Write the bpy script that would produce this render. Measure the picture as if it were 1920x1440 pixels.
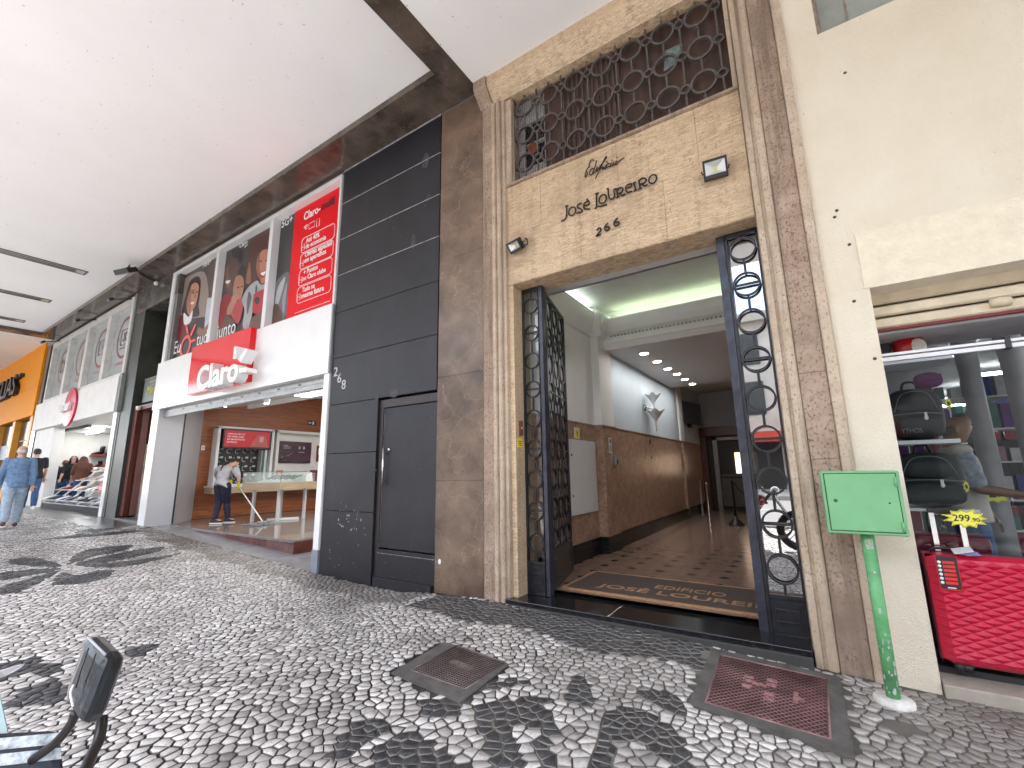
import bpy, math, random
import numpy as np
from mathutils import Vector, Matrix
R=math.radians; PI=math.pi
random.seed(7)
S=bpy.context.scene
for o in list(bpy.data.objects): bpy.data.objects.remove(o)
# ---------------------------------------------------------------- camera
FPX,YAW,PIT,ROL,HC=832.54,0.577888,0.192794,-0.016087,1.3
def _rot():
    ca,sa=math.cos(YAW),math.sin(YAW);cb,sb=math.cos(PIT),math.sin(PIT);cc,sc=math.cos(ROL),math.sin(ROL)
    F=Vector((-sa*cb,ca*cb,sb));Rr=Vector((ca,sa,0));U=Rr.cross(F)
    return cc*Rr+sc*U,-sc*Rr+cc*U,F
_r,_u,_f=_rot()
cam=bpy.data.cameras.new('camera');co=bpy.data.objects.new('camera',cam);S.collection.objects.link(co)
cam.sensor_fit='HORIZONTAL';cam.sensor_width=36;cam.lens=36*FPX/1920;cam.clip_start=.05;cam.clip_end=2000
co.matrix_world=Matrix(((_r.x,_u.x,-_f.x,0),(_r.y,_u.y,-_f.y,0),(_r.z,_u.z,-_f.z,HC),(0,0,0,1)))
S.camera=co
# ---------------------------------------------------------------- world, sun, exposure
SUN_EL,SUN_AZ=R(60),R(205)
W=bpy.data.worlds.new('World');S.world=W;W.use_nodes=True
nt=W.node_tree;nt.nodes.clear()
sky=nt.nodes.new('ShaderNodeTexSky');sky.sky_type='NISHITA';sky.sun_disc=False;sky.sun_elevation=SUN_EL;sky.sun_rotation=SUN_AZ
sky.air_density=1.0;sky.dust_density=1.5;sky.ozone_density=1.2
tc=nt.nodes.new('ShaderNodeTexCoord');mp=nt.nodes.new('ShaderNodeMapping');mp.inputs['Scale'].default_value=(1.6,1.6,4)
nz=nt.nodes.new('ShaderNodeTexNoise');nz.inputs['Scale'].default_value=1.7;nz.inputs['Detail'].default_value=8;nz.inputs['Roughness'].default_value=.6
rp=nt.nodes.new('ShaderNodeValToRGB');rp.color_ramp.elements[0].position=.42;rp.color_ramp.elements[1].position=.58
mx=nt.nodes.new('ShaderNodeMix');mx.data_type='RGBA';mx.inputs['B'].default_value=(9.5,9.6,9.9,1)
bg=nt.nodes.new('ShaderNodeBackground');bg.inputs['Strength'].default_value=.15
wo=nt.nodes.new('ShaderNodeOutputWorld')
L=nt.links.new
L(tc.outputs['Generated'],mp.inputs[0]);L(mp.outputs[0],nz.inputs['Vector']);L(nz.outputs[0],rp.inputs[0]);L(rp.outputs[0],mx.inputs['Factor'])
L(sky.outputs[0],mx.inputs['A']);L(mx.outputs['Result'],bg.inputs[0]);L(bg.outputs[0],wo.inputs[0])
sl=bpy.data.lights.new('sun','SUN');sl.energy=4.5;sl.angle=R(.6);sl.color=(1,.98,.95)
so=bpy.data.objects.new('sun',sl);S.collection.objects.link(so)
sd=Vector((math.sin(SUN_AZ)*math.cos(SUN_EL),math.cos(SUN_AZ)*math.cos(SUN_EL),math.sin(SUN_EL)))
so.rotation_euler=sd.to_track_quat('Z','Y').to_euler();so.location=(0,-30,40)
S.view_settings.view_transform='Standard';S.view_settings.look='None';S.view_settings.gamma=1
S.view_settings.exposure=2.25
S.cycles.use_denoising=True;S.cycles.max_bounces=9;S.cycles.diffuse_bounces=5;S.cycles.glossy_bounces=4
S.cycles.transparent_max_bounces=12;S.cycles.sample_clamp_indirect=6;S.cycles.caustics_reflective=False;S.cycles.caustics_refractive=False
# ---------------------------------------------------------------- photo measuring helpers (points on real planes)
def ray(x,y): return _r*((x-960)/FPX)+_u*(-(y-720)/FPX)+_f
def onY(x,y,D=4.022):
    d=ray(x,y);t=D/d.y;return Vector((d.x*t,D,d.z*t+HC))
def onX(x,y,X):
    d=ray(x,y);t=X/d.x;return Vector((X,d.y*t,d.z*t+HC))
def onZ(x,y,z):
    d=ray(x,y);t=(z-HC)/d.z;return Vector((d.x*t,d.y*t,z))
GP=[(-60,.45),(-30,.42),(-22,.39),(-17,.37),(-14,.31),(-12.5,.255),(-11.3,.205),(-7.3,.0),(-5.9,-.065),(-4.3,-.1),(-3.75,-.045),(-3,-.01),(-2.2,-.02),(-1,-.04),(0,-.085),(.5,-.105),(3,-.12),(60,-.15)]
def gz(x):
    for (a,za),(b,zb) in zip(GP,GP[1:]):
        if x<=b: return za+(zb-za)*max(0,(x-a))/(b-a)
    return GP[-1][1]
def onG(x,y):
    z=0.0
    for _ in range(6):
        p=onZ(x,y,z);z=gz(p.x)
    return Vector((p.x,p.y,z))
# ---------------------------------------------------------------- materials
MATS={}
def nodes(name):
    m=bpy.data.materials.new(name);m.use_nodes=True;t=m.node_tree
    return m,t,t.nodes['Principled BSDF']
def N(t,typ,**k):
    n=t.nodes.new(typ)
    for a,b in k.items():
        if a in n.inputs: n.inputs[a].default_value=b
        else: setattr(n,a,b)
    return n
def ramp(t,src,a,b,ca=(0,0,0,1),cb=(1,1,1,1)):
    r=t.nodes.new('ShaderNodeValToRGB');e=r.color_ramp.elements
    e[0].position=a;e[1].position=b;e[0].color=ca;e[1].color=cb
    t.links.new(src,r.inputs[0]);return r.outputs[0]
def mixc(t,f,a,b,mode='MIX'):
    m=t.nodes.new('ShaderNodeMix');m.data_type='RGBA';m.blend_type=mode
    for s,v in (('Factor',f),('A',a),('B',b)):
        if hasattr(v,'links') or hasattr(v,'is_linked'): t.links.new(v,m.inputs[s])
        elif s=='Factor': m.inputs[s].default_value=v
        else: m.inputs[s].default_value=(*v[:3],1)
    return m.outputs['Result']
def noise(t,scale,detail=4,rough=.55,stretch=None,dist=0):
    tc=t.nodes.new('ShaderNodeTexCoord');n=N(t,'ShaderNodeTexNoise',Scale=scale,Detail=detail,Roughness=rough,Distortion=dist)
    if stretch:
        mp=N(t,'ShaderNodeMapping',Scale=stretch);t.links.new(tc.outputs['Object'],mp.inputs[0]);t.links.new(mp.outputs[0],n.inputs['Vector'])
    else: t.links.new(tc.outputs['Object'],n.inputs['Vector'])
    return n.outputs[0]
def bump(t,b,h,strength=.3,dist=.01):
    n=N(t,'ShaderNodeBump',Strength=strength,Distance=dist);t.links.new(h,n.inputs['Height']);t.links.new(n.outputs[0],b.inputs['Normal'])
def mat(name,col,rough=.5,metal=0,var=.12,scale=6,bmp=0,bscale=60,emit=0,ecol=None,alpha=None,coat=0,stretch=None,spec=.5):
    if name in MATS: return MATS[name]
    m,t,b=nodes(name)
    b.inputs['Roughness'].default_value=rough;b.inputs['Metallic'].default_value=metal
    b.inputs['Specular IOR Level'].default_value=spec
    c=tuple(col)
    if var>0:
        n=noise(t,scale,4,.6,stretch)
        o=mixc(t,ramp(t,n,.3,.7),tuple(x*(1-var) for x in c),tuple(min(1,x*(1+var)) for x in c))
        t.links.new(o,b.inputs['Base Color'])
    else: b.inputs['Base Color'].default_value=(*c,1)
    if bmp: bump(t,b,noise(t,bscale,4),bmp)
    if coat: b.inputs['Coat Weight'].default_value=coat
    if emit:
        b.inputs['Emission Color'].default_value=(*(ecol or c),1);b.inputs['Emission Strength'].default_value=emit
    MATS[name]=m;return m
def glassmat(name,tint=(.9,.95,.95),refl=.1,rough=.02):
    if name in MATS: return MATS[name]
    m=bpy.data.materials.new(name);m.use_nodes=True;t=m.node_tree;t.nodes.clear()
    tr=N(t,'ShaderNodeBsdfTransparent');tr.inputs[0].default_value=(*tint,1)
    gl=N(t,'ShaderNodeBsdfGlossy');gl.inputs['Roughness'].default_value=rough;gl.inputs[0].default_value=(1,1,1,1)
    fr=N(t,'ShaderNodeLayerWeight',Blend=.35);ad=N(t,'ShaderNodeMath',operation='MULTIPLY_ADD');ad.inputs[1].default_value=.22;ad.inputs[2].default_value=refl
    ms=N(t,'ShaderNodeMixShader');o=N(t,'ShaderNodeOutputMaterial')
    t.links.new(fr.outputs['Fresnel'],ad.inputs[0]);t.links.new(ad.outputs[0],ms.inputs[0]);t.links.new(tr.outputs[0],ms.inputs[1]);t.links.new(gl.outputs[0],ms.inputs[2]);t.links.new(ms.outputs[0],o.inputs[0])
    MATS[name]=m;return m
def travertine(name,ca,cb,dark,pit=.5,stain=.5,rough=.55,lay=1):
    m,t,b=nodes(name)
    base=mixc(t,ramp(t,noise(t,3,6,.6,(1,1,2.5)),.35,.65),ca,cb)
    base=mixc(t,ramp(t,noise(t,9,7,.7,(1,1,.07)),.5,.68),base,tuple(x*.60 for x in ca))      # vertical streaks
    if lay: base=mixc(t,ramp(t,noise(t,20,6,.7,(.6,1,6)),.45,.58),base,tuple(x*1.22 for x in cb))
    pits=ramp(t,noise(t,55,6,.75,(1,1,.7)),.57-.06*pit,.66)
    base=mixc(t,pits,base,dark)
    st=ramp(t,noise(t,1.1,5,.65),.48,.75)
    base=mixc(t,st,base,tuple(x*(1-stain*.6) for x in ca))
    t.links.new(base,b.inputs['Base Color']);b.inputs['Roughness'].default_value=rough
    bump(t,b,noise(t,60,6,.7),.35*pit+.1,.01);MATS[name]=m;return m
TRAV=travertine('travertine_smooth',(.44,.31,.19),(.56,.42,.28),(.27,.17,.10),.3,.35)
TRAVR=travertine('travertine_rough',(.33,.235,.17),(.44,.33,.25),(.10,.06,.04),1.0,.55,.7,0)
TRAVP=travertine('travertine_pale',(.47,.36,.26),(.57,.47,.36),(.2,.13,.09),.6,.3,.6,0)
def granite(name,ca,cb,rough,vein=.5):
    m,t,b=nodes(name)
    base=mixc(t,ramp(t,noise(t,120,3,.8),.35,.65),ca,cb)
    base=mixc(t,ramp(t,noise(t,2.2,5,.6),.35,.7),base,tuple(x*.55 for x in ca))
    v=N(t,'ShaderNodeTexVoronoi',Scale=1.7,feature='DISTANCE_TO_EDGE');tc=t.nodes.new('ShaderNodeTexCoord')
    ad=N(t,'ShaderNodeVectorMath',operation='MULTIPLY_ADD');nn=N(t,'ShaderNodeTexNoise',Scale=2.0,Detail=5)
    t.links.new(tc.outputs['Object'],nn.inputs['Vector']);t.links.new(nn.outputs['Color'],ad.inputs[0]);ad.inputs[1].default_value=(1.1,1.1,1.1);t.links.new(tc.outputs['Object'],ad.inputs[2])
    t.links.new(ad.outputs[0],v.inputs['Vector'])
    base=mixc(t,mixc(t,.5,(0,0,0),ramp(t,v.outputs[0],.0,.012,(vein,vein,vein,1),(0,0,0,1)),'ADD'),base,tuple(min(1,x*1.9) for x in cb))
    t.links.new(base,b.inputs['Base Color']);b.inputs['Roughness'].default_value=rough;MATS[name]=m;return m
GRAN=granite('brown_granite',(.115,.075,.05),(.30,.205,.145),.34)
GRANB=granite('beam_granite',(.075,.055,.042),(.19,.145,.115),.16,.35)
def blackpaint(name):
    m,t,b=nodes(name)
    base=mixc(t,ramp(t,noise(t,1.2,6,.65),.35,.7),(.007,.007,.010),(.018,.018,.024))
    base=mixc(t,ramp(t,noise(t,3,8,.75,(1,1,.25)),.62,.8),base,(.075,.08,.095))
    base=mixc(t,ramp(t,noise(t,38,3,.5),.735,.76),base,(.5,.5,.5))
    t.links.new(base,b.inputs['Base Color']);b.inputs['Roughness'].default_value=.48
    bump(t,b,noise(t,30,4),.12);MATS[name]=m;return m
BLK=blackpaint('black_panel_paint')
def marble(name,ca,cb,cc,rough=.28):
    m,t,b=nodes(name)
    base=mixc(t,ramp(t,noise(t,7,8,.75,None,.8),.4,.6),ca,cb)
    base=mixc(t,ramp(t,noise(t,38,5,.75),.52,.66),base,cc)
    t.links.new(base,b.inputs['Base Color']);b.inputs['Roughness'].default_value=rough;MATS[name]=m;return m
DADO=marble('brown_marble',(.29,.17,.11),(.48,.33,.24),(.18,.095,.06))
def ceilmat():
    m,t,b=nodes('painted_ceiling')
    base=mixc(t,ramp(t,noise(t,.5,5,.6),.3,.7),(.85,.85,.85),(.91,.91,.915))
    v=N(t,'ShaderNodeTexVoronoi',Scale=1.3);tc=t.nodes.new('ShaderNodeTexCoord');t.links.new(tc.outputs['Object'],v.inputs['Vector'])
    base=mixc(t,ramp(t,v.outputs['Distance'],.0,.035,(.75,.75,.75,1),(0,0,0,1)),base,(.2,.19,.18))
    base=mixc(t,ramp(t,noise(t,26,2,.4),.745,.78),base,(.45,.43,.42))
    t.links.new(base,b.inputs['Base Color']);b.inputs['Roughness'].default_value=.75
    bump(t,b,noise(t,2,5),.1,.02);MATS['ceil']=m;return m
CEIL=ceilmat()
def plaster():
    m,t,b=nodes('cream_plaster')
    base=mixc(t,ramp(t,noise(t,1.4,6,.6),.3,.7),(.76,.67,.52),(.84,.765,.63))
    base=mixc(t,ramp(t,noise(t,30,3,.5,(1,1,.5)),.73,.79),base,(.34,.27,.19))
    tc=t.nodes.new('ShaderNodeTexCoord');sx=t.nodes.new('ShaderNodeSeparateXYZ');t.links.new(tc.outputs['Object'],sx.inputs[0])
    t.links.new(base,b.inputs['Base Color']);b.inputs['Roughness'].default_value=.72
    h=mixc(t,.5,ramp(t,noise(t,34,6,.7,(1,1,.45)),.35,.75),ramp(t,noise(t,120,3,.6),.3,.8))
    bump(t,b,h,.75,.012);MATS['plaster']=m;return m
PLAS=plaster()
def woodstrip():
    m,t,b=nodes('wood_strips')
    tc=t.nodes.new('ShaderNodeTexCoord');mp=N(t,'ShaderNodeMapping');mp.inputs['Rotation'].default_value=(R(90),0,R(90))
    sx=t.nodes.new('ShaderNodeSeparateXYZ');cx=t.nodes.new('ShaderNodeCombineXYZ')
    t.links.new(tc.outputs['Object'],sx.inputs[0]);t.links.new(sx.outputs['Y'],cx.inputs['X']);t.links.new(sx.outputs['Z'],cx.inputs['Y'])
    br=N(t,'ShaderNodeTexBrick',Scale=1.0);br.inputs['Brick Width'].default_value=.55;br.inputs['Row Height'].default_value=.045;br.inputs['Mortar Size'].default_value=.003
    br.inputs['Color1'].default_value=(.36,.105,.028,1);br.inputs['Color2'].default_value=(.20,.05,.014,1);br.inputs['Mortar'].default_value=(.06,.015,.006,1)
    t.links.new(cx.outputs[0],br.inputs['Vector'])
    o=mixc(t,ramp(t,noise(t,8,5,.6,(1,.3,3)),.35,.7),br.outputs['Color'],(.42,.14,.045))
    o=mixc(t,.5,br.outputs['Color'],o)
    t.links.new(o,b.inputs['Base Color']);b.inputs['Roughness'].default_value=.4;MATS['wood']=m;return m
WOOD=woodstrip()
def hallfloor():
    m,t,b=nodes('hall_tiles')
    tc=t.nodes.new('ShaderNodeTexCoord');sx=t.nodes.new('ShaderNodeSeparateXYZ');t.links.new(tc.outputs['Object'],sx.inputs[0])
    def ax(o,off):
        a=N(t,'ShaderNodeMath',operation='MULTIPLY_ADD');t.links.new(sx.outputs[o],a.inputs[0]);a.inputs[1].default_value=1/.36;a.inputs[2].default_value=off
        f=N(t,'ShaderNodeMath',operation='FRACT');t.links.new(a.outputs[0],f.inputs[0])
        s=N(t,'ShaderNodeMath',operation='SUBTRACT');t.links.new(f.outputs[0],s.inputs[0]);s.inputs[1].default_value=.5
        q=N(t,'ShaderNodeMath',operation='ABSOLUTE');t.links.new(s.outputs[0],q.inputs[0]);return q.outputs[0]
    a,b2=ax('X',.15),ax('Y',.3)
    s=N(t,'ShaderNodeMath',operation='ADD');t.links.new(a,s.inputs[0]);t.links.new(b2,s.inputs[1])
    d=N(t,'ShaderNodeMath',operation='LESS_THAN');t.links.new(s.outputs[0],d.inputs[0]);d.inputs[1].default_value=.18
    base=mixc(t,ramp(t,noise(t,7,6,.65),.3,.7),(.20,.125,.095),(.28,.185,.145))
    mn=N(t,'ShaderNodeMath',operation='MAXIMUM');t.links.new(a,mn.inputs[0]);t.links.new(b2,mn.inputs[1])
    ln=N(t,'ShaderNodeMath',operation='GREATER_THAN');t.links.new(mn.outputs[0],ln.inputs[0]);ln.inputs[1].default_value=.4965
    base=mixc(t,ln.outputs[0],base,(.13,.08,.06));base=mixc(t,d.outputs[0],base,(.012,.01,.01))
    t.links.new(base,b.inputs['Base Color']);b.inputs['Roughness'].default_value=.2;b.inputs['Specular IOR Level'].default_value=.3;MATS['hallfloor']=m;return m
HFLOOR=hallfloor()
def pavmat():
    m,t,b=nodes('cobble_stones')
    at=t.nodes.new('ShaderNodeAttribute');at.attribute_name='stone'
    sx=t.nodes.new('ShaderNodeSeparateColor');t.links.new(at.outputs['Color'],sx.inputs[0])
    wh=mixc(t,sx.outputs[0],(.15,.14,.132),(.90,.87,.85));wh=mixc(t,ramp(t,noise(t,60,5,.7),.52,.74),wh,(.25,.235,.225))
    wh=mixc(t,sx.outputs[2],wh,(.15,.13,.115))
    bk=mixc(t,sx.outputs[0],(.016,.017,.020),(.055,.057,.062));bk=mixc(t,ramp(t,noise(t,45,4,.7),.5,.7),bk,(.10,.10,.105))
    o=mixc(t,sx.outputs[1],wh,bk);t.links.new(o,b.inputs['Base Color'])
    t.links.new(ramp(t,noise(t,3,4),.35,.65,(.28,.28,.28,1),(.6,.6,.6,1)),b.inputs['Roughness'])
    bump(t,b,noise(t,70,5,.6),.4,.006);MATS['pav']=m;return m
PAV=pavmat()
def jointmat():
    m,t,b=nodes('pavement_joints')
    at=t.nodes.new('ShaderNodeAttribute');at.attribute_name='joint'
    base=mixc(t,ramp(t,noise(t,18,5,.7),.3,.7),(.006,.0055,.005),(.020,.017,.015))
    base=mixc(t,at.outputs['Fac'],base,(.20,.185,.165))
    t.links.new(base,b.inputs['Base Color']);b.inputs['Roughness'].default_value=.85
    bump(t,b,noise(t,60,4),.5,.01);MATS['joint']=m;return m
JOINT=jointmat()
WHITE=mat('white_panel',(.80,.80,.80),.16,var=.03,scale=2)
WHITEM=mat('white_matt',(.72,.71,.69),.6,var=.06,scale=3)
GREYL=mat('grey_laminate',(.46,.46,.48),.35,var=.04,scale=2)
RED=mat('red_gloss',(.70,.004,.010),.10,var=.03,coat=.15,spec=.35)
REDP=mat('red_print',(.74,.006,.014),.45,var=.03,spec=.2)
IRON=mat('black_iron',(.02,.021,.026),.33,.3,var=.4,scale=14,bmp=.1)
IRONR=mat('grey_iron',(.10,.085,.08),.5,.2,var=.3,scale=20,bmp=.1)
CHROME=mat('brushed_steel',(.6,.6,.6),.25,1,var=.05)
BLACKP=mat('black_plastic',(.015,.015,.017),.4,var=.2)
BLKSTONE=mat('black_stone',(.012,.012,.014),.12,var=.3,scale=20)
HALLW=mat('hall_white_paint',(.83,.83,.82),.6,var=.05,scale=1.5)
HALLB=mat('hall_pale_blue_paint',(.50,.57,.63),.6,var=.04,scale=1.5)
HALLC=mat('hall_ceiling_grey',(.62,.61,.60),.7,var=.03)
CONC=mat('worn_concrete',(.105,.10,.095),.8,var=.35,scale=7,bmp=.5,bscale=40)
GREEN=mat('green_enamel',(.17,.42,.20),.4,var=.1,scale=5,bmp=.06,bscale=90)
GREEN2=mat('green_chipped_paint',(.12,.37,.15),.45,var=.3,scale=9,bmp=.15,bscale=40)
LAMP=mat('lamp_glow',(1,1,1),.5,var=0,emit=38,ecol=(1,.97,.92))
TUBE=mat('tube_glow',(1,1,1),.5,var=0,emit=16,ecol=(.93,.97,1))
SKIN=mat('skin_light',(.52,.31,.22),.5,var=.08,scale=12)
SKIND=mat('skin_brown',(.20,.095,.055),.5,var=.08,scale=12)
DENIM=mat('denim_blue',(.13,.22,.36),.8,var=.3,scale=16,bmp=.2,bscale=70)
DENIML=mat('denim_light',(.33,.42,.52),.8,var=.25,scale=14,bmp=.2,bscale=70)
DENIMD=mat('denim_dark',(.035,.085,.19),.8,var=.3,scale=14,bmp=.2)
CLOTHB=mat('black_cloth',(.010,.010,.014),.85,var=.3,scale=12,bmp=.2,bscale=30)
CLOTHG=mat('grey_cloth',(.36,.36,.38),.85,var=.1,scale=14,bmp=.2,bscale=40)
LEGG=mat('navy_cloth',(.016,.014,.035),.8,var=.3,scale=12,bmp=.2,bscale=30)
HAIRD=mat('dark_hair',(.028,.017,.014),.55,var=.4,scale=40,bmp=.5,bscale=90)
HAIRR=mat('reddish_hair',(.10,.022,.012),.5,var=.4,scale=40,bmp=.5,bscale=90)
HAIRG=mat('grey_hair',(.5,.46,.43),.6,var=.3,scale=30,bmp=.4,bscale=90)
# ---------------------------------------------------------------- mesh helpers
class MB:
    def __init__(s): s.v=[];s.f=[];s.m=[];s.sm=[]
    def add(s,vs,fs,m=0,smooth=False):
        b=len(s.v);s.v+= [tuple(v) for v in vs]
        for f in fs: s.f.append(tuple(b+i for i in f));s.m.append(m);s.sm.append(smooth)
        return s
    def box(s,x0,y0,z0,x1,y1,z1,m=0):
        if x0>x1:x0,x1=x1,x0
        if y0>y1:y0,y1=y1,y0
        if z0>z1:z0,z1=z1,z0
        return s.add([(x0,y0,z0),(x1,y0,z0),(x1,y1,z0),(x0,y1,z0),(x0,y0,z1),(x1,y0,z1),(x1,y1,z1),(x0,y1,z1)],
            [(0,3,2,1),(4,5,6,7),(0,1,5,4),(1,2,6,5),(2,3,7,6),(3,0,4,7)],m)
    def obox(s,c,ux,uy,uz,m=0):
        c,ux,uy,uz=map(Vector,(c,ux,uy,uz));P=[]
        for k in (-1,1):
            for a,b in ((-1,-1),(1,-1),(1,1),(-1,1)): P.append(c+ux*a+uy*b+uz*k)
        return s.add(P,[(0,3,2,1),(4,5,6,7),(0,1,5,4),(1,2,6,5),(2,3,7,6),(3,0,4,7)],m)
    def prism(s,poly,fn,a,b,m=0,caps=True):
        n=len(poly);V=[fn(p[0],p[1],a) for p in poly]+[fn(p[0],p[1],b) for p in poly]
        F=[(i,(i+1)%n,n+(i+1)%n,n+i) for i in range(n)]
        if caps: F+=[tuple(range(n-1,-1,-1)),tuple(range(n,2*n))]
        return s.add(V,F,m)
    def poly(s,pts,m=0): return s.add(pts,[tuple(range(len(pts)))],m)
    def sheet(s,pts,th,m=0):
        pts=[Vector(p) for p in pts];n=len(pts);nn=Vector((0,0,0))
        for i in range(n): nn+=pts[i].cross(pts[(i+1)%n])
        nn.normalize();q=[p-nn*th for p in pts]
        return s.add(pts+q,[tuple(range(n)),tuple(range(2*n-1,n-1,-1))]+[(i,n+i,n+(i+1)%n,(i+1)%n) for i in range(n)],m)
    def down(s,pts,th,m=0):
        pts=[Vector(p) for p in pts];n=len(pts);q=[p-Vector((0,0,th)) for p in pts]
        return s.add(pts+q,[tuple(range(n)),tuple(range(2*n-1,n-1,-1))]+[(i,n+i,n+(i+1)%n,(i+1)%n) for i in range(n)],m)
    def tube(s,pts,r,n=8,m=0,closed=False,cap=True):
        pts=[Vector(p) for p in pts];k=len(pts)
        rs=r if isinstance(r,(list,tuple)) else [r]*k
        T=[]
        for i in range(k):
            if closed: d=pts[(i+1)%k]-pts[i-1]
            else: d=pts[min(i+1,k-1)]-pts[max(i-1,0)]
            T.append(d.normalized())
        up=Vector((0,0,1)) if abs(T[0].z)<.9 else Vector((1,0,0))
        u=(up-T[0]*up.dot(T[0])).normalized();V=[]
        for i in range(k):
            u=(u-T[i]*u.dot(T[i]));u=u.normalized() if u.length>1e-6 else Vector((1,0,0))
            w=T[i].cross(u)
            for j in range(n):
                a=2*PI*j/n;V.append(pts[i]+(u*math.cos(a)+w*math.sin(a))*rs[i])
        F=[]
        for i in range(k if closed else k-1):
            i2=(i+1)%k
            for j in range(n): F.append((i*n+j,i*n+(j+1)%n,i2*n+(j+1)%n,i2*n+j))
        if cap and not closed: F+=[tuple(range(n-1,-1,-1)),tuple((k-1)*n+j for j in range(n))]
        return s.add(V,F,m,True)
    def ring(s,c,rx,rz,r,U=(1,0,0),V=(0,0,1),n=28,m=0,k=6):
        c,U,V=Vector(c),Vector(U),Vector(V)
        return s.tube([c+U*rx*math.cos(2*PI*i/n)+V*rz*math.sin(2*PI*i/n) for i in range(n)],r,k,m,closed=True)
    def band(s,c,ro,ri,y0,y1,n=32,m=0,U=(1,0,0),V=(0,0,1),W=(0,1,0)):
        c,U,V,W_=Vector(c),Vector(U),Vector(V),Vector(W);P=[]
        for i in range(n):
            d=U*math.cos(2*PI*i/n)+V*math.sin(2*PI*i/n)
            P+=[c+d*ri+W_*y0,c+d*ro+W_*y0,c+d*ro+W_*y1,c+d*ri+W_*y1]
        F=[]
        for i in range(n):
            a,b=4*i,4*((i+1)%n)
            for q in range(4): F.append((a+q,a+(q+1)%4,b+(q+1)%4,b+q))
        return s.add(P,F,m)
    def ell(s,c,rx,ry,rz,m=0,nu=16,nv=10,rot=None):
        c=Vector(c);V=[];F=[]
        for i in range(nv+1):
            th=PI*i/nv
            for j in range(nu):
                ph=2*PI*j/nu;d=Vector((rx*math.sin(th)*math.cos(ph),ry*math.sin(th)*math.sin(ph),rz*math.cos(th)))
                if rot: d=rot@d
                V.append(c+d)
        for i in range(nv):
            for j in range(nu): F.append((i*nu+j,(i+1)*nu+j,(i+1)*nu+(j+1)%nu,i*nu+(j+1)%nu))
        return s.add(V,F,m,True)
    def lathe(s,c,prof,n=20,m=0,ax=(0,0,1)):
        c=Vector(c);q=Vector((0,0,1)).rotation_difference(Vector(ax));V=[];F=[];k=len(prof)
        for r,z in prof:
            for j in range(n): V.append(c+q@Vector((r*math.cos(2*PI*j/n),r*math.sin(2*PI*j/n),z)))
        for i in range(k-1):
            for j in range(n): F.append((i*n+j,i*n+(j+1)%n,(i+1)*n+(j+1)%n,(i+1)*n+j))
        F+=[tuple(range(n-1,-1,-1)),tuple((k-1)*n+j for j in range(n))]
        return s.add(V,F,m,True)
    def loft(s,secs,n=12,m=0):
        # secs: (centre, side vector * halfwidth, front vector * halfdepth)
        V=[];F=[];k=len(secs)
        for c,a,b in secs:
            c,a,b=Vector(c),Vector(a),Vector(b)
            for j in range(n): V.append(c+a*math.cos(2*PI*j/n)+b*math.sin(2*PI*j/n))
        for i in range(k-1):
            for j in range(n): F.append((i*n+j,i*n+(j+1)%n,(i+1)*n+(j+1)%n,(i+1)*n+j))
        F+=[tuple(range(n-1,-1,-1)),tuple((k-1)*n+j for j in range(n))]
        return s.add(V,F,m,True)
BASE={}
def link(o): S.collection.objects.link(o)
def props(o,label=None,cat=None,group=None,kind=None):
    if label:o['label']=label
    if cat:o['category']=cat
    if group:o['group']=group
    if kind:o['kind']=kind
    return o
def thing(name,label,cat,base=(0,0,0),group=None):
    o=bpy.data.objects.new(name,None);link(o);o.empty_display_size=.1;o.location=base;BASE[o.name]=Vector(base)
    return props(o,label,cat,group)
def obj(name,mb,mats,parent=None,base=None,bev=0,label=None,cat=None,group=None,kind=None,remesh=0,smooth=None):
    me=bpy.data.meshes.new(name)
    b=BASE[parent.name] if parent else Vector(base or (0,0,0))
    me.from_pydata([(v[0]-b.x,v[1]-b.y,v[2]-b.z) for v in mb.v],[],mb.f)
    if not isinstance(mats,(list,tuple)): mats=[mats]
    for m in mats: me.materials.append(m)
    me.polygons.foreach_set('material_index',mb.m);me.polygons.foreach_set('use_smooth',mb.sm)
    me.update()
    o=bpy.data.objects.new(name,me);link(o)
    if parent: o.parent=parent
    else: o.location=b
    BASE[o.name]=b
    if remesh:
        md=o.modifiers.new('r','REMESH');md.mode='VOXEL';md.voxel_size=remesh;md.use_smooth_shade=True
        s_=o.modifiers.new('s','SMOOTH');s_.iterations=3;s_.factor=.5
        me2=bpy.data.meshes.new_from_object(o.evaluated_get(bpy.context.evaluated_depsgraph_get()))
        o.modifiers.clear();o.data=me2
        me2.polygons.foreach_set('use_smooth',[True]*len(me2.polygons))
    if bev:
        md=o.modifiers.new('b','BEVEL');md.width=bev;md.segments=2;md.limit_method='ANGLE';md.angle_limit=R(40)
    return props(o,label,cat,group,kind)
def copy_tree(o,parent=None):
    c=o.copy();link(c)
    if parent: c.parent=parent
    if o.name in BASE: BASE[c.name]=BASE[o.name]
    for ch in list(o.children): copy_tree(ch,c)
    return c
def text_mesh(body,extrude=0,bevel=0,shear=0,space=1.0,off=0):
    cu=bpy.data.curves.new('t','FONT');cu.body=body;cu.extrude=extrude;cu.bevel_depth=bevel;cu.shear=shear;cu.space_character=space;cu.offset=off;cu.resolution_u=4
    o=bpy.data.objects.new('t',cu);link(o)
    me=bpy.data.meshes.new_from_object(o.evaluated_get(bpy.context.evaluated_depsgraph_get()))
    bpy.data.objects.remove(o);bpy.data.curves.remove(cu);return me
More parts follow.
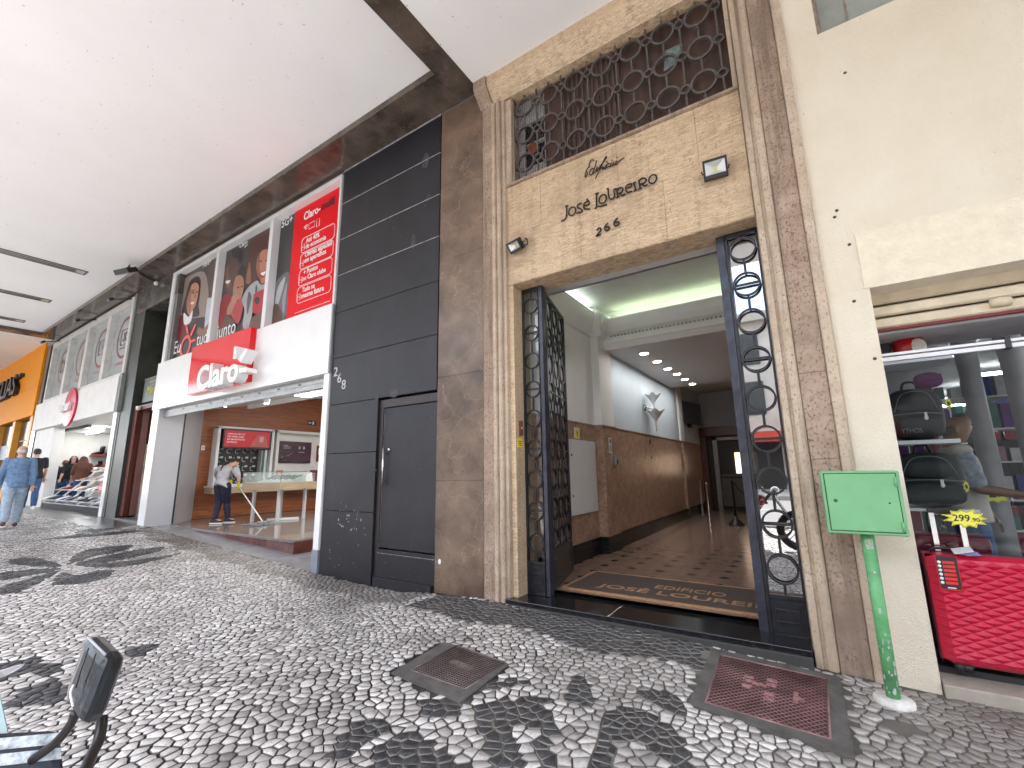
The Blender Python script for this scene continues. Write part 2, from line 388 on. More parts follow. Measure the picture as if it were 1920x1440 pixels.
def text(name,body,m,parent,fn,u0,u1,v0,v1,w=.004,extra=0,shear=0,space=1.0,off=0,lab=None,base=None,**k):
    """letters fitted to u0..u1, v0..v1; fn(u,v,w)->world; w = how far they stand out"""
    me=text_mesh(body,.5,0,shear,space,off)
    n=len(me.vertices);A=np.empty(n*3);me.vertices.foreach_get('co',A);A=A.reshape(-1,3)
    mn,mxx=A.min(0),A.max(0);sc=(mxx-mn);sc[sc==0]=1
    q=(A-mn)/sc
    b=BASE[parent.name] if parent else Vector(base or (0,0,0))
    P=[fn(u0+(u1-u0)*a,v0+(v1-v0)*c,extra+w*d) for a,c,d in q]
    A=np.array([[p[0]-b.x,p[1]-b.y,p[2]-b.z] for p in P]);me.vertices.foreach_set('co',A.ravel())
    me.materials.clear();me.materials.append(m);me.update();me.name=name
    o=bpy.data.objects.new(name,me);link(o)
    if parent:o.parent=parent
    else:o.location=b
    BASE[o.name]=b
    return props(o,lab,**k)
def FY(y): return lambda u,v,w:(u,y-w,v)          # facade facing the street
def FXp(X): return lambda u,v,w:(X+w,u,v)         # wall facing +x
def smoothpoly(p,k=4):
    n=len(p);o=[]
    for i in range(n):
        a,b,c,d=(Vector(p[j%n]) for j in (i-1,i,i+1,i+2))
        for q in range(k):
            t=q/k;o.append(.5*((2*b)+(c-a)*t+(2*a-5*b+4*c-d)*t*t+(3*b-a-3*c+d)*t**3))
    return o
def bez(pts,k=6):
    P=[Vector(p) for p in pts];P=[P[0]]+P+[P[-1]];o=[]
    for i in range(1,len(P)-2):
        a,b,c,d=P[i-1:i+3]
        for q in range(k):
            t=q/k;o.append(.5*((2*b)+(c-a)*t+(2*a-5*b+4*c-d)*t*t+(3*b-a-3*c+d)*t**3))
    o.append(P[-1]);return o
# ================================================================ GROUND
def Z4(o,s,pts): return [(o[0]+x/s,o[1]+y/s) for x,y in pts]
def gpoly(o,s,pts): return np.array([tuple(onG(x,y))[:2] for x,y in Z4(o,s,pts)])
B0=(560,1140);BS=2.6667
MOT=[gpoly(B0,BS,q) for q in [
 [(150,745),(195,640),(270,580),(400,552),(455,600),(330,680),(240,760)],
 [(330,830),(480,640),(620,620),(700,680),(760,760),(800,830)],
 [(880,540),(950,470),(1190,440),(1262,500),(1278,640),(1285,830),(1185,830),(1175,600),(1060,600),(1120,830),(1010,830),(920,620)],
 [(1410,325),(1475,475),(1400,492),(1325,440)],
 [(1680,413),(1860,425),(1925,480),(1925,545),(1780,480)],
 [(1530,520),(1620,488),(1800,540),(1890,620),(1935,760),(1940,830),(1860,830),(1800,740),(1700,690),(1610,660),(1550,830),(1440,830),(1500,650)],
 [(945,385),(1080,345),(1135,388),(960,412)],
 [(625,458),(740,462),(820,480),(760,540),(640,540)]]]
B1=(0,880)
MOT+=[gpoly(B1,3.84,q) for q in [
 [(480,685),(560,600),(720,560),(950,543),(900,585),(700,620),(560,662)],
 [(560,672),(760,622),(960,582),(1180,558),(1100,602),(900,645),(600,695)],
 [(600,695),(900,660),(1200,620),(1320,598),(1100,662),(850,705)],
 [(440,692),(300,640),(150,635),(60,668),(200,692),(350,704)],
 [(430,708),(200,722),(0,745),(0,800),(200,765),(380,734)],
 [(420,730),(250,775),(0,850),(0,905),(150,875),(330,792)],
 [(380,808),(450,740),(560,762),(700,728),(820,730),(760,782),(600,822),(420,830)],
 [(290,505),(640,458),(1045,438),(700,480)],[(560,442),(900,388),(975,392),(640,462)]]]
MOT+=[gpoly((0,1120),4.5,q) for q in [
 [(-150,580),(0,558),(280,508),(400,548),(545,620),(380,655),(200,645),(-100,740)],
 [(60,910),(200,780),(545,678),(535,862),(300,905),(100,925)],
 [(1060,445),(1230,398),(1355,402),(1130,505)]]]
def _sm(P):
    n=len(P);o=[]
    for i in range(n):
        a,b,c,d=(P[j%n] for j in (i-1,i,i+1,i+2))
        for q in range(4):
            t=q/4;o.append(.5*((2*b)+(c-a)*t+(2*a-5*b+4*c-d)*t*t+(3*b-a-3*c+d)*t**3))
    return np.array(o)
MOT=[_sm(P) for P in MOT]
def snap(px,py,r):
    bd=np.full(px.shape,r);sx,sy=px.copy(),py.copy()
    for P in MOT:
        lo,hi=P.min(0)-r,P.max(0)+r
        w=np.where((px>lo[0])&(px<hi[0])&(py>lo[1])&(py<hi[1]))
        if not len(w[0]): continue
        X,Y=px[w],py[w];B=bd[w];SX,SY=sx[w],sy[w]
        for i in range(len(P)):
            a,b=P[i],P[(i+1)%len(P)];d=b-a;L2=(d**2).sum()
            if L2<1e-9: continue
            t=np.clip(((X-a[0])*d[0]+(Y-a[1])*d[1])/L2,0,1);qx,qy=a[0]+t*d[0],a[1]+t*d[1];ds=np.hypot(X-qx,Y-qy)
            m=ds<B;B[m]=ds[m];SX[m]=qx[m];SY[m]=qy[m]
        bd[w]=B;sx[w]=SX;sy[w]=SY
    return sx,sy
def inpoly(X,Y,P):
    r=np.zeros(X.shape,bool);n=len(P)
    for i in range(n):
        x1,y1=P[i];x2,y2=P[(i+1)%n]
        if y1==y2: continue
        c=((y1>Y)!=(y2>Y))&(X<(x2-x1)*(Y-y1)/(y2-y1)+x1);r^=c
    return r
COV1=[onG(*p) for p in ((857,1211),(948,1243),(872,1293),(771,1257))]
C1O=[onG(*p) for p in ((832,1204),(955,1246),(863,1318),(733,1262))]
COV2=[onG(*p) for p in ((1352,1229),(1550,1274),(1557,1387),(1323,1318))]
C2O=[onG(*p) for p in ((1336,1216),(1575,1270),(1604,1422),(1292,1318))]
GXs=np.array([g[0] for g in GP]);GZs=np.array([g[1] for g in GP])
def pav():
    w,h=.069,.059;rng=np.random.default_rng(3);th=R(24)
    A,J=np.meshgrid(np.arange(-370,380),np.arange(-330,340),indexing='ij')
    px=(A+.5*(J%2))*w+rng.uniform(-.38,.38,A.shape)*w;py=J*h+rng.uniform(-.38,.38,A.shape)*h
    px,py=px.ravel(),py.ravel()
    x=px+.10*np.sin(py*1.7+.5*px)+.05*np.sin(py*4.1+px*2.3);y=py+.12*np.sin(px*1.3)+.05*np.sin(px*3.7+py*2.2)
    c,s=math.cos(th),math.sin(th);px,py=x*c-y*s-11.5,x*s+y*c+.3
    k=(px>-26.3)&(px<3.5)&(py>-3.4)&(py<4.2);px,py=px[k],py[k]
    from mathutils.geometry import delaunay_2d_cdt
    res=delaunay_2d_cdt([Vector((float(a_),float(b_))) for a_,b_ in zip(px,py)],[],[],0,1e-7,False)
    VV=np.array([tuple(v) for v in res[0]]);T=np.array([f for f in res[2] if len(f)==3])
    a_,b_,c_=VV[T[:,0]],VV[T[:,1]],VV[T[:,2]]
    D=2*(a_[:,0]*(b_[:,1]-c_[:,1])+b_[:,0]*(c_[:,1]-a_[:,1])+c_[:,0]*(a_[:,1]-b_[:,1]));D[np.abs(D)<1e-9]=1e-9
    sa,sb,sc_=(a_**2).sum(1),(b_**2).sum(1),(c_**2).sum(1)
    CX=(sa*(b_[:,1]-c_[:,1])+sb*(c_[:,1]-a_[:,1])+sc_*(a_[:,1]-b_[:,1]))/D;CY=(sa*(c_[:,0]-b_[:,0])+sb*(a_[:,0]-c_[:,0])+sc_*(b_[:,0]-a_[:,0]))/D
    SX_,SY_=snap(CX,CY,.026)
    vi=T.ravel();ti=np.repeat(np.arange(len(T)),3)
    ang=np.arctan2(CY[ti]-VV[vi,1],CX[ti]-VV[vi,0]);od=np.lexsort((ang,vi));vi,ti=vi[od],ti[od]
    cut=np.searchsorted(vi,np.arange(len(VV)+1));PX,PY=[],[]
    for q_ in range(len(VV)):
        t_=ti[cut[q_]:cut[q_+1]];n_=len(t_)
        if n_<4: continue
        ax,ay=SX_[t_],SY_[t_]
        if abs(ax-VV[q_,0]).max()>.12 or abs(ay-VV[q_,1]).max()>.12: continue
        ax,ay=ax.tolist(),ay.tolist()
        while len(ax)>8:
            d_=[(ax[i]-ax[i-1])**2+(ay[i]-ay[i-1])**2 for i in range(len(ax))];i=d_.index(min(d_));ax.pop(i);ay.pop(i)
        while len(ax)<8:
            m_=len(ax);d_=[(ax[(i+1)%m_]-ax[i])**2+(ay[(i+1)%m_]-ay[i])**2 for i in range(m_)];i=d_.index(max(d_))
            ax.insert(i+1,(ax[i]+ax[(i+1)%m_])/2);ay.insert(i+1,(ay[i]+ay[(i+1)%m_])/2)
        PX.append(ax);PY.append(ay)
    X,Y=np.array(PX),np.array(PY);NV=8
    cx,cy=X.mean(1),Y.mean(1)
    keep=(cx>-26)&(cx<3.2)&(cy>-3.2)&(cy<3.99)&~((cx<-12.4)&(cy>3.25))
    for P in (C1O,C2O):
        for e in range(NV): keep&=~inpoly(cx+(X[:,e]-cx)*.45,cy+(Y[:,e]-cy)*.45,[(p.x,p.y) for p in P])
    keep&=~((cx>.12)&(cx<.36)&(np.hypot(cx-.25,cy-3.42)<.09))
    X,Y,cx,cy=X[keep],Y[keep],cx[keep],cy[keep];n=len(cx)
    blk=np.zeros(n,bool)
    for P in MOT: blk|=inpoly(cx,cy,P)
    ed=.06*np.sin(cx*5)
    band=(cy>3.42+ed)&(cy<3.97)&(cx>-3.6)&(cx<-.75)
    band2=(cy>3.55+ed)&(cx<-3.75)&(cx>-12)
    blk|=band
    low=np.sin(cx*1.1+1)*np.sin(cy*1.9+.5*cx)+.6*np.sin(cx*2.7+cy*3.3)
    tone=np.clip(.66+.06*low+rng.normal(0,.2,n),0,1)
    spk=np.sin(cx*2.1+4)*np.sin(cy*2.9-cx)+.5*np.sin(cx*5.3)*np.sin(cy*6.1);dirt=np.clip(.04+.35*np.clip(spk-.35,0,1)+.14*(low<-.75)+rng.uniform(0,.12,n),0,1)
    lowz=np.clip((cx+.35)/.9,0,1)
    dirt=np.clip(dirt+.65*lowz*np.clip((cy-1.2)/1.0+rng.normal(0,.2,n),0,1)+.45*(band2)+.35*(np.hypot(cx+1.3,cy-3.1)<.5),0,.95)
    dirt=np.where(cx<-8,np.clip(dirt+.18,0,1),dirt)
    tone=np.where(band2,tone*.7,tone)
    sh=.87+.0*cx;sh=sh-.10*rng.random(n)-np.where(lowz>.3,.0,0)
    zz=np.interp(cx,GXs,GZs)
    Vt=[];tilt=rng.normal(0,.02,(n,2));dz=rng.uniform(-.002,.002,n)
    Tx=cx[:,None]+(X-cx[:,None])*sh[:,None];Ty=cy[:,None]+(Y-cy[:,None])*sh[:,None]
    Tz=zz[:,None]+dz[:,None]+(Tx-cx[:,None])*tilt[:,:1]+(Ty-cy[:,None])*tilt[:,1:]+np.interp(Tx,GXs,GZs)-zz[:,None]
    near=(cx>-9)&(cy>-1.0)
    top=np.stack([Tx,Ty,Tz],2).reshape(-1,3)
    q=np.where(near)[0];sk=.975
    Ex=cx[q,None]+(X[q]-cx[q,None])*np.minimum(sh[q]+.03,.93)[:,None];Ey=cy[q,None]+(Y[q]-cy[q,None])*np.minimum(sh[q]+.03,.93)[:,None]
    mid=np.stack([Ex,Ey,Tz[q]-.002],2).reshape(-1,3)
    bot=np.stack([Ex,Ey,Tz[q]-.02],2).reshape(-1,3)
    V=np.concatenate([top,mid,bot]);nt_=len(top);nm=len(mid)
    loops=[np.arange(NV*n)];starts=[np.arange(n)*NV];tot=[np.full(n,NV)]
    cur=NV*n
    fcol=[np.stack([tone,blk*1.0,dirt,np.ones(n)],1)]
    for (u,v) in ((0,nt_),(nt_,nt_+nm)):
        for e in range(NV):
            e2=(e+1)%NV
            A0=(q*NV+e if u==0 else u+np.arange(len(q))*NV+e);A1=(q*NV+e2 if u==0 else u+np.arange(len(q))*NV+e2)
            C0=v+np.arange(len(q))*NV+e;C1=v+np.arange(len(q))*NV+e2
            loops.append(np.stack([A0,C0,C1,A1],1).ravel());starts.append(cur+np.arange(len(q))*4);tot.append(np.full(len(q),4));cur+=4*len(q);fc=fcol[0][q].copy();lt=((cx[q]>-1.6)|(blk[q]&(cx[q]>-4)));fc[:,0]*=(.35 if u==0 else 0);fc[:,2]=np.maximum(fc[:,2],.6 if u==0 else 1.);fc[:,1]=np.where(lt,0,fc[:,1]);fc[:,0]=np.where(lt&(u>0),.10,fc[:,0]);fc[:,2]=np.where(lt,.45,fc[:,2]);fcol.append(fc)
    L_=np.concatenate(loops);st=np.concatenate(starts);tt=np.concatenate(tot)
    me=bpy.data.meshes.new('pavement');me.vertices.add(len(V));me.vertices.foreach_set('co',V.ravel())
    me.loops.add(len(L_));me.loops.foreach_set('vertex_index',L_.astype(np.int32))
    me.polygons.add(len(st));me.polygons.foreach_set('loop_start',st.astype(np.int32));me.polygons.foreach_set('loop_total',tt.astype(np.int32))
    at=me.attributes.new('stone','FLOAT_COLOR','FACE');at.data.foreach_set('color',np.concatenate(fcol).ravel().astype(np.float32))
    me.materials.append(PAV);me.update(calc_edges=True);me.validate()
    o=bpy.data.objects.new('pavement',me);link(o);props(o,kind='structure',label='black and white cobbled pavement')
    # bed the stones sit in
    xs=np.concatenate([[-60,-40,-30],np.arange(-26,3.3,.08),[8,20,60]]);ys=np.concatenate([np.arange(-3.2,4.05,.08),[4.05]])
    GX,GY=np.meshgrid(xs,ys,indexing='ij');GZ=np.interp(GX,GXs,GZs)-.006
    V=np.stack([GX,GY,GZ],2).reshape(-1,3);nyy=len(ys);nxx=len(xs)
    i,jj=np.meshgrid(np.arange(nxx-1),np.arange(nyy-1),indexing='ij');b=(i*nyy+jj).ravel()
    F=np.stack([b,b+nyy,b+nyy+1,b+1],1)
    me=bpy.data.meshes.new('pavement_bed');me.from_pydata(V.tolist(),[],F.tolist())
    xf,yf=GX.ravel(),GY.ravel()
    jt=np.clip((xf+1.9)/.9,0,1)*.45+.25*np.clip(np.sin(xf*3.1+yf*2)*np.sin(yf*4.3-xf),0,1)*(xf>-3)
    mo=np.zeros(len(xf),bool)
    for P in MOT[:8]: mo|=inpoly(xf,yf,P)
    mo|=(yf>3.42)&(xf>-3.6)&(xf<-.75)
    jt=np.clip(jt+.45*mo,0,1)
    at=me.attributes.new('joint','FLOAT','POINT');at.data.foreach_set('value',jt.astype(np.float32))
    me.materials.append(JOINT);o=bpy.data.objects.new('pavement_bed',me);link(o);props(o,kind='structure')
pav()
m=MB()
for xa,xb in [(-60,-30),(-30,-22),(-22,-17),(-17,-14),(-14,-12.42)]:
    m.add([(xa,3.26,gz(xa)-.002),(xb,3.26,gz(xb)-.002),(xb,4.3,gz(xb)-.002),(xa,4.3,gz(xa)-.002)],[(0,1,2,3)])
obj('slab_strip',m,mat('wet_grey_slabs',(.10,.095,.092),.3,var=.35,scale=2.5,bmp=.2,bscale=15),kind='structure')
m=MB().box(-80,-3.45,-.35,60,-3.2,.0);obj('kerb',m,mat('kerb_granite',(.3,.29,.28),.7,var=.2,scale=10),kind='structure')
m=MB().add([(-300,-300,-.36),(300,-300,-.36),(300,300,-.36),(-300,300,-.36)],[(0,1,2,3)]);obj('ground',m,mat('far_ground',(.30,.29,.28),.9),kind='structure')
m=MB().add([(-80,-15,-.14),(60,-15,-.14),(60,-3.4,-.14),(-80,-3.4,-.14)],[(0,1,2,3)]);obj('road',m,mat('asphalt',(.16,.158,.155),.75,scale=3,bmp=.4,bscale=80),kind='structure')
m=MB()
for k in range(-30,24): m.box(k*2.6,-9.3,-.139,k*2.6+1.3,-9.18,-.134)
obj('road_marking',m,mat('road_paint',(.7,.7,.68),.7),kind='structure')
m=MB().box(-80,-20,-.3,60,-15,0);obj('far_pavement',m,mat('far_paving',(.5,.49,.47),.8,scale=3),kind='structure')
# building across the street (seen mirrored in the glass)
t=thing('street_building','low pale building with rows of windows on the far side of the street','building',(0,-22,0))
obj('wall',MB().box(-70,-30,0,50,-20,10),mat('far_facade',(.6,.58,.54),.8,scale=1),t)
m=MB();m2=MB()
for k in range(-14,10):
    for z in (4.2,7.1): obj('window',MB().box(k*3.1,-19.99,z,k*3.1+1.5,-19.94,z+1.9),mat('far_glass',(.05,.06,.07),.1),t)
    if k%2: obj('shop_opening',MB().box(k*3.1-.4,-19.98,.1,k*3.1+2.0,-19.93,2.9),mat('far_openings',(.03,.03,.03),.6),t)
obj('cornice',MB().box(-70,-20,9.6,50,-19.5,10.1),mat('far_trim',(.5,.48,.44),.8),t)
obj('awning',MB().prism([(-20,3.1),(-18.6,2.6),(-18.6,2.75),(-20,3.25)],lambda a,b,c:(c,a,b),-9,4),mat('far_awning',(.5,.05,.03),.7),t)
m=MB().box(-16,-15.9,1.0,9,-15.8,1.25);m.box(-16,-15.9,.0,-15.9,-15.8,1.0)
# ================================================================ ARCADE CEILING
ZC=6.26
m=MB();m.box(-22.05,-3.2,ZC+.1,-3.38,3.5,ZC+.5);m.box(-3.06,-3.2,ZC-.004,14,3.93,ZC+.5);m.box(-60,-3.2,ZC+.18,-22.5,4.02,ZC+.5)
obj('ceiling',m,CEIL,kind='structure')
def thing1(name,mb,mats,label,cat,group=None,bev=0,base=None):
    xs=[v[0] for v in mb.v];ys=[v[1] for v in mb.v];zs=[v[2] for v in mb.v]
    return obj(name,mb,mats,None,base or ((min(xs)+max(xs))/2,(min(ys)+max(ys))/2,min(zs)),bev,label,cat,group)
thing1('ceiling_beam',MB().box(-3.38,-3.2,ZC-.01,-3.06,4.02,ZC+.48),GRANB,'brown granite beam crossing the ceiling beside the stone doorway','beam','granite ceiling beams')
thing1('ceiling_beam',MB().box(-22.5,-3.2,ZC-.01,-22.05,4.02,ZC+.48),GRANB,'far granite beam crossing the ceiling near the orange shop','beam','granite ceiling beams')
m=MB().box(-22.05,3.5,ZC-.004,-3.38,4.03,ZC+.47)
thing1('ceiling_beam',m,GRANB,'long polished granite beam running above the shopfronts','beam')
m=MB();m.box(-60,4.02,ZC-.2,-22.05,4.6,ZC+.6)
m=MB().box(-3.05,-3.6,-.3,-2.4,-3.0,7);
for i,x in enumerate((-22.6,-12.8,8.5)):
    thing1('arcade_column',MB().box(x,-3.2,-.1,x+.6,-2.6,ZC+.05),GRAN,['granite column at the kerb beyond the orange shop','granite column at the kerb opposite the phone shop','granite column at the kerb opposite the luggage shop'][i],'column',bev=.01)
thing1('upper_facade',MB().box(-60,-3.4,ZC+.3,20,-3.2,ZC+7),mat('upper_wall',(.5,.47,.42),.8),'upper wall of the arcade building over the street edge','wall')
thing1('upper_storey',MB().box(-60,4.32,ZC+.02,20,30,ZC+5).box(-60,4.03,ZC+.0,-.0+.25,4.319,ZC+5),mat('storey_wall',(.3,.28,.26),.8),'plain unseen upper storey of the arcade building above the shops','wall')  # unseen mass, added to keep sky light from leaking into the shops
thing1('rear_wall',MB().box(-60,29.9,-.3,20,30.4,ZC),mat('storey_wall',()) if 0 else MATS['storey_wall'],'unseen rear wall closing the arcade building behind the shops','wall')  # unseen, added to close the back against sky light
# slot lights in the ceiling
for i,(lab,g) in enumerate([('nearest of the three recessed slot lights in the ceiling',0),('middle of the three recessed slot lights in the ceiling',1),('farthest of the three recessed slot lights in the ceiling',2)]):
    x=(-14.65,-17.9,-20.95)[i];t=thing('slot_light',lab,'ceiling light',(x,1.8,ZC+.1),'slot lights in the white ceiling')
    z=ZC+.096;m=MB()
    m.box(x-.16,.6,z-.012,x-.13,2.86,z+.0);m.box(x+.13,.6,z-.012,x+.16,2.86,z);m.box(x-.16,2.86,z-.012,x+.16,2.9,z);m.box(x-.16,.57,z-.012,x+.16,.6,z)
    obj('frame',m,mat('slot_frame',(.12,.11,.10),.5),t)
    obj('reflector',MB().box(x-.13,.6,z-.004,x+.13,2.86,z-.001),mat('slot_reflector',(.62,.61,.6),.3,.4),t)
    m=MB();[m.tube([(x+d,.65,z-.012),(x+d,2.7,z-.012)],.012,8) for d in (-.055,.055)]
    obj('tube',m,mat('tube_off',(.22,.20,.19),.4),t)
# ================================================================ BLACK PANEL WALL WITH SERVICE DOOR
XL,XR=-5.9,-3.745
t=thing('panel_wall','matt black panelled wall between the phone shop and the granite pier','wall',(-4.8,4.02,0))
seam=[5.64,5.0,4.38,3.75,3.02,2.3,1.58];zs=[ZC]+seam+[.79]
dx0,dz1=-4.815,2.275
for i in range(len(zs)):
    z1=zs[i];z0=zs[i+1] if i+1<len(zs) else -.15
    if z1<=2.31: m=MB().box(XL,4.022,z0+.003,dx0,4.3,z1-.003)
    else: m=MB().box(XL,4.022,z0+.003,XR,4.3,z1-.003)
    obj('panel',m,BLK,t,bev=.004)
m=MB()
for i,z in enumerate(seam[:3]): m.box(XL,4.019,z-.006,XR,4.1,z+.004)
m.box(XL,4.018,ZC-.03,XR,4.1,ZC-.006)
obj('joint_filler',m,mat('chalky_filler',(.33,.33,.34),.8,var=.5,scale=8),t)
m=MB()
for x,z,w,h in [(-4.02,5.63,.07,.12),(-3.95,5.02,.04,.06),(-4.22,4.45,.05,.11),(-4.5,2.34,.1,.06),(-4.85,2.33,.05,.05)]:
    m.ell((x,4.021,z),w,.002,h,0,12,6)
obj('paint_patch',m,mat('scraped_patch',(.06,.06,.065),.8,var=.6,scale=22),t)
m=MB();rr=random.Random(4)
for c in [(-5.35,.72),(-5.5,.62),(-5.2,.55),(-5.15,.75)]:
    for _ in range(5): m.ell((c[0]+rr.gauss(0,.05),4.021,c[1]+rr.gauss(0,.04)),rr.uniform(.004,.012),.002,rr.uniform(.004,.02),0,8,4)
for _ in range(16): m.ell((rr.uniform(-5.7,-4.9),4.021,rr.uniform(.0,.9)),rr.uniform(.002,.006),.002,rr.uniform(.004,.012),0,6,4)
obj('chipped_paint',m,mat('chip_white',(.4,.4,.4),.8),t)
for i,(ch,px,py) in enumerate([('2',630,697),('6',637,709),('8',645,721)]):
    p=onY(px,py);text('numeral',ch,mat('white_numeral',(.5,.5,.5),.5),t,FY(4.022),p.x-.045,p.x+.045,p.z-.07,p.z+.07,.008)
t=thing('service_door','black metal service door set in the black panelled wall','door',(-4.3,4.05,0))
m=MB();m.box(dx0+.002,4.06,-.12,dx0+.075,4.2,dz1);m.box(dx0+.075,4.05,dz1-.11,XR-.002,4.2,dz1);obj('door_frame',m,mat('dark_frame',(.03,.022,.022),.4),t,bev=.004)
m=MB();m.box(dx0+.08,4.075,.36,XR-.004,4.11,dz1-.115);obj('leaf',m,BLK,t,bev=.004)
m=MB();m.box(dx0+.08,4.05,.30,XR-.004,4.12,.345);m.box(dx0+.08,4.045,-.0,XR-.004,4.11,.295);obj('kick_plate',m,BLK,t,bev=.004)
m=MB();m.prism([(dx0+.06,-.13),(XR-.03,-.13),(XR-.02,-.02),(XR-.02,.02),(dx0+.06,.02)],lambda a,b,c:(a,c,b),4.0,4.045);m.box(dx0+.08,4.041,.0,XR-.05,4.05,.012);obj('bottom_rail',m,BLK,t,bev=.003)
m=MB();m.tube([(dx0+.14,4.03,1.13),(dx0+.14,4.03,1.62)],.014,10);m.tube([(dx0+.14,4.03,1.2),(dx0+.14,4.08,1.2)],.008);m.tube([(dx0+.14,4.03,1.55),(dx0+.14,4.08,1.55)],.008);obj('handle',m,CHROME,t)
m=MB();m.lathe((dx0+.2,4.075,1.6),[(.022,0),(.022,.012),(.012,.02)],14,ax=(0,-1,0));obj('lock',m,CHROME,t)
m=MB();[m.box(dx0+.075,4.07,z,dx0+.082,4.076,z+.01) for z in (.4,)];m.box(dx0+.081,4.073,.36,dx0+.085,4.076,dz1-.12);m.box(dx0+.08,4.042,.296,XR-.01,4.048,.302);obj('worn_pale_edge',m,mat('worn_pale_edge',(.22,.2,.2),.6,var=.7,scale=18),t)
# ---- granite pier
m=MB()
for z0,z1 in [(-.2,1.2),(1.2,2.45),(2.45,4.0),(4.0,5.1),(5.1,6.25)]: m.box(-3.738,4.035,z0+.001,-3.025,4.6,z1-.001)
thing1('granite_pier',m,GRAN,'wide polished brown granite pier left of the stone doorway','pier',bev=.003)
m=MB();m.ell(onY(824,1053,4.034),.022,.004,.03);thing1('conduit_stub',m,mat('white_cap',(.8,.8,.78),.5),'small white round conduit stub low on the granite pier','conduit')
# ================================================================ STONE DOORWAY
t=thing('stone_doorway','tall travertine doorway with carved jambs and dark lettering','doorway',(-1.37,4.1,0))
YF=4.022
def vp(poly,fz0,fz1): return MB().prism(poly,lambda a,b,c:(a,b,c),fz0,fz1)
obj('pilaster',vp([(-3.015,YF),(-2.862,YF),(-2.862,4.4),(-3.015,4.4)],-.05,5.95),TRAVR,t,bev=.004)
Lp=[(-2.858,4.0),(-2.82,3.998),(-2.812,4.012),(-2.808,4.03),(-2.795,4.03),(-2.79,4.008),(-2.755,4.0),(-2.742,4.012),(-2.738,4.045),(-2.722,4.045),(-2.716,4.03),(-2.69,4.033),(-2.683,4.07)]
obj('jamb_moulding',vp(Lp+[(-2.683,4.4),(-2.858,4.4)],-.03,5.93),TRAVP,t)
obj('reveal',vp([(-2.682,4.075),(-2.62,4.075),(-2.62,4.42),(-2.682,4.42)],.03,3.42),TRAV,t,bev=.003)
Rp=[(-.128,4.08),(-.122,4.04),(-.118,4.02),(-.075,4.012),(-.068,4.03),(-.052,4.03),(-.048,4.012),(-.035,4.006),(.0,4.0),(.012,4.01),(.018,4.03)]
obj('jamb_moulding',vp(Rp+[(.018,4.4),(-.128,4.4)],-.09,5.93),TRAVP,t)
for z0,z1 in [(-.13,1.35),(1.35,2.0),(2.0,3.3),(3.3,4.75),(4.75,6.2)]:
    obj('pilaster',vp([(.02,YF),(.198,YF),(.198,4.4),(.02,4.4)],z0+.001,z1-.001),TRAVR,t,bev=.003)
obj('edge_strip',vp([(.2,4.0),(.21,3.992),(.262,3.992),(.272,4.0),(.272,4.4),(.2,4.4)],-.13,6.2),TRAVP,t,bev=.003)
# lintel slab made of fitted stones
zl0,zl1=3.44,4.69;cols=[-2.68,-2.05,-1.25,-.45,-.13]
mats_l=[TRAV]
m=MB()
for (x0,x1,z0,z1) in [(-2.682,-2.22,4.05,4.69),(-2.22,-1.30,4.05,4.69),(-1.30,-.52,4.05,4.69),(-.52,-.13,4.05,4.69),(-2.682,-1.75,3.44,4.05),(-1.75,-.86,3.44,4.05),(-.86,-.13,3.44,4.05)]:
    m.box(x0+.001,4.07,z0+.001,x1-.001,4.42,z1-.001)
obj('lintel_panel',m,TRAV,t,bev=.0025)
obj('lintel_edge',MB().prism([(4.066,3.462),(4.058,3.455),(4.058,3.425),(4.07,3.415),(4.425,3.415),(4.425,3.438),(4.066,3.438)],lambda a,b,c:(c,a,b),-2.682,-.13),TRAV,t)
obj('sill_edge',MB().prism([(4.066,4.692),(4.045,4.70),(4.045,4.725),(4.066,4.73),(4.3,4.73),(4.3,4.692)],lambda a,b,c:(c,a,b),-2.682,-.13),TRAVR,t)
for x0,x1 in ((-2.682,-2.602),(-.168,-.13)): obj('grille_jamb',MB().box(x0,4.06,4.732,x1,4.4,5.92),TRAVP,t,bev=.003)
prof=[(3.90,6.255),(3.90,6.14),(3.93,6.10),(3.99,6.03),(4.05,5.97),(4.065,5.955),(4.5,5.955),(4.5,6.255)]
for x0,x1,mm in ((-2.86,-1.6,TRAV),(-1.598,.3,TRAV)): obj('cornice',MB().prism(prof,lambda a,b,c:(c,a,b),x0,x1),mm,t)
obj('capital',MB().prism([(3.87,6.25),(3.87,6.13),(3.90,6.09),(3.97,6.01),(4.03,5.94),(4.4,5.94),(4.4,6.25)],lambda a,b,c:(c,a,b),-3.05,-2.862),TRAVR,t)
m=MB()
for x,z,w,h in [(-1.62,6.0,.18,.07),(-1.5,5.99,.08,.05),(-1.42,6.02,.22,.05)]: pass
# threshold
m=MB();m.box(-2.72,3.985,-.12,-1.63,4.45,.028);m.box(-1.628,3.985,-.12,-.13,4.45,.028);obj('threshold',m,BLKSTONE,t,bev=.004)
m=MB();m.box(-2.68,3.955,-.13,-.13,3.983,-.01);obj('threshold_lip',m,mat('lip_stone',(.05,.048,.046),.5,scale=12),t,bev=.004)
m=MB();m.box(-.128,3.985,-.14,.02,4.02,-.085);m.box(.02,3.99,-.15,.26,4.02,-.105);obj('tar_strip',m,BLKSTONE,t,bev=.003)
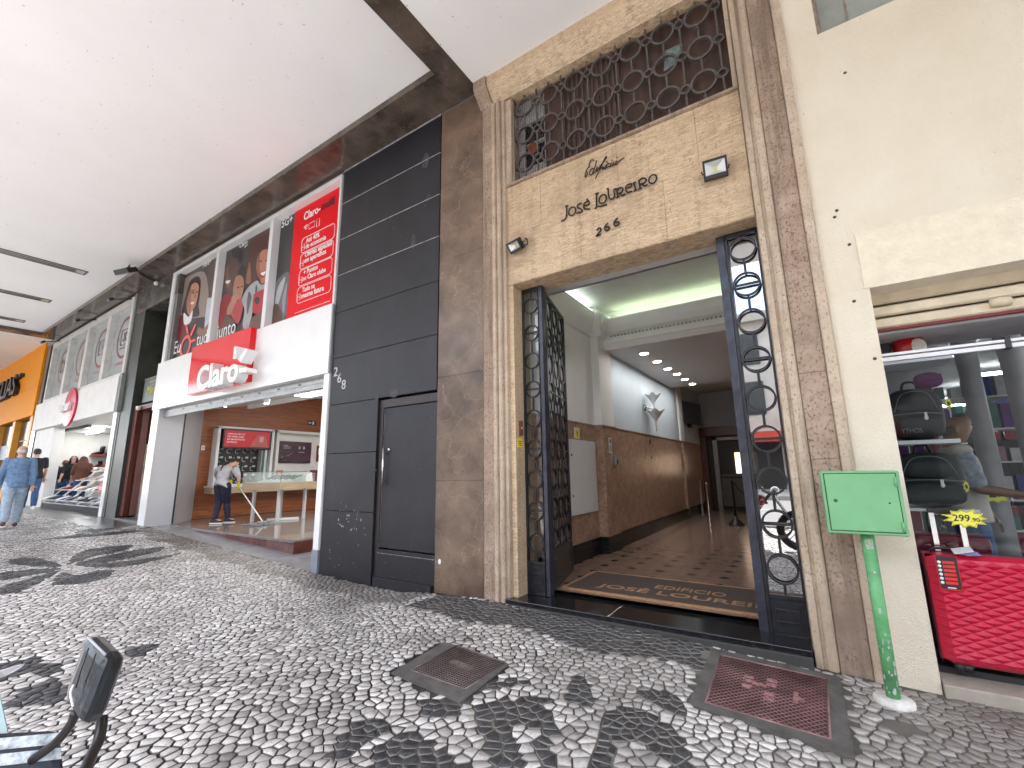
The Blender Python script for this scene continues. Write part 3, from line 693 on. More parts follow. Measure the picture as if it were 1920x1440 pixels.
# lettering
LET=mat('bronze_letters',(.022,.019,.018),.5,.3,var=.2)
def LQ(pts,y=4.052): return [onY(1050+u/8,280+v/8,y) for u,v in pts]
def LO(cx,cy,rx=52,ry=64): return [(cx+rx*math.cos(i*PI/7)-.35*0,cy-ry*math.sin(i*PI/7)-.30*rx*math.cos(i*PI/7)) for i in range(15)]
for ss in [[[(76,852),(120,842)],[(97,850),(102,930),(92,1015),(60,1060),(22,1076)]],[LO(182,930)],[[(325,803),(272,828),(262,868),(322,902),(326,935),(245,957)]],
 [[(432,768),(378,798),(352,845),(372,893),(447,897)],[(360,845),(432,828),(434,778)],[(395,765),(418,738)]],[[(525,672),(577,648)],[(550,662),(548,858)],[(518,892),(560,856),(620,850),(704,822)]],[LO(640,745,56)],
 [[(700,600),(722,592),(727,680),(752,742),(798,735),(816,690),(808,605),(848,590)]],[[(850,600),(868,718)],[(838,725),(890,708)],[(846,605),(905,572),(942,600),(920,648),(866,668)],[(890,660),(930,692),(978,662)]],
 [[(1078,512),(1010,532),(986,580),(1006,640),(1082,632)],[(992,580),(1062,560),(1074,520)]],[[(1110,502),(1130,612)],[(1088,508),(1136,490)],[(1104,622),(1156,600)]],[[(1182,470),(1202,590)],[(1170,602),(1225,580)],[(1172,472),(1240,432),(1290,452),(1270,500),(1202,526)],[(1230,520),(1270,548),(1314,524)]],[LO(1390,445,58)],
 [[(548,1218),(580,1180),(610,1190),(602,1232),(543,1302),(612,1268)]],[[(722,1105),(682,1140),(668,1190),(700,1222),(737,1190),(726,1160),(678,1168)]],[[(866,1030),(822,1070),(808,1120),(840,1152),(882,1120),(870,1086),(818,1098)]]]:
    m=MB()
    for s_ in ss:
        m.tube(bez(LQ(s_),4),.0085 if len(s_)<15 else .008,5)
    obj('letter',m,LET,t)
m=MB()
for s_ in [[(505,168),(470,158),(432,228),(442,255),(402,300),(374,395),(386,412),(412,370),(398,335)],[(505,292),(470,290),(444,350),(462,388),(500,340),(552,165)],[(512,300),(496,360),(520,345)],[(560,262),(535,335),(575,290)],[(575,290),(640,200),(698,118),(678,125),(600,290),(533,438)],[(600,292),(652,258),(638,302),(672,270)],[(694,228),(670,292),(704,268)],[(748,210),(714,215),(700,268),(744,252)],[(772,200),(750,262),(792,230)],[(806,190),(786,242),(832,215)],[(852,170),(828,212),(850,226),(882,180),(965,125)]]: m.tube(bez(LQ(s_),4),.0062,5)
for d_ in ((702,188),(782,163),(858,125)): m.ell(LQ([d_])[0],.008,.008,.008,0,8,5)
obj('script_word',m,LET,t)
# flood lights
def flood(px,py,w,h,lab,tilt,yaw,cable=False):
    c=onY(px,py,3.99);t=thing('floodlight',lab,'floodlight',tuple(c),'floodlights on the stone lintel')
    q=Matrix.Rotation(yaw,3,'Z')@Matrix.Rotation(tilt,3,'X')
    def T(x,y,z): return c+q@Vector((x,y,z))
    def qb(mb,x0,y0,z0,x1,y1,z1): mb.obox(T((x0+x1)/2,(y0+y1)/2,(z0+z1)/2),q@Vector(((x1-x0)/2,0,0)),q@Vector((0,(y1-y0)/2,0)),q@Vector((0,0,(z1-z0)/2)))
    m=MB();qb(m,-w/2,-.03,h/2-.022,w/2,.02,h/2);qb(m,-w/2,-.03,-h/2,w/2,.02,-h/2+.03);qb(m,-w/2,-.03,-h/2,-w/2+.018,.02,h/2);qb(m,w/2-.018,-.03,-h/2,w/2,.02,h/2);qb(m,-w/2,.015,-h/2,w/2,.04,h/2);obj('housing',m,BLACKP,t,bev=.003)
    a,b=w/2-.018,h/2-.022;i=.016;m=MB()
    P=[T(-a,-.02,-b+.008),T(a,-.02,-b+.008),T(a,-.02,b),T(-a,-.02,b),T(-i,.012,-i),T(i,.012,-i),T(i,.012,i),T(-i,.012,i)]
    m.add(P,[(0,1,5,4),(1,2,6,5),(2,3,7,6),(3,0,4,7)]);obj('reflector',m,mat('flood_reflector',(.68,.68,.68),.3,.5,var=.02),t)
    m=MB();m.add([P[4],P[5],P[6],P[7]],[(0,1,2,3)]);obj('led_chip',m,mat('led_yellow',(.75,.72,.10),.5,var=.05),t)
    m=MB();m.add([T(-a,-.024,-b),T(a,-.024,-b),T(a,-.024,b),T(-a,-.024,b)],[(0,1,2,3)]);obj('lens',m,glassmat('lens_glass',(.97,.97,.97),.04),t)
    m=MB();m.tube([T(-w/2-.012,0,0),T(-w/2-.012,.06,0),T(w/2+.012,.06,0),T(w/2+.012,0,0)],.007,6);m.tube([T(0,.03,-.02),c+Vector((0,.08,0))],.012,6);obj('bracket',m,BLACKP,t)
    if cable: obj('cable',MB().tube(bez([T(w/2,0,-.02),T(w/2+.05,.02,-.05),T(w/2+.06,.05,.0),T(w/2+.02,.07,.02)]),.008,6),BLACKP,t)
flood(1341,316,.2,.17,'larger black floodlight right of the numerals',R(14),R(6))
flood(966,461,.19,.13,'smaller black floodlight tilted down at the lower left of the lintel',R(38),R(-14),True)
# ---- window grille above the lintel
t=thing('window_grille','iron grille of linked ovals over the dark upper window','grille',(-1.37,4.15,4.73))
gx0,gx1,gz0,gz1=-2.62,-.14,4.735,5.955
m=MB()
ncol=8;dxc=.34
rowz=[5.0,5.39,5.785]
m.box(gx0,4.135,gz0,gx0+.02,4.155,gz1)
for k in range(ncol):
    cx=-2.45+k*dxc;sx_=cx-dxc/2
    for X in ((cx,sx_) if sx_>gx0 else (cx,)):
        if X>gx1-.02: continue
        zprev=gz0;r_=.115 if X==cx else .045
        for z in rowz: 
            m.box(X-.009,4.142,zprev,X+.009,4.156,z-r_);zprev=z+r_
        m.box(X-.009,4.142,zprev,X+.009,4.156,gz1)
    for z in rowz:
        if cx<gx1-.1: m.band((cx,4.15,z),.125,.103,-.014,.014,30)
        if sx_>gx0-.03: m.band((sx_,4.15,z),.052,.034,-.014,.014,18)
obj('oval_bars',m,IRONR,t)
m=MB()
for i in range(13): m.tube([(gx0+.02+i*.033,4.175,gz0),(gx0+.02+i*.033,4.175,gz1)],.0022,4)
for i in range(34): m.tube([(gx0,4.175,gz0+.02+i*.035),(gx0+.43,4.175,gz0+.02+i*.035)],.0022,4)
obj('wire_mesh',m,IRON,t)
t=thing('upper_window','dark brown boarded window behind the oval grille','window',(-1.37,4.4,4.73))
obj('board',MB().box(-2.2,4.205,gz0,gx1+.03,4.23,gz1),mat('brown_board',(.055,.026,.018),.5,var=.5,scale=3,stretch=(3,1,.4)),t)
m=MB();[m.box(-1.95+i*.062,4.192,gz0,-1.925+i*.062,4.204,gz1) for i in range(12)];obj('ribs',m,mat('rib_brown',(.085,.05,.04),.5,var=.3),t)
m=MB();m.box(-2.66,4.25,gz0-.02,-2.2,4.29,5.0);m.box(-2.66,4.25,5.62,-2.2,4.29,5.95);m.box(-2.66,4.25,5.0,-2.52,4.29,5.62);m.box(-2.24,4.255,5.0,-2.2,4.29,5.62);m.box(-2.52,4.255,5.3,-2.24,4.29,5.335);obj('frame',m,mat('window_frame_grey',(.42,.42,.42),.6,scale=5),t)
obj('pane',MB().box(-2.52,4.30,5.0,-2.24,4.32,5.62),mat('dark_pane',(.01,.008,.008),.2),t)
obj('lamp_disc',MB().ell((-2.40,4.23,5.22),.07,.02,.09),mat('orange_disc',(.28,.07,.02),.5),t)
obj('broken_pane',MB().sheet([(-.78,4.2,5.38),(-.6,4.2,5.42),(-.57,4.2,5.6),(-.74,4.2,5.62)],.004),mat('teal_rag',(.14,.19,.19),.6,var=.5,scale=20),t)
obj('back_wall',MB().box(-3.0,4.5,4.6,.3,4.55,6.2),mat('dark_void',(.01,.01,.01),.9,var=0),t)
def pm2(c): return mat('goods_%d_%d_%d'%tuple(int(v*100) for v in c),c,.5,var=.15,scale=9)
def rbox0(*a): return MB().box(*a)
# ================================================================ GATES
def gate_panel(t,fn,u0,u1,z0,z1,cols,rz,rad,kick,names=('frame','ring_bars','kick_panel'),st=.03,mt=None):
    """fn(u,w,z)->world, u along the panel, w across its thickness"""
    mt=mt or IRON
    def bx(mb,a,b,c,d,e,f): 
        P=[fn(x,y,z) for z in (c,f) for x,y in ((a,b),(d,b),(d,e),(a,e))]
        mb.add(P,[(0,3,2,1),(4,5,6,7),(0,1,5,4),(1,2,6,5),(2,3,7,6),(3,0,4,7)])
    m=MB();bx(m,u0,-.02,z0,u0+st,.02,z1);bx(m,u1-st,-.02,z0,u1,.02,z1);bx(m,u0+st,-.02,z1-.035,u1-st,.02,z1);bx(m,u0+st,-.018,kick-.02,u1-st,.018,kick+.015)
    obj(names[0],m,mt,t,bev=.003)
    m=MB();w=(u1-u0-2*st)/cols
    U=(Vector(fn(1,0,0))-Vector(fn(0,0,0)));Wv=(Vector(fn(0,1,0))-Vector(fn(0,0,0)))
    for c in range(cols):
        cx=u0+st+w*(c+.5);zp=kick+.015
        for i,z in enumerate(rz):
            m.band(fn(cx,0,z),rad,rad-.014,-.014,.014,28,0,U,(0,0,1),Wv)
            bx(m,cx-.008,-.008,zp,cx+.008,.008,z-rad+.004);zp=z+rad-.004
            if i%2==1: bx(m,cx-rad+.01,-.011,z-.009,cx+rad-.01,.011,z+.009)
        bx(m,cx-.008,-.008,zp,cx+.008,.008,z1-.03)
        if c: bx(m,cx-w/2-.008,-.01,kick,cx-w/2+.008,.01,z1-.03)
    obj(names[1],m,mt,t)
    m=MB();bx(m,u0+st,-.01,z0+.03,u1-st,.01,kick-.02);bx(m,u0+st,-.022,z0,u1-st,.022,z0+.03)
    a,b,c,d=u0+st+.035,u1-st-.035,z0+.11,kick-.09
    for (p,q,r_,s_) in ((a,b,c,c+.012),(a,b,d-.012,d),(a,a+.012,c+.012,d-.012),(b-.012,b,c+.012,d-.012)): bx(m,p,-.018,r_,q,-.009,s_)
    obj(names[2],m,mt,t,bev=.002)
rz9=[.54+.332*i for i in range(9)]
t=thing('gate_sidelight','narrow fixed iron sidelight of stacked rings at the left jamb','gate panel',(-2.5,4.27,.03),'ironwork of the entrance gate')
gate_panel(t,lambda u,w,z:(u,4.27+w,z),-2.618,-2.385,.03,3.41,1,rz9,.098,.34,st=.018)
obj('pane',MB().box(-2.6,4.30,.36,-2.4,4.304,3.38),glassmat('clear_pane',(.93,.95,.95),.02),t)
t=thing('gate_sidelight','narrow fixed iron sidelight with mirror-like glass at the right jamb','gate panel',(-.3,4.27,.0),'ironwork of the entrance gate')
gate_panel(t,lambda u,w,z:(u,4.27+w,z),-.405,-.13,-.0,3.41,1,[.50+.343*i for i in range(9)],.112,.30,st=.022)
obj('pane',MB().box(-.385,4.31,.32,-.15,4.314,3.38),glassmat('mirror_pane',(.16,.16,.17),.38,.01),t)
t=thing('gate_post','flat black iron post standing free at the right side of the opening','post',(-.45,4.27,.0))
obj('bar',MB().box(-.475,4.25,-.02,-.408,4.31,3.405),mat('scuffed_iron',(.035,.038,.055),.3,.2,var=.5,scale=9,bmp=.2),t,bev=.003)
m=MB();[m.lathe((-.44,4.249,z),[(.006,0),(.005,.004)],8,ax=(0,-1,0)) for z in (.4,.9,1.4,1.9,2.4,2.9,3.2)];obj('rivets',m,IRONR,t)
# open leaf
h0=Vector((-2.375,4.36,0));hd=(Vector((-2.62,5.33,0))-h0);hl=hd.length;hd.normalize();hn=Vector((hd.y,-hd.x,0))
t=thing('gate_leaf','tall iron gate leaf of three ring columns swung open into the hall','gate',(h0.x,h0.y,.06))
gate_panel(t,lambda u,w,z:h0+hd*u-hn*w+Vector((0,0,z)),0,hl,.07,3.38,3,rz9,.125,.44,('frame','ring_bars','kick_panel'),st=.04)
m=MB();m.box(-2.405,4.25,.03,-2.345,4.33,3.41);obj('hinge_post',m,mat('scuffed_iron',()),t,bev=.003) if 0 else obj('hinge_post',m,MATS['scuffed_iron'],t,bev=.003)
# ================================================================ ENTRANCE HALL
FZ=.06
def wallthing(name,lab,mb,mt,cat='wall',bev=0,group=None): return thing1(name,mb,mt,lab,cat,group,bev)
m=MB().add([(-2.8,4.44,FZ),(.42,4.44,FZ),(.42,15,FZ),(-2.8,15,FZ)],[(0,1,2,3)]);obj('hall_floor',m,HFLOOR,kind='structure')
m=MB();H=.42;m.box(-2.8,4.42,3.50,H,4.78,3.58);m.box(-2.8,4.44,3.44,H,4.62,3.5);m.box(-2.75,4.78,3.93,H,7.0,3.97);m.box(-2.75,6.98,3.28,H,11.4,3.31);m.box(-2.75,11.4,3.6,H,15,3.65);m.box(-2.75,4.74,3.5,H,4.78,3.97);m.box(-2.7,11.38,3.28,H,11.42,3.6)
obj('hall_ceiling',m,HALLC,kind='structure')
t=thing('hall_side_wall','left hall wall with brown marble dado below white paint','wall',(-2.8,8,0))
ZD=1.985
obj('dado',MB().box(-2.9,4.42,.3,-2.752,6.6,ZD-.02).box(-2.9,6.6,.3,-2.62,7.15,ZD-.02).box(-2.9,7.15,.3,-2.67,12.0,ZD-.02).box(-2.9,12.0,.3,-2.62,12.25,ZD-.02).box(-2.9,12.25,.3,-2.67,14.8,ZD-.02),DADO,t,bev=.003)
m=MB();m.box(-2.9,4.43,FZ,-2.742,6.59,.298);m.box(-2.9,6.59,FZ,-2.608,7.16,.298);m.box(-2.9,7.16,FZ,-2.655,14.8,.298);obj('skirting',m,BLKSTONE,t,bev=.003)
m=MB();m.box(-2.9,4.42,ZD-.019,-2.745,6.59,ZD+.002);m.box(-2.9,6.59,ZD-.019,-2.612,7.16,ZD+.002);m.box(-2.9,7.16,ZD-.019,-2.66,14.8,ZD+.002);obj('dado_rail',m,DADO,t)
obj('upper_wall',MB().box(-2.9,4.42,ZD+.003,-2.755,6.6,3.97),HALLW,t)
obj('pilaster',MB().box(-2.9,6.602,ZD+.003,-2.63,7.14,3.97),HALLW,t,bev=.004)
obj('pale_wall',MB().box(-2.9,7.142,ZD+.003,-2.672,11.9,3.6).box(-2.9,12.3,ZD+.003,-2.672,14.8,3.65),HALLB,t)
obj('far_pilaster',MB().box(-2.9,11.902,ZD+.003,-2.63,12.298,3.65),HALLW,t,bev=.004)
m=MB()  # cornice with dentils
cp=[(0,3.42),(.03,3.43),(.035,3.47),(.05,3.5),(.08,3.56),(.13,3.66),(.15,3.74),(.15,3.8),(0,3.8)]
m.prism(cp,lambda a,b,c:(-2.754+a,c,b),4.78,6.6);m.prism([(a,b) for a,b in cp],lambda a,b,c:(-2.629+a,c,b),6.58,7.0)
m.prism(cp,lambda a,b,c:(c,6.6-a,b),-2.75,-2.55)
for i in range(38): m.box(-2.72,4.82+i*.047,3.432,-2.708,4.845+i*.047,3.458)
for i in range(8): m.box(-2.594,6.61+i*.047,3.432,-2.583,6.635+i*.047,3.458)
obj('cornice',m,HALLW,t)
t=thing('ceiling_crossbeam','white moulded crossbeam where the hall ceiling steps down','beam',(-1,6.9,3.28))
m=MB();bp=[(6.98,3.27),(6.93,3.27),(6.92,3.30),(6.90,3.31),(6.89,3.34),(6.86,3.36),(6.86,3.44),(6.90,3.45),(6.90,3.50),(6.85,3.53),(6.80,3.62),(6.76,3.72),(6.76,3.75),(6.98,3.75)]
m.prism(bp,lambda a,b,c:(c,a,b),-2.63,.42);obj('beam',m,HALLW,t);obj('upstand',MB().box(-2.63,6.99,3.70,.42,7.05,3.93),HALLW,t)
m=MB();[m.ell((-2.5+i*.06,6.885,3.475),.02,.018,.016,0,8,6) for i in range(48)];obj('bead_moulding',m,mat('bead_brown',(.42,.38,.34),.6),t)
t=thing('cove_light','greenish strip light glowing on top of the hall crossbeam','light',(-1,6.9,3.76))
obj('tube',MB().tube([(-2.45,6.86,3.765),(.38,6.86,3.765)],.012,8),mat('cove_green',(.6,.9,.5),.5,var=0,emit=2.2,ecol=(.80,1,.66)),t)
obj('side_tube',MB().tube([(-2.66,4.95,3.84),(-2.66,6.5,3.84)],.015,8),mat('cove_white',(.8,1,.85),.5,var=0,emit=1.6,ecol=(.85,1,.88)),t)
for i in range(6):
    a=onZ(1207.6,662.3,3.28);b=onZ(1297,720,3.28);k=[0,.24,.45,.65,.83,1.0][i];p=a.lerp(b,k) if 0 else onZ(*[(1207.6,662.3),(1232,677.5),(1252,691),(1269.5,701),(1284,711),(1298,719.5)][i],3.28)
    t=thing('downlight','round recessed downlight, '+['nearest','second','third','fourth','fifth','farthest'][i]+' of the six in the hall ceiling','ceiling light',tuple(p),'downlights in the hall')
    obj('trim',MB().band(tuple(p),.088,.07,0,.012,20,0,(1,0,0),(0,1,0),(0,0,-1)),WHITEM,t)
    obj('lens',MB().lathe((p.x,p.y,p.z-.004),[(.07,0),(.068,.003)],20),LAMP,t)
t=thing('hall_end_wall','pale end wall of the hall above the dark lift doorway','wall',(-1,14.8,0))
obj('upper',MB().box(-2.9,14.8,2.5,.42,14.9,3.65),HALLB,t)
obj('stone_surround',MB().box(-2.67,14.5,2.22,.42,14.8,2.499).box(-2.67,14.5,FZ,-2.5,14.8,2.22),mat('dark_red_stone',(.10,.035,.025),.35,scale=8),t,bev=.01)
obj('dark_panel',MB().box(-2.5,14.72,FZ,.42,14.82,2.22),mat('dark_lift_hall',(.02,.016,.015),.5),t)
m=MB();m.box(-2.34,14.6,FZ,-2.22,14.7,2.18);m.box(-2.34,14.6,2.1,.2,14.7,2.18);obj('door_frame',m,mat('dim_steel',(.30,.30,.30),.4,.3),t)
m=MB();m.box(-1.78,14.66,1.12,-1.2,14.7,1.72);obj('lit_opening',m,mat('warm_glow',(.8,.5,.3),.6,emit=.55,ecol=(1,.72,.5),var=.4,scale=8),t)
m=MB();m.box(-2.2,14.62,1.02,.2,14.7,1.1);m.box(-2.2,14.64,.18,.2,14.7,.98);obj('counter',m,mat('counter_grey',(.12,.12,.12),.5),t)
thing1('hall_right_wall',MB().box(.42,4.42,0,.48,15,4),DADO,'right wall of the entrance hall hidden behind the sidelight','wall')
# fittings
t=thing('electrical_cabinet','flat white electrical cabinet door on the marble dado behind the open gate','cabinet',(-2.74,6,.7))
obj('door',MB().box(-2.75,5.57,.69,-2.715,6.49,1.72),mat('cabinet_white',(.66,.66,.66),.45,var=.04),t,bev=.006)
m=MB();[m.lathe((-2.715,5.64,z),[(.016,0),(.014,.006)],10,ax=(1,0,0)) for z in (.95,1.5)];obj('lock',m,IRON,t)
def wallsign(name,lab,y0,y1,z0,z1,X,mt,cat='sign'):
    t=thing(name,lab,cat,(X,(y0+y1)/2,z0));obj('plate',MB().box(X,y0,z0,X+.006,y1,z1),mt,t,bev=.001);return t
t=wallsign('warning_sign','yellow high-voltage warning sign on the hall wall above the cabinet',5.82,6.0,1.74,1.90,-2.75,mat('sign_cream',(.72,.68,.5),.5))
m=MB().sheet([(-2.742,5.835,1.76),(-2.742,5.985,1.76),(-2.742,5.91,1.89)],.002);obj('triangle',m,mat('warning_yellow',(.80,.62,.02),.5),t)
m=MB().sheet([(-2.739,5.915,1.865),(-2.739,5.89,1.82),(-2.739,5.91,1.82),(-2.739,5.9,1.775),(-2.739,5.93,1.83),(-2.739,5.912,1.83)],.001);obj('bolt',m,BLACKP,t)
t=wallsign('notice','small white paper notice on the hall pilaster',6.8,6.93,1.55,1.80,-2.62,mat('paper',(.7,.68,.66),.7))
m=MB();m.box(-2.613,6.84,1.71,-2.611,6.89,1.77);[m.box(-2.613,6.82,1.58+i*.02,-2.611,6.91,1.587+i*.02) for i in range(5)];obj('print',m,mat('ink_grey',(.1,.1,.1),.6),t)
t=thing('intercom','grey intercom box on the hall pilaster below the notice','intercom',(-2.62,7.05,1.35));obj('body',MB().box(-2.62,6.98,1.36,-2.57,7.09,1.52),mat('intercom_grey',(.30,.31,.32),.4,.3),t,bev=.008);obj('buttons',MB().box(-2.569,7.0,1.38,-2.564,7.05,1.45),BLACKP,t)
t=thing('wall_switch','small brass switch plate on the marble dado under the wall light','switch',(-2.67,9.24,1.78));obj('plate',MB().box(-2.67,9.2,1.78,-2.66,9.3,1.9),mat('brass',(.35,.25,.1),.4,.7),t,bev=.003);obj('toggle',MB().box(-2.659,9.23,1.82,-2.65,9.26,1.86),BLACKP,t)
t=thing('wall_outlet','small round outlet lower on the marble dado','outlet',(-2.67,9.3,1.5));obj('disc',MB().lathe((-2.67,9.3,1.53),[(.04,0),(.035,.012)],14,ax=(1,0,0)),MATS['brass'],t)
# glass wall light
t=thing('wall_light','ornate frosted glass wall light with two curled leaf cups','wall light',(-2.6,9.15,2.1))
GLS=mat('frosted_glass',(.78,.80,.82),.25,var=.1,scale=18)
obj('mount',MB().lathe((-2.67,9.05,2.52),[(.07,0),(.06,.03),(.02,.06)],14,ax=(1,0,0)),CHROME,t)
def cup(cz,cy,rr_,h,down=1):
    m=MB();n=24;V=[];F=[]
    for k in range(7):
        q=k/6;r0=.02+rr_*q**1.3
        for j in range(n):
            a=2*PI*j/n;r1=r0*(1+.16*math.cos(5*a)*q);V.append((-2.50+r1*math.cos(a)*.75,cy+r1*math.sin(a),cz+h*q+.03*math.cos(5*a)*q*q))
    for k in range(6):
        for j in range(n): F.append((k*n+j,k*n+(j+1)%n,(k+1)*n+(j+1)%n,(k+1)*n+j))
    m.add(V,F,0,True);return m
obj('upper_cup',cup(2.58,9.12,.17,.2),GLS,t);obj('lower_cup',cup(2.22,9.22,.2,.24),GLS,t)
m=MB();m.tube(bez([(-2.62,9.05,2.52),(-2.5,9.1,2.5),(-2.5,9.12,2.6)]),.014,8);m.tube(bez([(-2.62,9.05,2.5),(-2.48,9.15,2.42),(-2.5,9.2,2.3),(-2.5,9.22,2.08)]),[.014]*12+[.02]*6+[.004],8) if 0 else m.tube(bez([(-2.62,9.05,2.5),(-2.48,9.15,2.42),(-2.5,9.2,2.3),(-2.5,9.22,2.05)]),.016,8);obj('arm',m,GLS,t)
t=thing('television','dark flat television mounted high on the far hall wall','television',(-2.6,12.9,2.45));m=MB().obox((-2.52,13.0,2.78),(.015,.0,0),(.12,.52,0),(0,0,.31));obj('screen',m,mat('screen_dark',(.05,.055,.065),.15),t,bev=.01);obj('wall_arm',MB().box(-2.67,12.95,2.4,-2.55,13.05,2.6),BLACKP,t)
def stan(p,lab,mt,rope=False):
    t=thing('rope_post',lab,'rope post',tuple(p))
    obj('pole',MB().lathe(tuple(p),[(.024,0),(.024,.9),(.034,.905),(.034,.96),(.012,.975)],12),mt,t);obj('base',MB().lathe(tuple(p),[(.17,0),(.16,.02),(.05,.14),(.026,.2)],16),mt,t)
    if rope: obj('rope',MB().tube(bez([p+Vector((.03,0,.93)),p+Vector((.15,0,.72)),p+Vector((.35,0,.6)),p+Vector((.6,0,.7)),p+Vector((.85,0,.93))]),.014,6),BLACKP,t)
p=onZ(1381,985,FZ);stan(p,'black rope post with a drooping rope in the hall',BLACKP,True);stan(p+Vector((.85,0,0)),'black rope post holding the far end of the rope behind the gate',BLACKP)
p=onZ(1332,986,FZ);t=thing('steel_post','slim bright steel post standing in the hall','post',tuple(p));obj('pole',MB().lathe(tuple(p),[(.06,0),(.02,.02),(.018,.85),(.03,.87),(.02,.92)],10),CHROME,t)
p=onZ(1318,966,FZ);t=thing('steel_post','slim dull steel post near the far end of the hall','post',tuple(p));obj('pole',MB().lathe(tuple(p),[(.06,0),(.02,.02),(.018,.85),(.02,.92)],10),mat('dull_steel',(.25,.24,.24),.4,.8),t)
# doormat
t=thing('doormat','brown entrance doormat with a tan border and the building name','doormat',(-1.5,5,FZ))
mx0,mx1,my0,my1=-2.36,-.06,4.52,5.42
obj('pile',MB().box(mx0+.03,my0+.03,FZ,mx1-.03,my1-.03,FZ+.012),mat('mat_brown',(.085,.06,.05),.95,var=.35,scale=60,bmp=.6,bscale=200),t)
TAN=mat('mat_tan',(.40,.22,.11),.95,var=.2,scale=60,bmp=.4,bscale=200)
m=MB();z=FZ+.013
for a in ((mx0,my0,mx1,my0+.035),(mx0,my1-.035,mx1,my1),(mx0,my0+.035,mx0+.035,my1-.035),(mx1-.035,my0+.035,mx1,my1-.035)): m.box(a[0],a[1],FZ,a[2],a[3],z)
obj('border',m,TAN,t)
FM=lambda u,v,w:(u,v,FZ+.011+w)
text('lettering','JOSÉ LOUREIRO',TAN,t,FM,-2.05,-.2,4.68,4.90,.003,off=.01);text('lettering','EDIFICIO',TAN,t,FM,-1.5,-.82,4.96,5.10,.003,off=.005)
# socket + yellow tag on left jamb
t=thing('door_sensor','brown door buzzer on the left jamb reveal','buzzer',(-2.61,4.2,1.8));obj('body',MB().box(-2.62,4.14,1.68,-2.60,4.2,1.84),mat('buzzer_brown',(.16,.06,.03),.4),t,bev=.003);obj('button',MB().lathe((-2.6,4.17,1.76),[(.012,0),(.01,.006)],10,ax=(1,0,0)),WHITEM,t)
t=thing('smile_sticker','small yellow camera warning sticker below the buzzer','sticker',(-2.61,4.17,1.55));obj('plate',MB().box(-2.62,4.10,1.55,-2.615,4.2,1.65),mat('sticker_yellow',(.85,.66,.03),.5),t);m=MB();[m.box(-2.6145,4.115,1.57+i*.02,-2.6135,4.185,1.577+i*.02) for i in range(3)];obj('print',m,BLACKP,t)
# ================================================================ CREAM BUILDING + LUGGAGE SHOP
t=thing('cream_wall','rough cream plastered wall around the luggage shop opening','wall',(1,4.1,0))
XJ=.533;ZO=2.585
m=MB();m.box(.274,4.03,-.15,XJ,4.6,ZO);obj('pier',m,PLAS,t,bev=.006)
m=MB();m.box(.274,4.0302,ZO,3.6,4.3,4.855);m.box(.274,4.0302,4.855,.49,4.3,6.258);obj('upper_wall',m,PLAS,t)
obj('rough_lintel',MB().box(.50,4.022,ZO-.004,3.6,4.0295,3.02),mat('rough_plaster',(.77,.69,.54),.8,var=.07,scale=12,bmp=1.0,bscale=45),t,bev=.003)
obj('lintel_lip',MB().box(XJ,4.018,ZO-.008,3.6,4.25,ZO-.0045),mat('lip_cream',(.78,.72,.6),.6,bmp=.3),t)
m=MB();m.box(.535,4.2,4.855,3.6,4.25,6.258);obj('window_panel',m,mat('grey_green_board',(.30,.32,.29),.6),t)
m=MB();m.box(.492,4.08,4.857,.515,4.2,6.258);m.box(.517,4.12,4.857,.533,4.2,6.258);m.box(.72,4.19,4.857,.735,4.2,6.258);obj('window_frame',m,mat('weathered_wood',(.28,.22,.18),.7,var=.4,scale=12),t,bev=.003)
m=MB();[m.ell((x,4.028,z),.012,.003,.012,0,8,5) for x,z in [(.42,3.25),(.40,3.2),(.46,2.95),(.72,2.75),(.75,2.74),(.43,2.5),(.49,2.05),(.62,4.4)]];obj('pock_marks',m,mat('pock_dark',(.08,.06,.05),.9),t)
t=thing('roller_shutter','cream roller shutter drawn up under the luggage shop lintel','shutter',(1.5,4.24,2.28))
CRM=mat('shutter_cream',(.62,.53,.38),.5,var=.12,scale=9)
m=MB();sp=[]
for z0,z1 in ((2.50,2.62),(2.405,2.49),(2.31,2.395)): m.prism([(4.235,z0),(4.222,z0+.012),(4.222,z1-.02),(4.235,z1-.008),(4.26,z1-.008),(4.26,z0)],lambda a,b,c:(c,a,b),XJ,3.6)
obj('slats',m,CRM,t);obj('bottom_edge',MB().box(XJ,4.225,2.288,3.6,4.262,2.308),mat('rust_red',(.16,.02,.02),.6),t)
obj('stop',MB().lathe((1.22,4.21,2.37),[(.03,-.05),(.035,0),(.03,.05)],12,ax=(1,0,0)),CRM,t)
YG=4.30
t=thing('shop_window','glazed front of the luggage shop with a white aluminium top rail','shop window',(1.5,YG,0))
obj('top_rail',MB().box(XJ,YG-.02,2.065,3.6,YG+.02,2.095).box(XJ,YG-.025,2.105,3.6,YG+.02,2.125),mat('aluminium_white',(.72,.73,.75),.3,.2,var=.05),t,bev=.002)
obj('side_rail',MB().box(XJ,YG-.02,.02,XJ+.018,YG+.02,2.06),MATS['aluminium_white'],t)
obj('pane',MB().box(XJ+.02,YG,.02,3.6,YG+.006,2.062),glassmat('shop_pane',(.82,.84,.84),.0),t)
obj('clip',MB().box(1.215,YG-.03,2.06,1.245,YG+.03,2.14),BLACKP,t,bev=.004)
obj('sill',MB().box(XJ+.006,3.99,-.14,3.6,4.22,-.035),mat('sill_stone',(.36,.32,.27),.7,scale=9,bmp=.4),t,bev=.008)
obj('dark_floor',MB().box(XJ+.006,4.222,-.14,3.6,YG+.5,-.0),mat('dark_sill',(.03,.03,.03),.5),t)
m=MB();m.add([(.3,4.3,.0),(12,4.3,.0),(12,22,.0),(.3,22,.0)],[(0,1,2,3)]);obj('shop_floor',m,mat('shop_floor',(.4,.4,.4),.2),kind='structure')
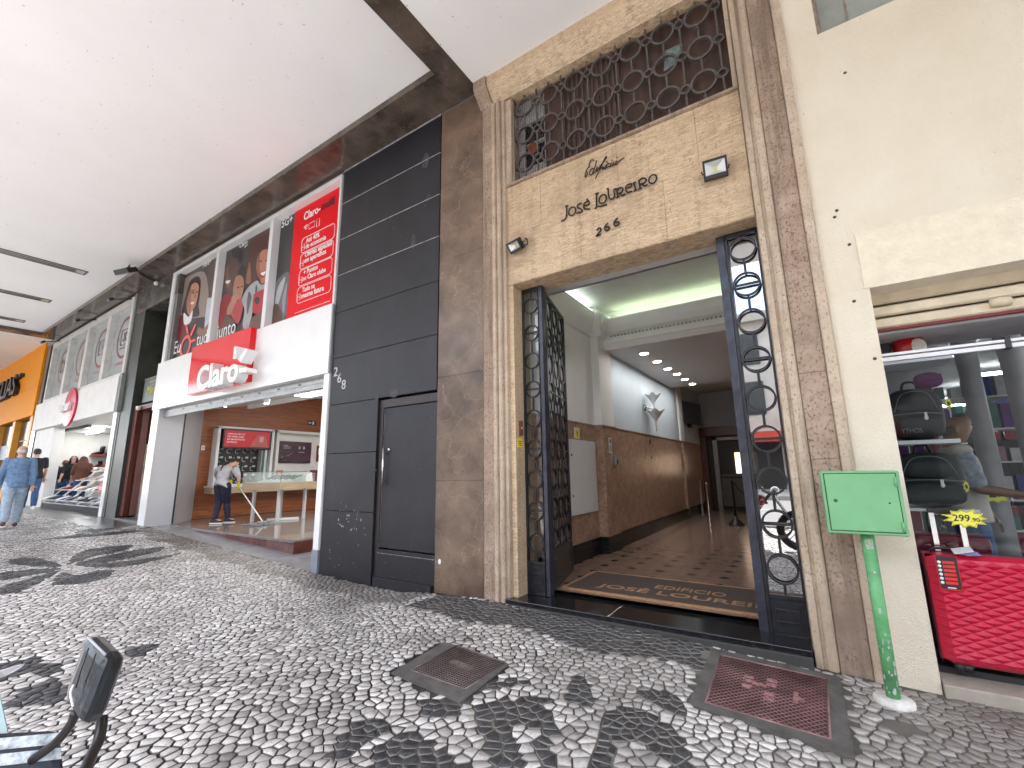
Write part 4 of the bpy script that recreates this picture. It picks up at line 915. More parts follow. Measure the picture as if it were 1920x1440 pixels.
t=thing('luggage_shop_interior','dim interior shell of the luggage shop with white columns','shop interior',(5,14,0))
m=MB();m.box(.5,4.5,3.3,12,22,3.35);obj('ceiling',m,mat('shop_ceiling',(.32,.31,.31),.8),t)
obj('front_soffit',MB().box(XJ,4.27,2.27,3.6,4.9,2.30).box(XJ,4.88,2.30,3.6,4.93,3.3),mat('soffit_grey',(.42,.41,.43),.6),t)
m=MB();m.box(.485,4.6,0,.53,22,3.3);obj('side_wall',m,mat('shop_side',(.28,.25,.27),.7,var=.5,scale=2),t)
obj('back_wall',MB().box(.9,21.9,0,12,22,3.3),mat('shop_back',(.5,.52,.55),.7,var=.5,scale=1.2),t)
m=MB()
for x,y in ((1.66,7.0),(1.98,6.9),(3.1,10.5)): obj('column',MB().lathe((x,y,0),[(.09,0),(.09,2.3),(.11,2.7),(.2,3.3)],24),mat('column_white',(.45,.44,.45),.5),t)
for k,(pa,pb) in enumerate([((1793,688),(1849,624)),((1773,667),(1800,662)),((1833,703),(1895,696)),((1779,734),(1905,724)),((1757,748),(1871,741)),((1760,761),(1820,758)),((1835,778),(1881,776)),((1770,796),(1843,792)),((1862,784),(1888,783))]):
    zc=3.28 if k<2 else 3.12;A_=onZ(*pa,zc);B_=onZ(*pb,zc)
    if k>1: B_.y=A_.y=(A_.y+B_.y)/2
    t2=thing('tube_light','ceiling light of the luggage shop, '+['wide panel nearest the window','short tube left of the wide panel','second row','third row','fourth row','fifth row','sixth row','farthest row','small one at the far right'][k],'ceiling light',tuple((A_+B_)/2),'lights in the luggage shop')
    if k==0: obj('panel',MB().sheet([onZ(1793,649,zc),onZ(1812,648,zc),onZ(1849,624,zc),onZ(1822,626,zc)],.004),TUBE,t2)
    else: obj('tube',MB().box(A_.x,A_.y-.05,zc-.03,B_.x,A_.y+.05,zc),TUBE,t2)
    obj('holder',MB().box(min(A_.x,B_.x)-.03,A_.y-.03,zc+.0,max(A_.x,B_.x)+.03,A_.y+.03,zc+.03) if k else MB().box(A_.x,A_.y,zc+.005,A_.x+.1,A_.y+.1,zc+.02),WHITEM,t2)
# goods deep in the shop
rr=random.Random(11)
t=thing('goods_rack','nearer open rack of small bags and boxes just behind the shop column','rack',(1.9,7.8,0))
for r_ in range(5): obj('shelf',MB().box(1.35,7.8,.5+r_*.4,2.6,8.1,.52+r_*.4),WHITEM,t)
for r_ in range(5):
    for c_ in range(9):
        x_=1.37+c_*.137;obj('item',rbox0(x_,7.82,.52+r_*.4,x_+rr.uniform(.07,.12),8.0,.52+r_*.4+rr.uniform(.14,.32)),pm2(rr.choice([(.25,.03,.06),(.12,.03,.2),(.5,.5,.5),(.03,.03,.04),(.03,.15,.12),(.35,.2,.25),(.05,.06,.2)])),t)
t=thing('goods_rack','tall rack of small coloured goods along the shop side, seen past the backpacks','rack',(2.2,9,0))
for r_ in range(5):
    obj('shelf',MB().box(1.9,10.0,.3+r_*.42,4.6,10.35,.33+r_*.42),WHITEM,t)
for r_ in range(5):
    for c_ in range(16):
        x_=1.95+c_*.165;w_=rr.uniform(.07,.14);obj('item',MB().box(x_,10.02,.33+r_*.42,x_+w_,10.25,.33+r_*.42+rr.uniform(.14,.33)),pm2(rr.choice([(.25,.03,.06),(.12,.03,.2),(.5,.5,.5),(.03,.03,.04),(.03,.15,.12),(.5,.4,.05),(.35,.2,.25),(.05,.06,.2)])),t)

gl=['dark suitcase standing in the shop behind the glass','purple suitcase standing in the shop behind the glass','wine red suitcase standing in the shop behind the glass','teal suitcase standing in the shop behind the glass']
gm=[mat('case_dark',(.03,.03,.035),.4),mat('case_purple',(.10,.03,.14),.4),mat('case_wine',(.20,.01,.03),.4),mat('case_teal',(.02,.12,.11),.4)]
def simplecase(x,y,z,w,d,h,mt,lab,grp):
    t=thing('suitcase',lab,'suitcase',(x,y,z),grp)
    obj('shell',MB().box(x-w/2,y-d/2,z+.04,x+w/2,y+d/2,z+h),mt,t,bev=.03)
    m=MB();[m.box(x-w/2+.02+i*(w-.04)/5,y-d/2-.006,z+.08,x-w/2+.03+i*(w-.04)/5,y-d/2+.003,z+h-.05) for i in range(6)];obj('ribs',m,mt,t)
    m=MB();m.tube([(x-w*.2,y,z+h),(x-w*.2,y,z+h+.14),(x+w*.2,y,z+h+.14),(x+w*.2,y,z+h)],.01,6);obj('handle',m,CHROME,t)
    m=MB();[m.lathe((x+a*w*.4,y+b*d*.3,z+.03),[(.03,-.015),(.03,.015)],10,ax=(1,0,0)) for a in (-1,1) for b in (-1,1)];obj('wheels',m,BLACKP,t)
for i in range(16):
    y=8+i*.75;x=y*rr.uniform(.17,.33);k=i%4
    simplecase(x,y,rr.choice([0,0,.9]),.45,.28,.68,gm[k],gl[k],'suitcases inside the luggage shop')
for i in range(7):
    y=9.5+i*1.1;x=y*(.18+.022*i);t=thing('display_stand','stepped display stand with boxed goods deep in the shop','display',(x,y,0),'display stands in the luggage shop')
    m=MB();[m.box(x-.5,y,.2+.55*k,x+.5,y+.35,.24+.55*k) for k in range(4)];obj('shelves',m,WHITEM,t)
    m=MB();
    for k in range(3):
        for q in range(5): m.box(x-.47+q*.19,y+.03,.24+.55*k,x-.33+q*.19,y+.3,.24+.55*k+rr.uniform(.2,.42),rr.randrange(4))
    obj('boxes',m,gm,t)
# shelves and bags at the window
t=thing('bag_shelf','narrow white shelf in the window carrying the upper backpack','shelf',(.7,4.6,1.44));obj('board',MB().box(.56,4.42,1.445,.93,4.75,1.475),mat('aluminium_white',()) if 0 else MATS['aluminium_white'],t,bev=.003);obj('bracket',MB().tube([(.56,4.75,1.4),(.56,4.75,2.0)],.01,6),CHROME,t)
t=thing('bag_shelf','lower shelf in the window carrying the lower backpack','shelf',(.7,4.6,.98));obj('board',MB().box(.56,4.40,.965,.95,4.75,.985),MATS['aluminium_white'],t,bev=.003);obj('bracket',MB().tube([(.56,4.75,.95),(.56,4.75,1.4)],.01,6),CHROME,t)
BAG=mat('backpack_nylon',(.010,.010,.012),.65,var=.35,scale=14,bmp=.5,bscale=25);BAG2=mat('backpack_green_nylon',(.007,.012,.012),.65,var=.35,scale=14,bmp=.5,bscale=25)
def rbox(m,x0,y0,z0,x1,y1,z1,p=4,n=20,mi=0):
    c=((x0+x1)/2,(y0+y1)/2,(z0+z1)/2);h=((x1-x0)/2,(y1-y0)/2,(z1-z0)/2);V=[];F=[];nv=12
    sg=lambda a,e:math.copysign(abs(a)**e,a)
    for i in range(nv+1):
        th=PI*i/nv
        for j in range(n):
            ph=2*PI*j/n;V.append((c[0]+h[0]*sg(math.sin(th),2/p)*sg(math.cos(ph),2/p),c[1]+h[1]*sg(math.sin(th),2/p)*sg(math.sin(ph),2/p),c[2]+h[2]*sg(math.cos(th),2/p)))
    for i in range(nv):
        for j in range(n): F.append((i*n+j,(i+1)*n+j,(i+1)*n+(j+1)%n,i*n+(j+1)%n))
    m.add(V,F,mi,True);return m
def backpack(x,y,z,w,d,h,mt,lab):
    t=thing('backpack',lab,'backpack',(x,y,z))
    obj('body',rbox(MB(),x-w/2,y-d/2,z,x+w/2,y+d/2,z+h,3.2),mt,t)
    obj('front_pocket',rbox(MB(),x-w*.42,y-d/2-.05,z+.02,x+w*.42,y-d/2+.04,z+h*.45,3.5),mt,t)
    obj('top_pocket',rbox(MB(),x-w*.36,y-d/2-.025,z+h*.5,x+w*.3,y-d/2+.04,z+h*.85,3),mt,t)
    m=MB();m.tube(bez([(x-w*.4,y-d/2-.02,z+h*.48),(x,y-d/2-.05,z+h*.5),(x+w*.4,y-d/2-.02,z+h*.47)]),.005,5);m.tube(bez([(x-w*.38,y-d/2-.01,z+h*.55),(x-w*.2,y-d/2-.02,z+h*.88),(x+w*.2,y-d/2-.02,z+h*.88),(x+w*.36,y-d/2-.01,z+h*.55)]),.004,5);obj('zip',m,mat('zip_grey',(.12,.12,.13),.4),t)
    m=MB();m.box(x+w*.1,y-d/2-.056,z+h*.42,x+w*.14,y-d/2-.046,z+h*.5);m.ell((x+w*.12,y-d/2-.05,z+h*.4),.012,.006,.016);obj('zip_pull',m,mat('pull_white',(.7,.7,.7),.4),t)
    m=MB();m.tube(bez([(x-.05,y,z+h-.01),(x-.03,y,z+h+.05),(x+.03,y,z+h+.05),(x+.05,y,z+h-.01)]),.009,6);obj('grab_loop',m,mt,t);return t
t=backpack(.735,4.6,1.478,.34,.22,.40,BAG,'black backpack on the upper window shelf');text('lettering','YTHOS',mat('faded_print',(.16,.16,.17),.6),t,FY(4.44),.62,.74,1.53,1.565,.002)
backpack(.74,4.6,.988,.42,.24,.40,BAG2,'dark green-black backpack on the lower window shelf')
t=thing('bucket_hat','purple cloth pouch above the upper backpack','pouch',(.85,4.55,1.8));obj('body',rbox(MB(),.76,4.5,1.87,.93,4.62,1.99,2.6),mat('purple_cloth',(.10,.012,.085),.8,bmp=.3),t);obj('flap',MB().box(.775,4.488,1.92,.915,4.505,1.965),MATS['purple_cloth'],t,bev=.006)
t=thing('red_hard_case','glossy red rounded hard case on the top shelf above the rail','case',(.77,4.6,2.1));obj('shell',rbox(MB(),.68,4.5,2.10,.88,4.75,2.30,3.2),mat('case_red',(.45,.008,.012),.12,coat=.5),t);obj('oval_panel',MB().ell((.82,4.508,2.2),.05,.012,.06),mat('oval_cream',(.62,.6,.52),.4),t);m=MB();m.tube(bez([(.73,4.62,2.29),(.74,4.62,2.33),(.80,4.62,2.33),(.81,4.62,2.29)]),.008,6);obj('handle',m,mat('case_red',()) if 0 else MATS['case_red'],t)
t=thing('black_box','black storage box on the top shelf behind the red case','box',(.6,4.7,2.1));obj('body',MB().box(.545,4.6,2.10,.675,4.85,2.31),BLACKP,t,bev=.01);obj('lid',MB().box(.54,4.595,2.28,.68,4.855,2.32),BLACKP,t,bev=.004)
t=thing('bag_shelf','top shelf in the window under the red case','shelf',(.7,4.7,2.08));obj('board',MB().box(.54,4.5,2.075,1.0,4.88,2.098),MATS['aluminium_white'],t)
YEL=mat('tag_yellow',(.88,.82,.10),.5,var=.03)
def starpts(cx,cz,rx,rz,n,seed,inn=.72):
    r_=random.Random(seed);P=[]
    for i in range(n*2):
        a=2*PI*i/(n*2);k=(1*r_.uniform(.9,1.12) if i%2==0 else inn*r_.uniform(.92,1.05));P.append((cx+rx*k*math.cos(a),cz+rz*k*math.sin(a)))
    return P
def tag(cx,y,cz,rx,rz,lab,txt=None,n=11,seed=1):
    t=thing('price_tag',lab,'price tag',(cx,y,cz),'star shaped price tags')
    obj('card',MB().sheet([(a,y,b) for a,b in starpts(cx,cz,rx,rz,n,seed)],.002),YEL,t)
    P=starpts(cx,cz,rx*.9,rz*.9,n,seed)
    m=MB();m.tube([(a,y-.002,b) for a,b in P],.0014,4,closed=True);obj('outline',m,BLACKP,t)
    if txt:
        text('digits',txt[0],BLACKP,t,FY(y-.001),cx-rx*.55,cx+rx*.2,cz-rz*.32,cz+rz*.36,.001,off=.012);text('digits',txt[1],BLACKP,t,FY(y-.001),cx+rx*.24,cx+rx*.62,cz-rz*.32,cz+rz*.08,.001,off=.012)
    else: m=MB();m.box(cx-rx*.3,y-.003,cz-rz*.3,cx+rx*.1,y-.001,cz+rz*.3);m.box(cx+rx*.15,y-.003,cz-rz*.2,cx+rx*.35,y-.001,cz+rz*.2);obj('digits',m,BLACKP,t)
    return t
tag(.905,4.42,1.73,.022,.05,'tiny yellow star price tag beside the upper backpack',None,9,5);tag(.91,4.42,1.14,.02,.05,'tiny yellow star price tag beside the lower backpack',None,9,8)
for x,y,z in ((2.05,9.0,1.0),(1.55,6.6,.98)): tag(x,y,z,.12,.09,['faint yellow star price tag deep inside the shop','yellow star price tag on the display behind the column'][x<2],None,9,4)
# red suitcase
t=thing('red_suitcase','large crimson hard suitcase with a diamond quilted shell','suitcase',(.9,4.15,.0))
CR=mat('crimson_shell',(.52,.008,.045),.32,var=.05,coat=.25)
sx0,sx1,sz0,sz1,yf=.578,1.12,.055,.715,4.085
def hh(x,z):  # rounded shell edge
    ex=max(0,.05-(x-sx0),.05-(sx1-x))/.05;ez=max(0,.05-(z-sz0),.05-(sz1-z))/.05;return yf+.04*(1-math.sqrt(max(0,1-min(1,ex*ex+ez*ez))))
m=MB();dx,dz=.052,.0255;nxx=int((sx1-sx0)/dx);nzz=int((sz1-sz0)/dz)
for i in range(-1,nxx+2):
    for j in range(-1,nzz+2):
        if (i+j)%2: continue
        cx,cz=sx0+i*dx,sz0+j*dz
        P=[]
        for a,b in ((-dx,0),(0,-dz),(dx,0),(0,dz)):
            x=min(max(cx+a,sx0),sx1);z=min(max(cz+b,sz0),sz1);P.append((x,hh(x,z),z))
        x=min(max(cx,sx0),sx1);z=min(max(cz,sz0),sz1)
        inb=(sx0+.03<x<sx1-.03 and sz0+.03<z<sz1-.03)
        P.append((x,hh(x,z)-(.016 if inb else 0),z));m.add(P,[(0,1,4),(1,2,4),(2,3,4),(3,0,4)])
m.box(sx0,yf+.04,sz0,sx1,yf+.13,sz1)
obj('shell',m,CR,t)
obj('seam',MB().box(sx0-.003,yf+.131,sz0,sx1+.003,yf+.148,sz1+.004),BLACKP,t,bev=.004);obj('rear_shell',rbox(MB(),sx0,yf+.12,sz0,sx1,yf+.2,sz1,8),mat('wine_shell',(.16,.008,.02),.35),t)
m=MB();[m.lathe((x,yf+.08,.032),[(.034,-.02),(.034,.02)],16,ax=(1,0,0)) for x in (.65,.69,1.03,1.07)];m.box(.63,yf+.05,.04,.72,yf+.11,.07);obj('wheels',m,BLACKP,t)
m=MB();m.box(.655,yf+.15,.70,.682,yf+.165,.99);m.box(.80,yf+.15,.70,.827,yf+.165,.99);obj('trolley_bars',m,CHROME,t);obj('grip',MB().box(.65,yf+.145,.97,.832,yf+.17,1.0),BLACKP,t,bev=.004)
obj('top_handle',MB().tube(bez([(.62,yf+.1,.718),(.64,yf+.09,.745),(.74,yf+.09,.745),(.76,yf+.1,.718)]),.009,6),BLACKP,t)
m=MB();sy=yf-.0165;m.box(.622,sy,.512,.722,sy+.004,.712,0);m.box(.619,sy+.001,.509,.622,sy+.004,.715,1);m.box(.722,sy+.001,.509,.725,sy+.004,.715,1);m.box(.619,sy+.001,.506,.725,sy+.004,.512,1)
for i in range(6): z=.675-i*.025;m.lathe((.634,sy,z),[(.0095,0),(.009,.002)],12,2,ax=(0,-1,0));m.box(.65,sy-.001,z-.008,.708,sy+.001,z+.008,1)
m.box(.655,sy-.001,.518,.695,sy,.524,2)
obj('feature_label',m,[BLACKP,mat('label_red',(.75,.02,.02),.4),mat('label_white',(.8,.8,.8),.4)],t)
t=thing('paper_swing_tag','white paper swing tag with a blue edge lying on the red suitcase','tag',(.78,4.12,.73));m=MB();m.obox((.765,4.115,.75),(.045,-.01,.012),(0,.04,.01),(0,0,.0015));obj('front_leaf',m,mat('paper_white',(.75,.76,.8),.6,var=.1,scale=40),t);m=MB();m.obox((.79,4.115,.735),(.05,-.01,.0),(0,.04,.005),(0,0,.0015));obj('back_leaf',m,mat('paper_blue',(.25,.3,.55),.6,var=.3,scale=30),t)
tag(.80,4.06,.955,.105,.062,'large yellow star price tag reading 299.90 above the red suitcase',('299','.90'),11,3)
# two more cases low in the window
simplecase(.78,4.55,.0,.4,.25,.80,gm[2],'dark wine suitcase behind the glass beside the red one','suitcases inside the luggage shop')
simplecase(1.25,4.62,.0,.34,.25,.62,mat('case_blue',(.02,.10,.42),.35),'bright blue suitcase at the right behind the glass','suitcases inside the luggage shop')
# ================================================================ STREET THINGS NEAR THE DOOR
t=thing('meter_box','mint green metal meter box on a chipped green pole','meter box',(.26,3.72,-.1))
yb=3.63;a=onY(1537,882,yb);b=onY(1686,884,yb);c=onY(1706,1006,yb);d=onY(1552,1000,yb)
x0,x1,z1,z0=(a.x+d.x)/2,(b.x+c.x)/2,(a.z+b.z)/2,(c.z+d.z)/2
obj('cabinet',MB().box(x0,yb,z0,x1,yb+.17,z1),GREEN,t,bev=.008)
obj('door',MB().box(x0+.022,yb-.012,z0+.022,x1-.022,yb+.004,z1-.018),GREEN,t,bev=.004)
m=MB();
for q in ((x0+.017,z0+.017,x1-.017,z0+.022),(x0+.017,z1-.018,x1-.017,z1-.013),(x0+.017,z0+.022,x0+.022,z1-.018),(x1-.022,z0+.022,x1-.017,z1-.018)): m.box(q[0],yb-.002,q[1],q[2],yb-.0002,q[3])
obj('door_gap',m,BLACKP,t)
m=MB();[m.tube([(x1-.026,yb-.016,z),(x1-.026,yb-.016,z+.055)],.007,8) for z in (z0+.03,z1-.095)];obj('hinge',m,GREEN,t)
obj('lock',MB().lathe((x0+.065,yb-.012,(z0+z1)/2+.01),[(.011,0),(.009,.006),(.004,.007)],12,ax=(0,-1,0)),mat('lock_dark',(.08,.12,.08),.4,.5),t);obj('screw',MB().lathe((x1-.07,yb-.012,(z0+z1)/2),[(.006,0),(.005,.003)],10,ax=(0,-1,0)),MATS['lock_dark'],t)
px_,py_=.262,3.72
obj('pole',MB().tube([(px_,py_,-.11),(px_,py_,z0)],.036,20),GREEN2,t)
m=MB();q=random.Random(9)
for _ in range(26):
    a_=q.uniform(-2.6,-.6);z=q.choice([q.uniform(-.05,.3),q.uniform(-.05,.75)]);m.obox((px_+.0365*math.cos(a_),py_+.0365*math.sin(a_),z),(-math.sin(a_)*q.uniform(.002,.006),math.cos(a_)*.004,0),(math.cos(a_)*.0008,math.sin(a_)*.0008,0),(0,0,q.uniform(.003,.016)))
obj('paint_chips',m,mat('chip_grey',(.42,.45,.44),.8),t)
obj('sticker',MB().sheet([(px_-.02,py_-.0375,.78),(px_+.02,py_-.0375,.78),(px_+.02,py_-.0375,.84),(px_-.02,py_-.0375,.84)],.001),mat('old_sticker',(.32,.38,.28),.7,var=.5,scale=60),t)
m=MB();m.lathe((px_+.0,py_,-.12),[(.1,0),(.1,.045),(.092,.052),(.04,.056)],24);obj('footing',m,mat('limewash',(.68,.66,.62),.8,var=.25,scale=14,bmp=.4),t)
def quad(P,u,v,z=0): 
    p=P[0].lerp(P[1],u).lerp(P[3].lerp(P[2],u),v);return Vector((p.x,p.y,gz(p.x)+z))
def cover(P,O,lab,kind):
    t=thing('access_cover',lab,'access cover',tuple((P[0]+P[2])/2))
    m=MB();n=4
    for i in range(4):
        a,b=O[i],O[(i+1)%4];c,d=P[(i+1)%4],P[i]
        q=[Vector((p.x,p.y,gz(p.x)+.003)) for p in (a,b,c,d)];m.down(q,.03)
    obj('concrete_surround',m,CONC,t)
    base=mat('cover_rust',(.045,.026,.026),.5,.3,var=.5,scale=12,bmp=.3) if kind==1 else mat('cover_red',(.085,.03,.035),.5,.2,var=.6,scale=6,bmp=.3)
    hi=mat('cover_ridge',(.20,.16,.15),.4,.5,var=.3,scale=14) if kind==1 else mat('cover_ridge_pink',(.27,.155,.15),.5,.2,var=.5,scale=5)
    m=MB();m.down([quad(P,u,v,.0) for u,v in ((0,0),(1,0),(1,1),(0,1))],.02);obj('plate',m,base,t)
    m=MB()
    def bar(a,b,r): 
        a,b=quad(P,*a,.003),quad(P,*b,.003);m.tube([a,b],r,4)
    if kind==1:
        for i in range(1,20): k=i/20;bar((k,.02),(k,.98),.0022);bar((.02,k),(.98,k),.0026)
    else:
        nn=34
        for i in range(-nn,nn):
            for s in (1,-1):
                # line v = s*u*2 + c clipped to unit square
                c=i/nn*2+(0 if s==1 else 2);pts=[]
                for u in (0.01,.99):
                    v=s*u*1.0*1.0+c-(0 if s==1 else 1)
                    if .01<=v<=.99: pts.append((u,v))
                for v in (.01,.99):
                    u=(v-c+(0 if s==1 else 1))/s
                    if .01<u<.99: pts.append((u,v))
                if len(pts)>=2: bar(pts[0],pts[1],.0022)
    for a,b in (((0,0),(1,0)),((1,0),(1,1)),((1,1),(0,1)),((0,1),(0,0))): bar(a,b,.006)
    obj('ridges',m,hi,t)
    if kind==1: m=MB();m.down([quad(P,u,v,.007) for u,v in ((.30,.42),(.72,.42),(.72,.52),(.30,.52))],.008);obj('name_bar',m,mat('name_bar',(.18,.16,.15),.5,.4,var=.6,scale=70),t)
    else: [obj('raised_letter',MB().down([quad(P,u,v,.006) for u,v in ((a,b),(c,b),(c,d),(a,d))],.006),mat('letter_pink',(.34,.17,.17),.5,var=.6,scale=40),t) for a,b,c,d in ((.27,.32,.36,.36),(.27,.4,.36,.44),(.27,.5,.36,.56),(.48,.28,.57,.33),(.48,.37,.57,.42),(.47,.55,.56,.6),(.47,.64,.56,.68),(.36,.42,.48,.46),(.72,.42,.76,.6),(.76,.5,.81,.55))]
cover(COV1,C1O,'small rusty square access cover in a concrete frame in mid pavement',1)
cover(COV2,C2O,'larger reddish patterned access cover near the right door jamb',2)
# ================================================================ PHONE SHOP (red and white front)
def Yb(p,q,y):  # two photo corners on a facade plane -> x0,x1,z0,z1
    a,b=onY(*p,y),onY(*q,y);return a.x,b.x,a.z,b.z
t=thing('phone_shop','glossy white shopfront frame with grey shutter rail around the phone shop','shopfront',(-9,4.1,0))
xa,xb,xc=-12.56,-12.2,-5.925
obj('right_post',MB().box(-6.05,4.0,.24,xc,4.3,2.80),WHITE,t,bev=.004);obj('post_foot',MB().box(-6.07,4.0,-.12,xc,4.3,.238),mat('post_foot_grey',(.22,.25,.29),.4,var=.2),t,bev=.003)
obj('left_post',MB().box(xa,3.99,.2,xb,4.5,2.80),WHITE,t,bev=.004);obj('left_post_side',MB().box(xb+.001,4.0,.2,xb+.006,4.5,2.79),GREYL,t)
obj('fascia',MB().box(xa,3.97,2.802,xc,4.3,3.915),WHITE,t,bev=.004)
obj('fascia_end',MB().box(xc+.001,3.985,2.81,xc+.02,4.02,3.9),mat('steel_edge',(.4,.42,.43),.35,.6),t)
m=MB();m.box(-12.2,4.10,2.70,-6.052,4.28,2.80);m.prism([(4.08,2.70),(4.10,2.735),(4.10,2.75),(4.08,2.76)],lambda a,b,c:(c,a,b),-12.2,-6.052);m.box(-12.2,4.09,2.62,-6.052,4.13,2.70);obj('shutter_rail',m,mat('shutter_steel',(.34,.345,.34),.4,.6,var=.2,scale=8),t,bev=.003)
[obj('slot',MB().box(-11.2+i*.62,4.076,2.72,-11.12+i*.62,4.081,2.745),BLACKP,t) for i in range(8)]
obj('inner_panel',MB().sheet([(-12.2,4.53,.21),(-13.12,5.28,.21),(-13.12,5.28,3.2),(-12.2,4.53,3.0)],.05),GREYL,t);obj('gap_strip',MB().box(-12.22,4.50,.2,-12.19,4.535,2.9),BLACKP,t)
# poster wall
WF=mat('poster_frame_white',(.74,.75,.76),.35,var=.03)
t=thing('poster_window','white window frame holding three large advertising posters above the phone shop','window',(-9,4.1,3.9))
YP=4.14
m=MB();m.box(-12.5,4.0,6.12,xc,4.2,6.2);[m.box(a,4.0,3.916,b,4.2,6.119) for a,b in ((-12.5,-12.34),(-10.24,-10.12),(-8.09,-7.97),(-5.965,xc))];m.box(-12.34,4.05,3.916,-5.966,4.2,3.93)
obj('frame',m,WF,t,bev=.003);obj('backing',MB().box(-12.34,YP+.005,3.93,-5.97,YP+.05,6.12),WF,t)
PC=[0]
def pm(c,r=.35): 
    k='print_%d_%d_%d'%tuple(int(v*1000) for v in c)
    return mat(k,c,r,var=.10,scale=9)
def PZ(o,s,pts,y,sm=True):
    P=[onY(o[0]+a/s,o[1]+b/s,y) for a,b in pts]
    return smoothpoly(P,4) if sm else P
class Poster:
    def __init__(s,lab,x0,x1,z0,z1,col):
        s.t=thing('poster',lab,'poster',((x0+x1)/2,YP,z0),'advertising posters above the phone shop')
        obj('sheet',MB().box(x0,YP,z0,x1,YP+.004,z1),pm(col,.3),s.t);s.k=1
    def shape(s,name,o,sc,pts,col,sm=True):
        y=YP-.0016*s.k;s.k+=1;obj(name,MB().poly(PZ(o,sc,pts,y,sm)),pm(col) if isinstance(col,tuple) else col,s.t)
    def tx(s,body,o,sc,bl,tr,col,off=.0,shear=0):
        y=YP-.0016*s.k-.001
        a=onY(o[0]+bl[0]/sc,o[1]+bl[1]/sc,y);b=onY(o[0]+tr[0]/sc,o[1]+tr[1]/sc,y)
        me_=text_mesh(body,.5,0,shear,1.0,off);vs=[v.co for v in me_.vertices];nw=max(v.x for v in vs)-min(v.x for v in vs);nh=max(v.y for v in vs)-min(v.y for v in vs);bpy.data.meshes.remove(me_)
        text('lettering',body,col,s.t,FY(y),a.x,b.x,a.z,a.z+(b.x-a.x)*nh/nw*1.12,.0015,off=off,shear=shear)
WP=mat('print_white',(.85,.85,.85),.4,var=0);BP=mat('print_black',(.012,.012,.014),.35,var=0);SAL=mat('print_salmon',(.80,.10,.09),.4,var=0)
O1=(300,440);K=6.0
p=Poster('left poster of a long-haired woman in a dark red sweater with a laptop',-12.335,-10.2,3.932,6.118,(.30,.24,.21))
x=p.shape
x('backdrop',O1,K,[(190,370),(660,180),(640,480),(560,700),(500,420),(300,480),(245,520)],(.07,.055,.055))
x('backdrop',O1,K,[(545,350),(655,300),(600,700),(545,720)],(.10,.07,.06),False)
x('hair',O1,K,[(375,487),(430,468),(456,510),(452,620),(440,720),(432,800),(442,900),(380,925),(250,895),(270,760),(300,650),(330,540)],(.035,.018,.012))
x('pictured_sweater',O1,K,[(190,935),(265,905),(300,960),(370,935),(400,970),(330,1080),(260,1240),(130,1260),(165,1080)],(.16,.008,.014))
x('pictured_face',O1,K,[(330,640),(360,560),(405,540),(438,575),(434,640),(420,720),(395,800),(365,850),(350,900),(318,890),(300,800),(306,720)],(.50,.24,.15))
x('cheek_shade',O1,K,[(330,640),(345,600),(350,720),(345,840),(325,880),(302,800),(306,720)],(.33,.14,.085))
x('white_collar',O1,K,[(268,880),(320,925),(368,850),(352,960),(318,1005),(270,1005)],(.75,.75,.76))
x('teeth',O1,K,[(343,765),(384,758),(362,788)],(.8,.76,.74));x('eye',O1,K,[(352,650),(384,645),(372,662)],(.03,.015,.01));x('eye',O1,K,[(400,640),(428,640),(416,654)],(.03,.015,.01));x('brow',O1,K,[(350,630),(386,618),(388,626),(352,638)],(.05,.025,.015));x('nose',O1,K,[(392,660),(404,705),(384,712)],(.36,.16,.10))
x('laptop',O1,K,[(320,1010),(372,942),(520,925),(500,1100),(440,1200),(280,1220)],(.028,.026,.028),False)
x('dark_fade',O1,K,[(150,1235),(330,1080),(560,1060),(535,1270),(110,1420)],(.022,.018,.02),False)
x('document',O1,K,[(535,715),(600,703),(575,900),(552,1080),(495,1100),(510,900)],(.50,.54,.60),False)
x('hand',O1,K,[(415,1100),(440,1040),(480,1062),(540,1000),(557,955),(548,1060),(520,1112),(450,1135)],(.26,.12,.08))
p.tx('Eu',O1,K,(150,1350),(236,1222),WP,.0)
c=onY(300+288/K,440+1258/K,YP-.03);obj('logo_ring',MB().band(tuple(c),.27,.19,-.004,.004,36),SAL,p.t)
m=MB();
for q in ([(345,1190),(345,1218),(402,1195),(402,1168)],[(285,1020),(300,1100),(322,1130),(318,1060),(300,1010)],[(335,1130),(392,1010),(412,1005),(352,1145)]): m.sheet([onY(300+a/K,440+b/K,YP-.032) for a,b in q][::-1],.003)
obj('logo_rays',m,SAL,p.t);p.tx('tud',O1,K,(405,1255),(535,1105),WP);p.tx('Fibra+',O1,K,(485,372),(572,322),WP,.01)
p=Poster('middle poster of a laughing family of three looking at a red phone',-10.14,-8.06,3.932,6.118,(.045,.038,.034))
x=p.shape
x('backdrop',O1,K,[(1000,180),(1040,300),(1020,520),(960,560),(965,420)],(.12,.05,.03))
x('pictured_man_hair',O1,K,[(800,190),(870,150),(920,170),(930,260),(900,330),(830,270)],(.010,.008,.008))
x('pictured_man_face',O1,K,[(735,330),(790,282),(850,262),(892,300),(892,440),(850,560),(800,640),(742,645),(722,520),(730,420)],(.085,.042,.03))
x('face_highlight',O1,K,[(742,380),(770,340),(775,470),(790,560),(760,600),(738,520)],(.17,.085,.06))
x('teeth',O1,K,[(740,522),(792,513),(770,550),(743,546)],(.75,.7,.68));x('pictured_man_shirt',O1,K,[(690,735),(740,668),(800,690),(840,760),(800,900),(760,1010),(690,1060),(655,1000),(670,860)],(.26,.012,.018))
x('child_hair',O1,K,[(870,440),(910,350),(950,360),(965,470),(945,560),(930,480)],(.015,.010,.008))
x('child_face',O1,K,[(850,482),(892,455),(932,480),(944,560),(932,660),(905,725),(850,722),(820,660),(830,560)],(.36,.17,.10))
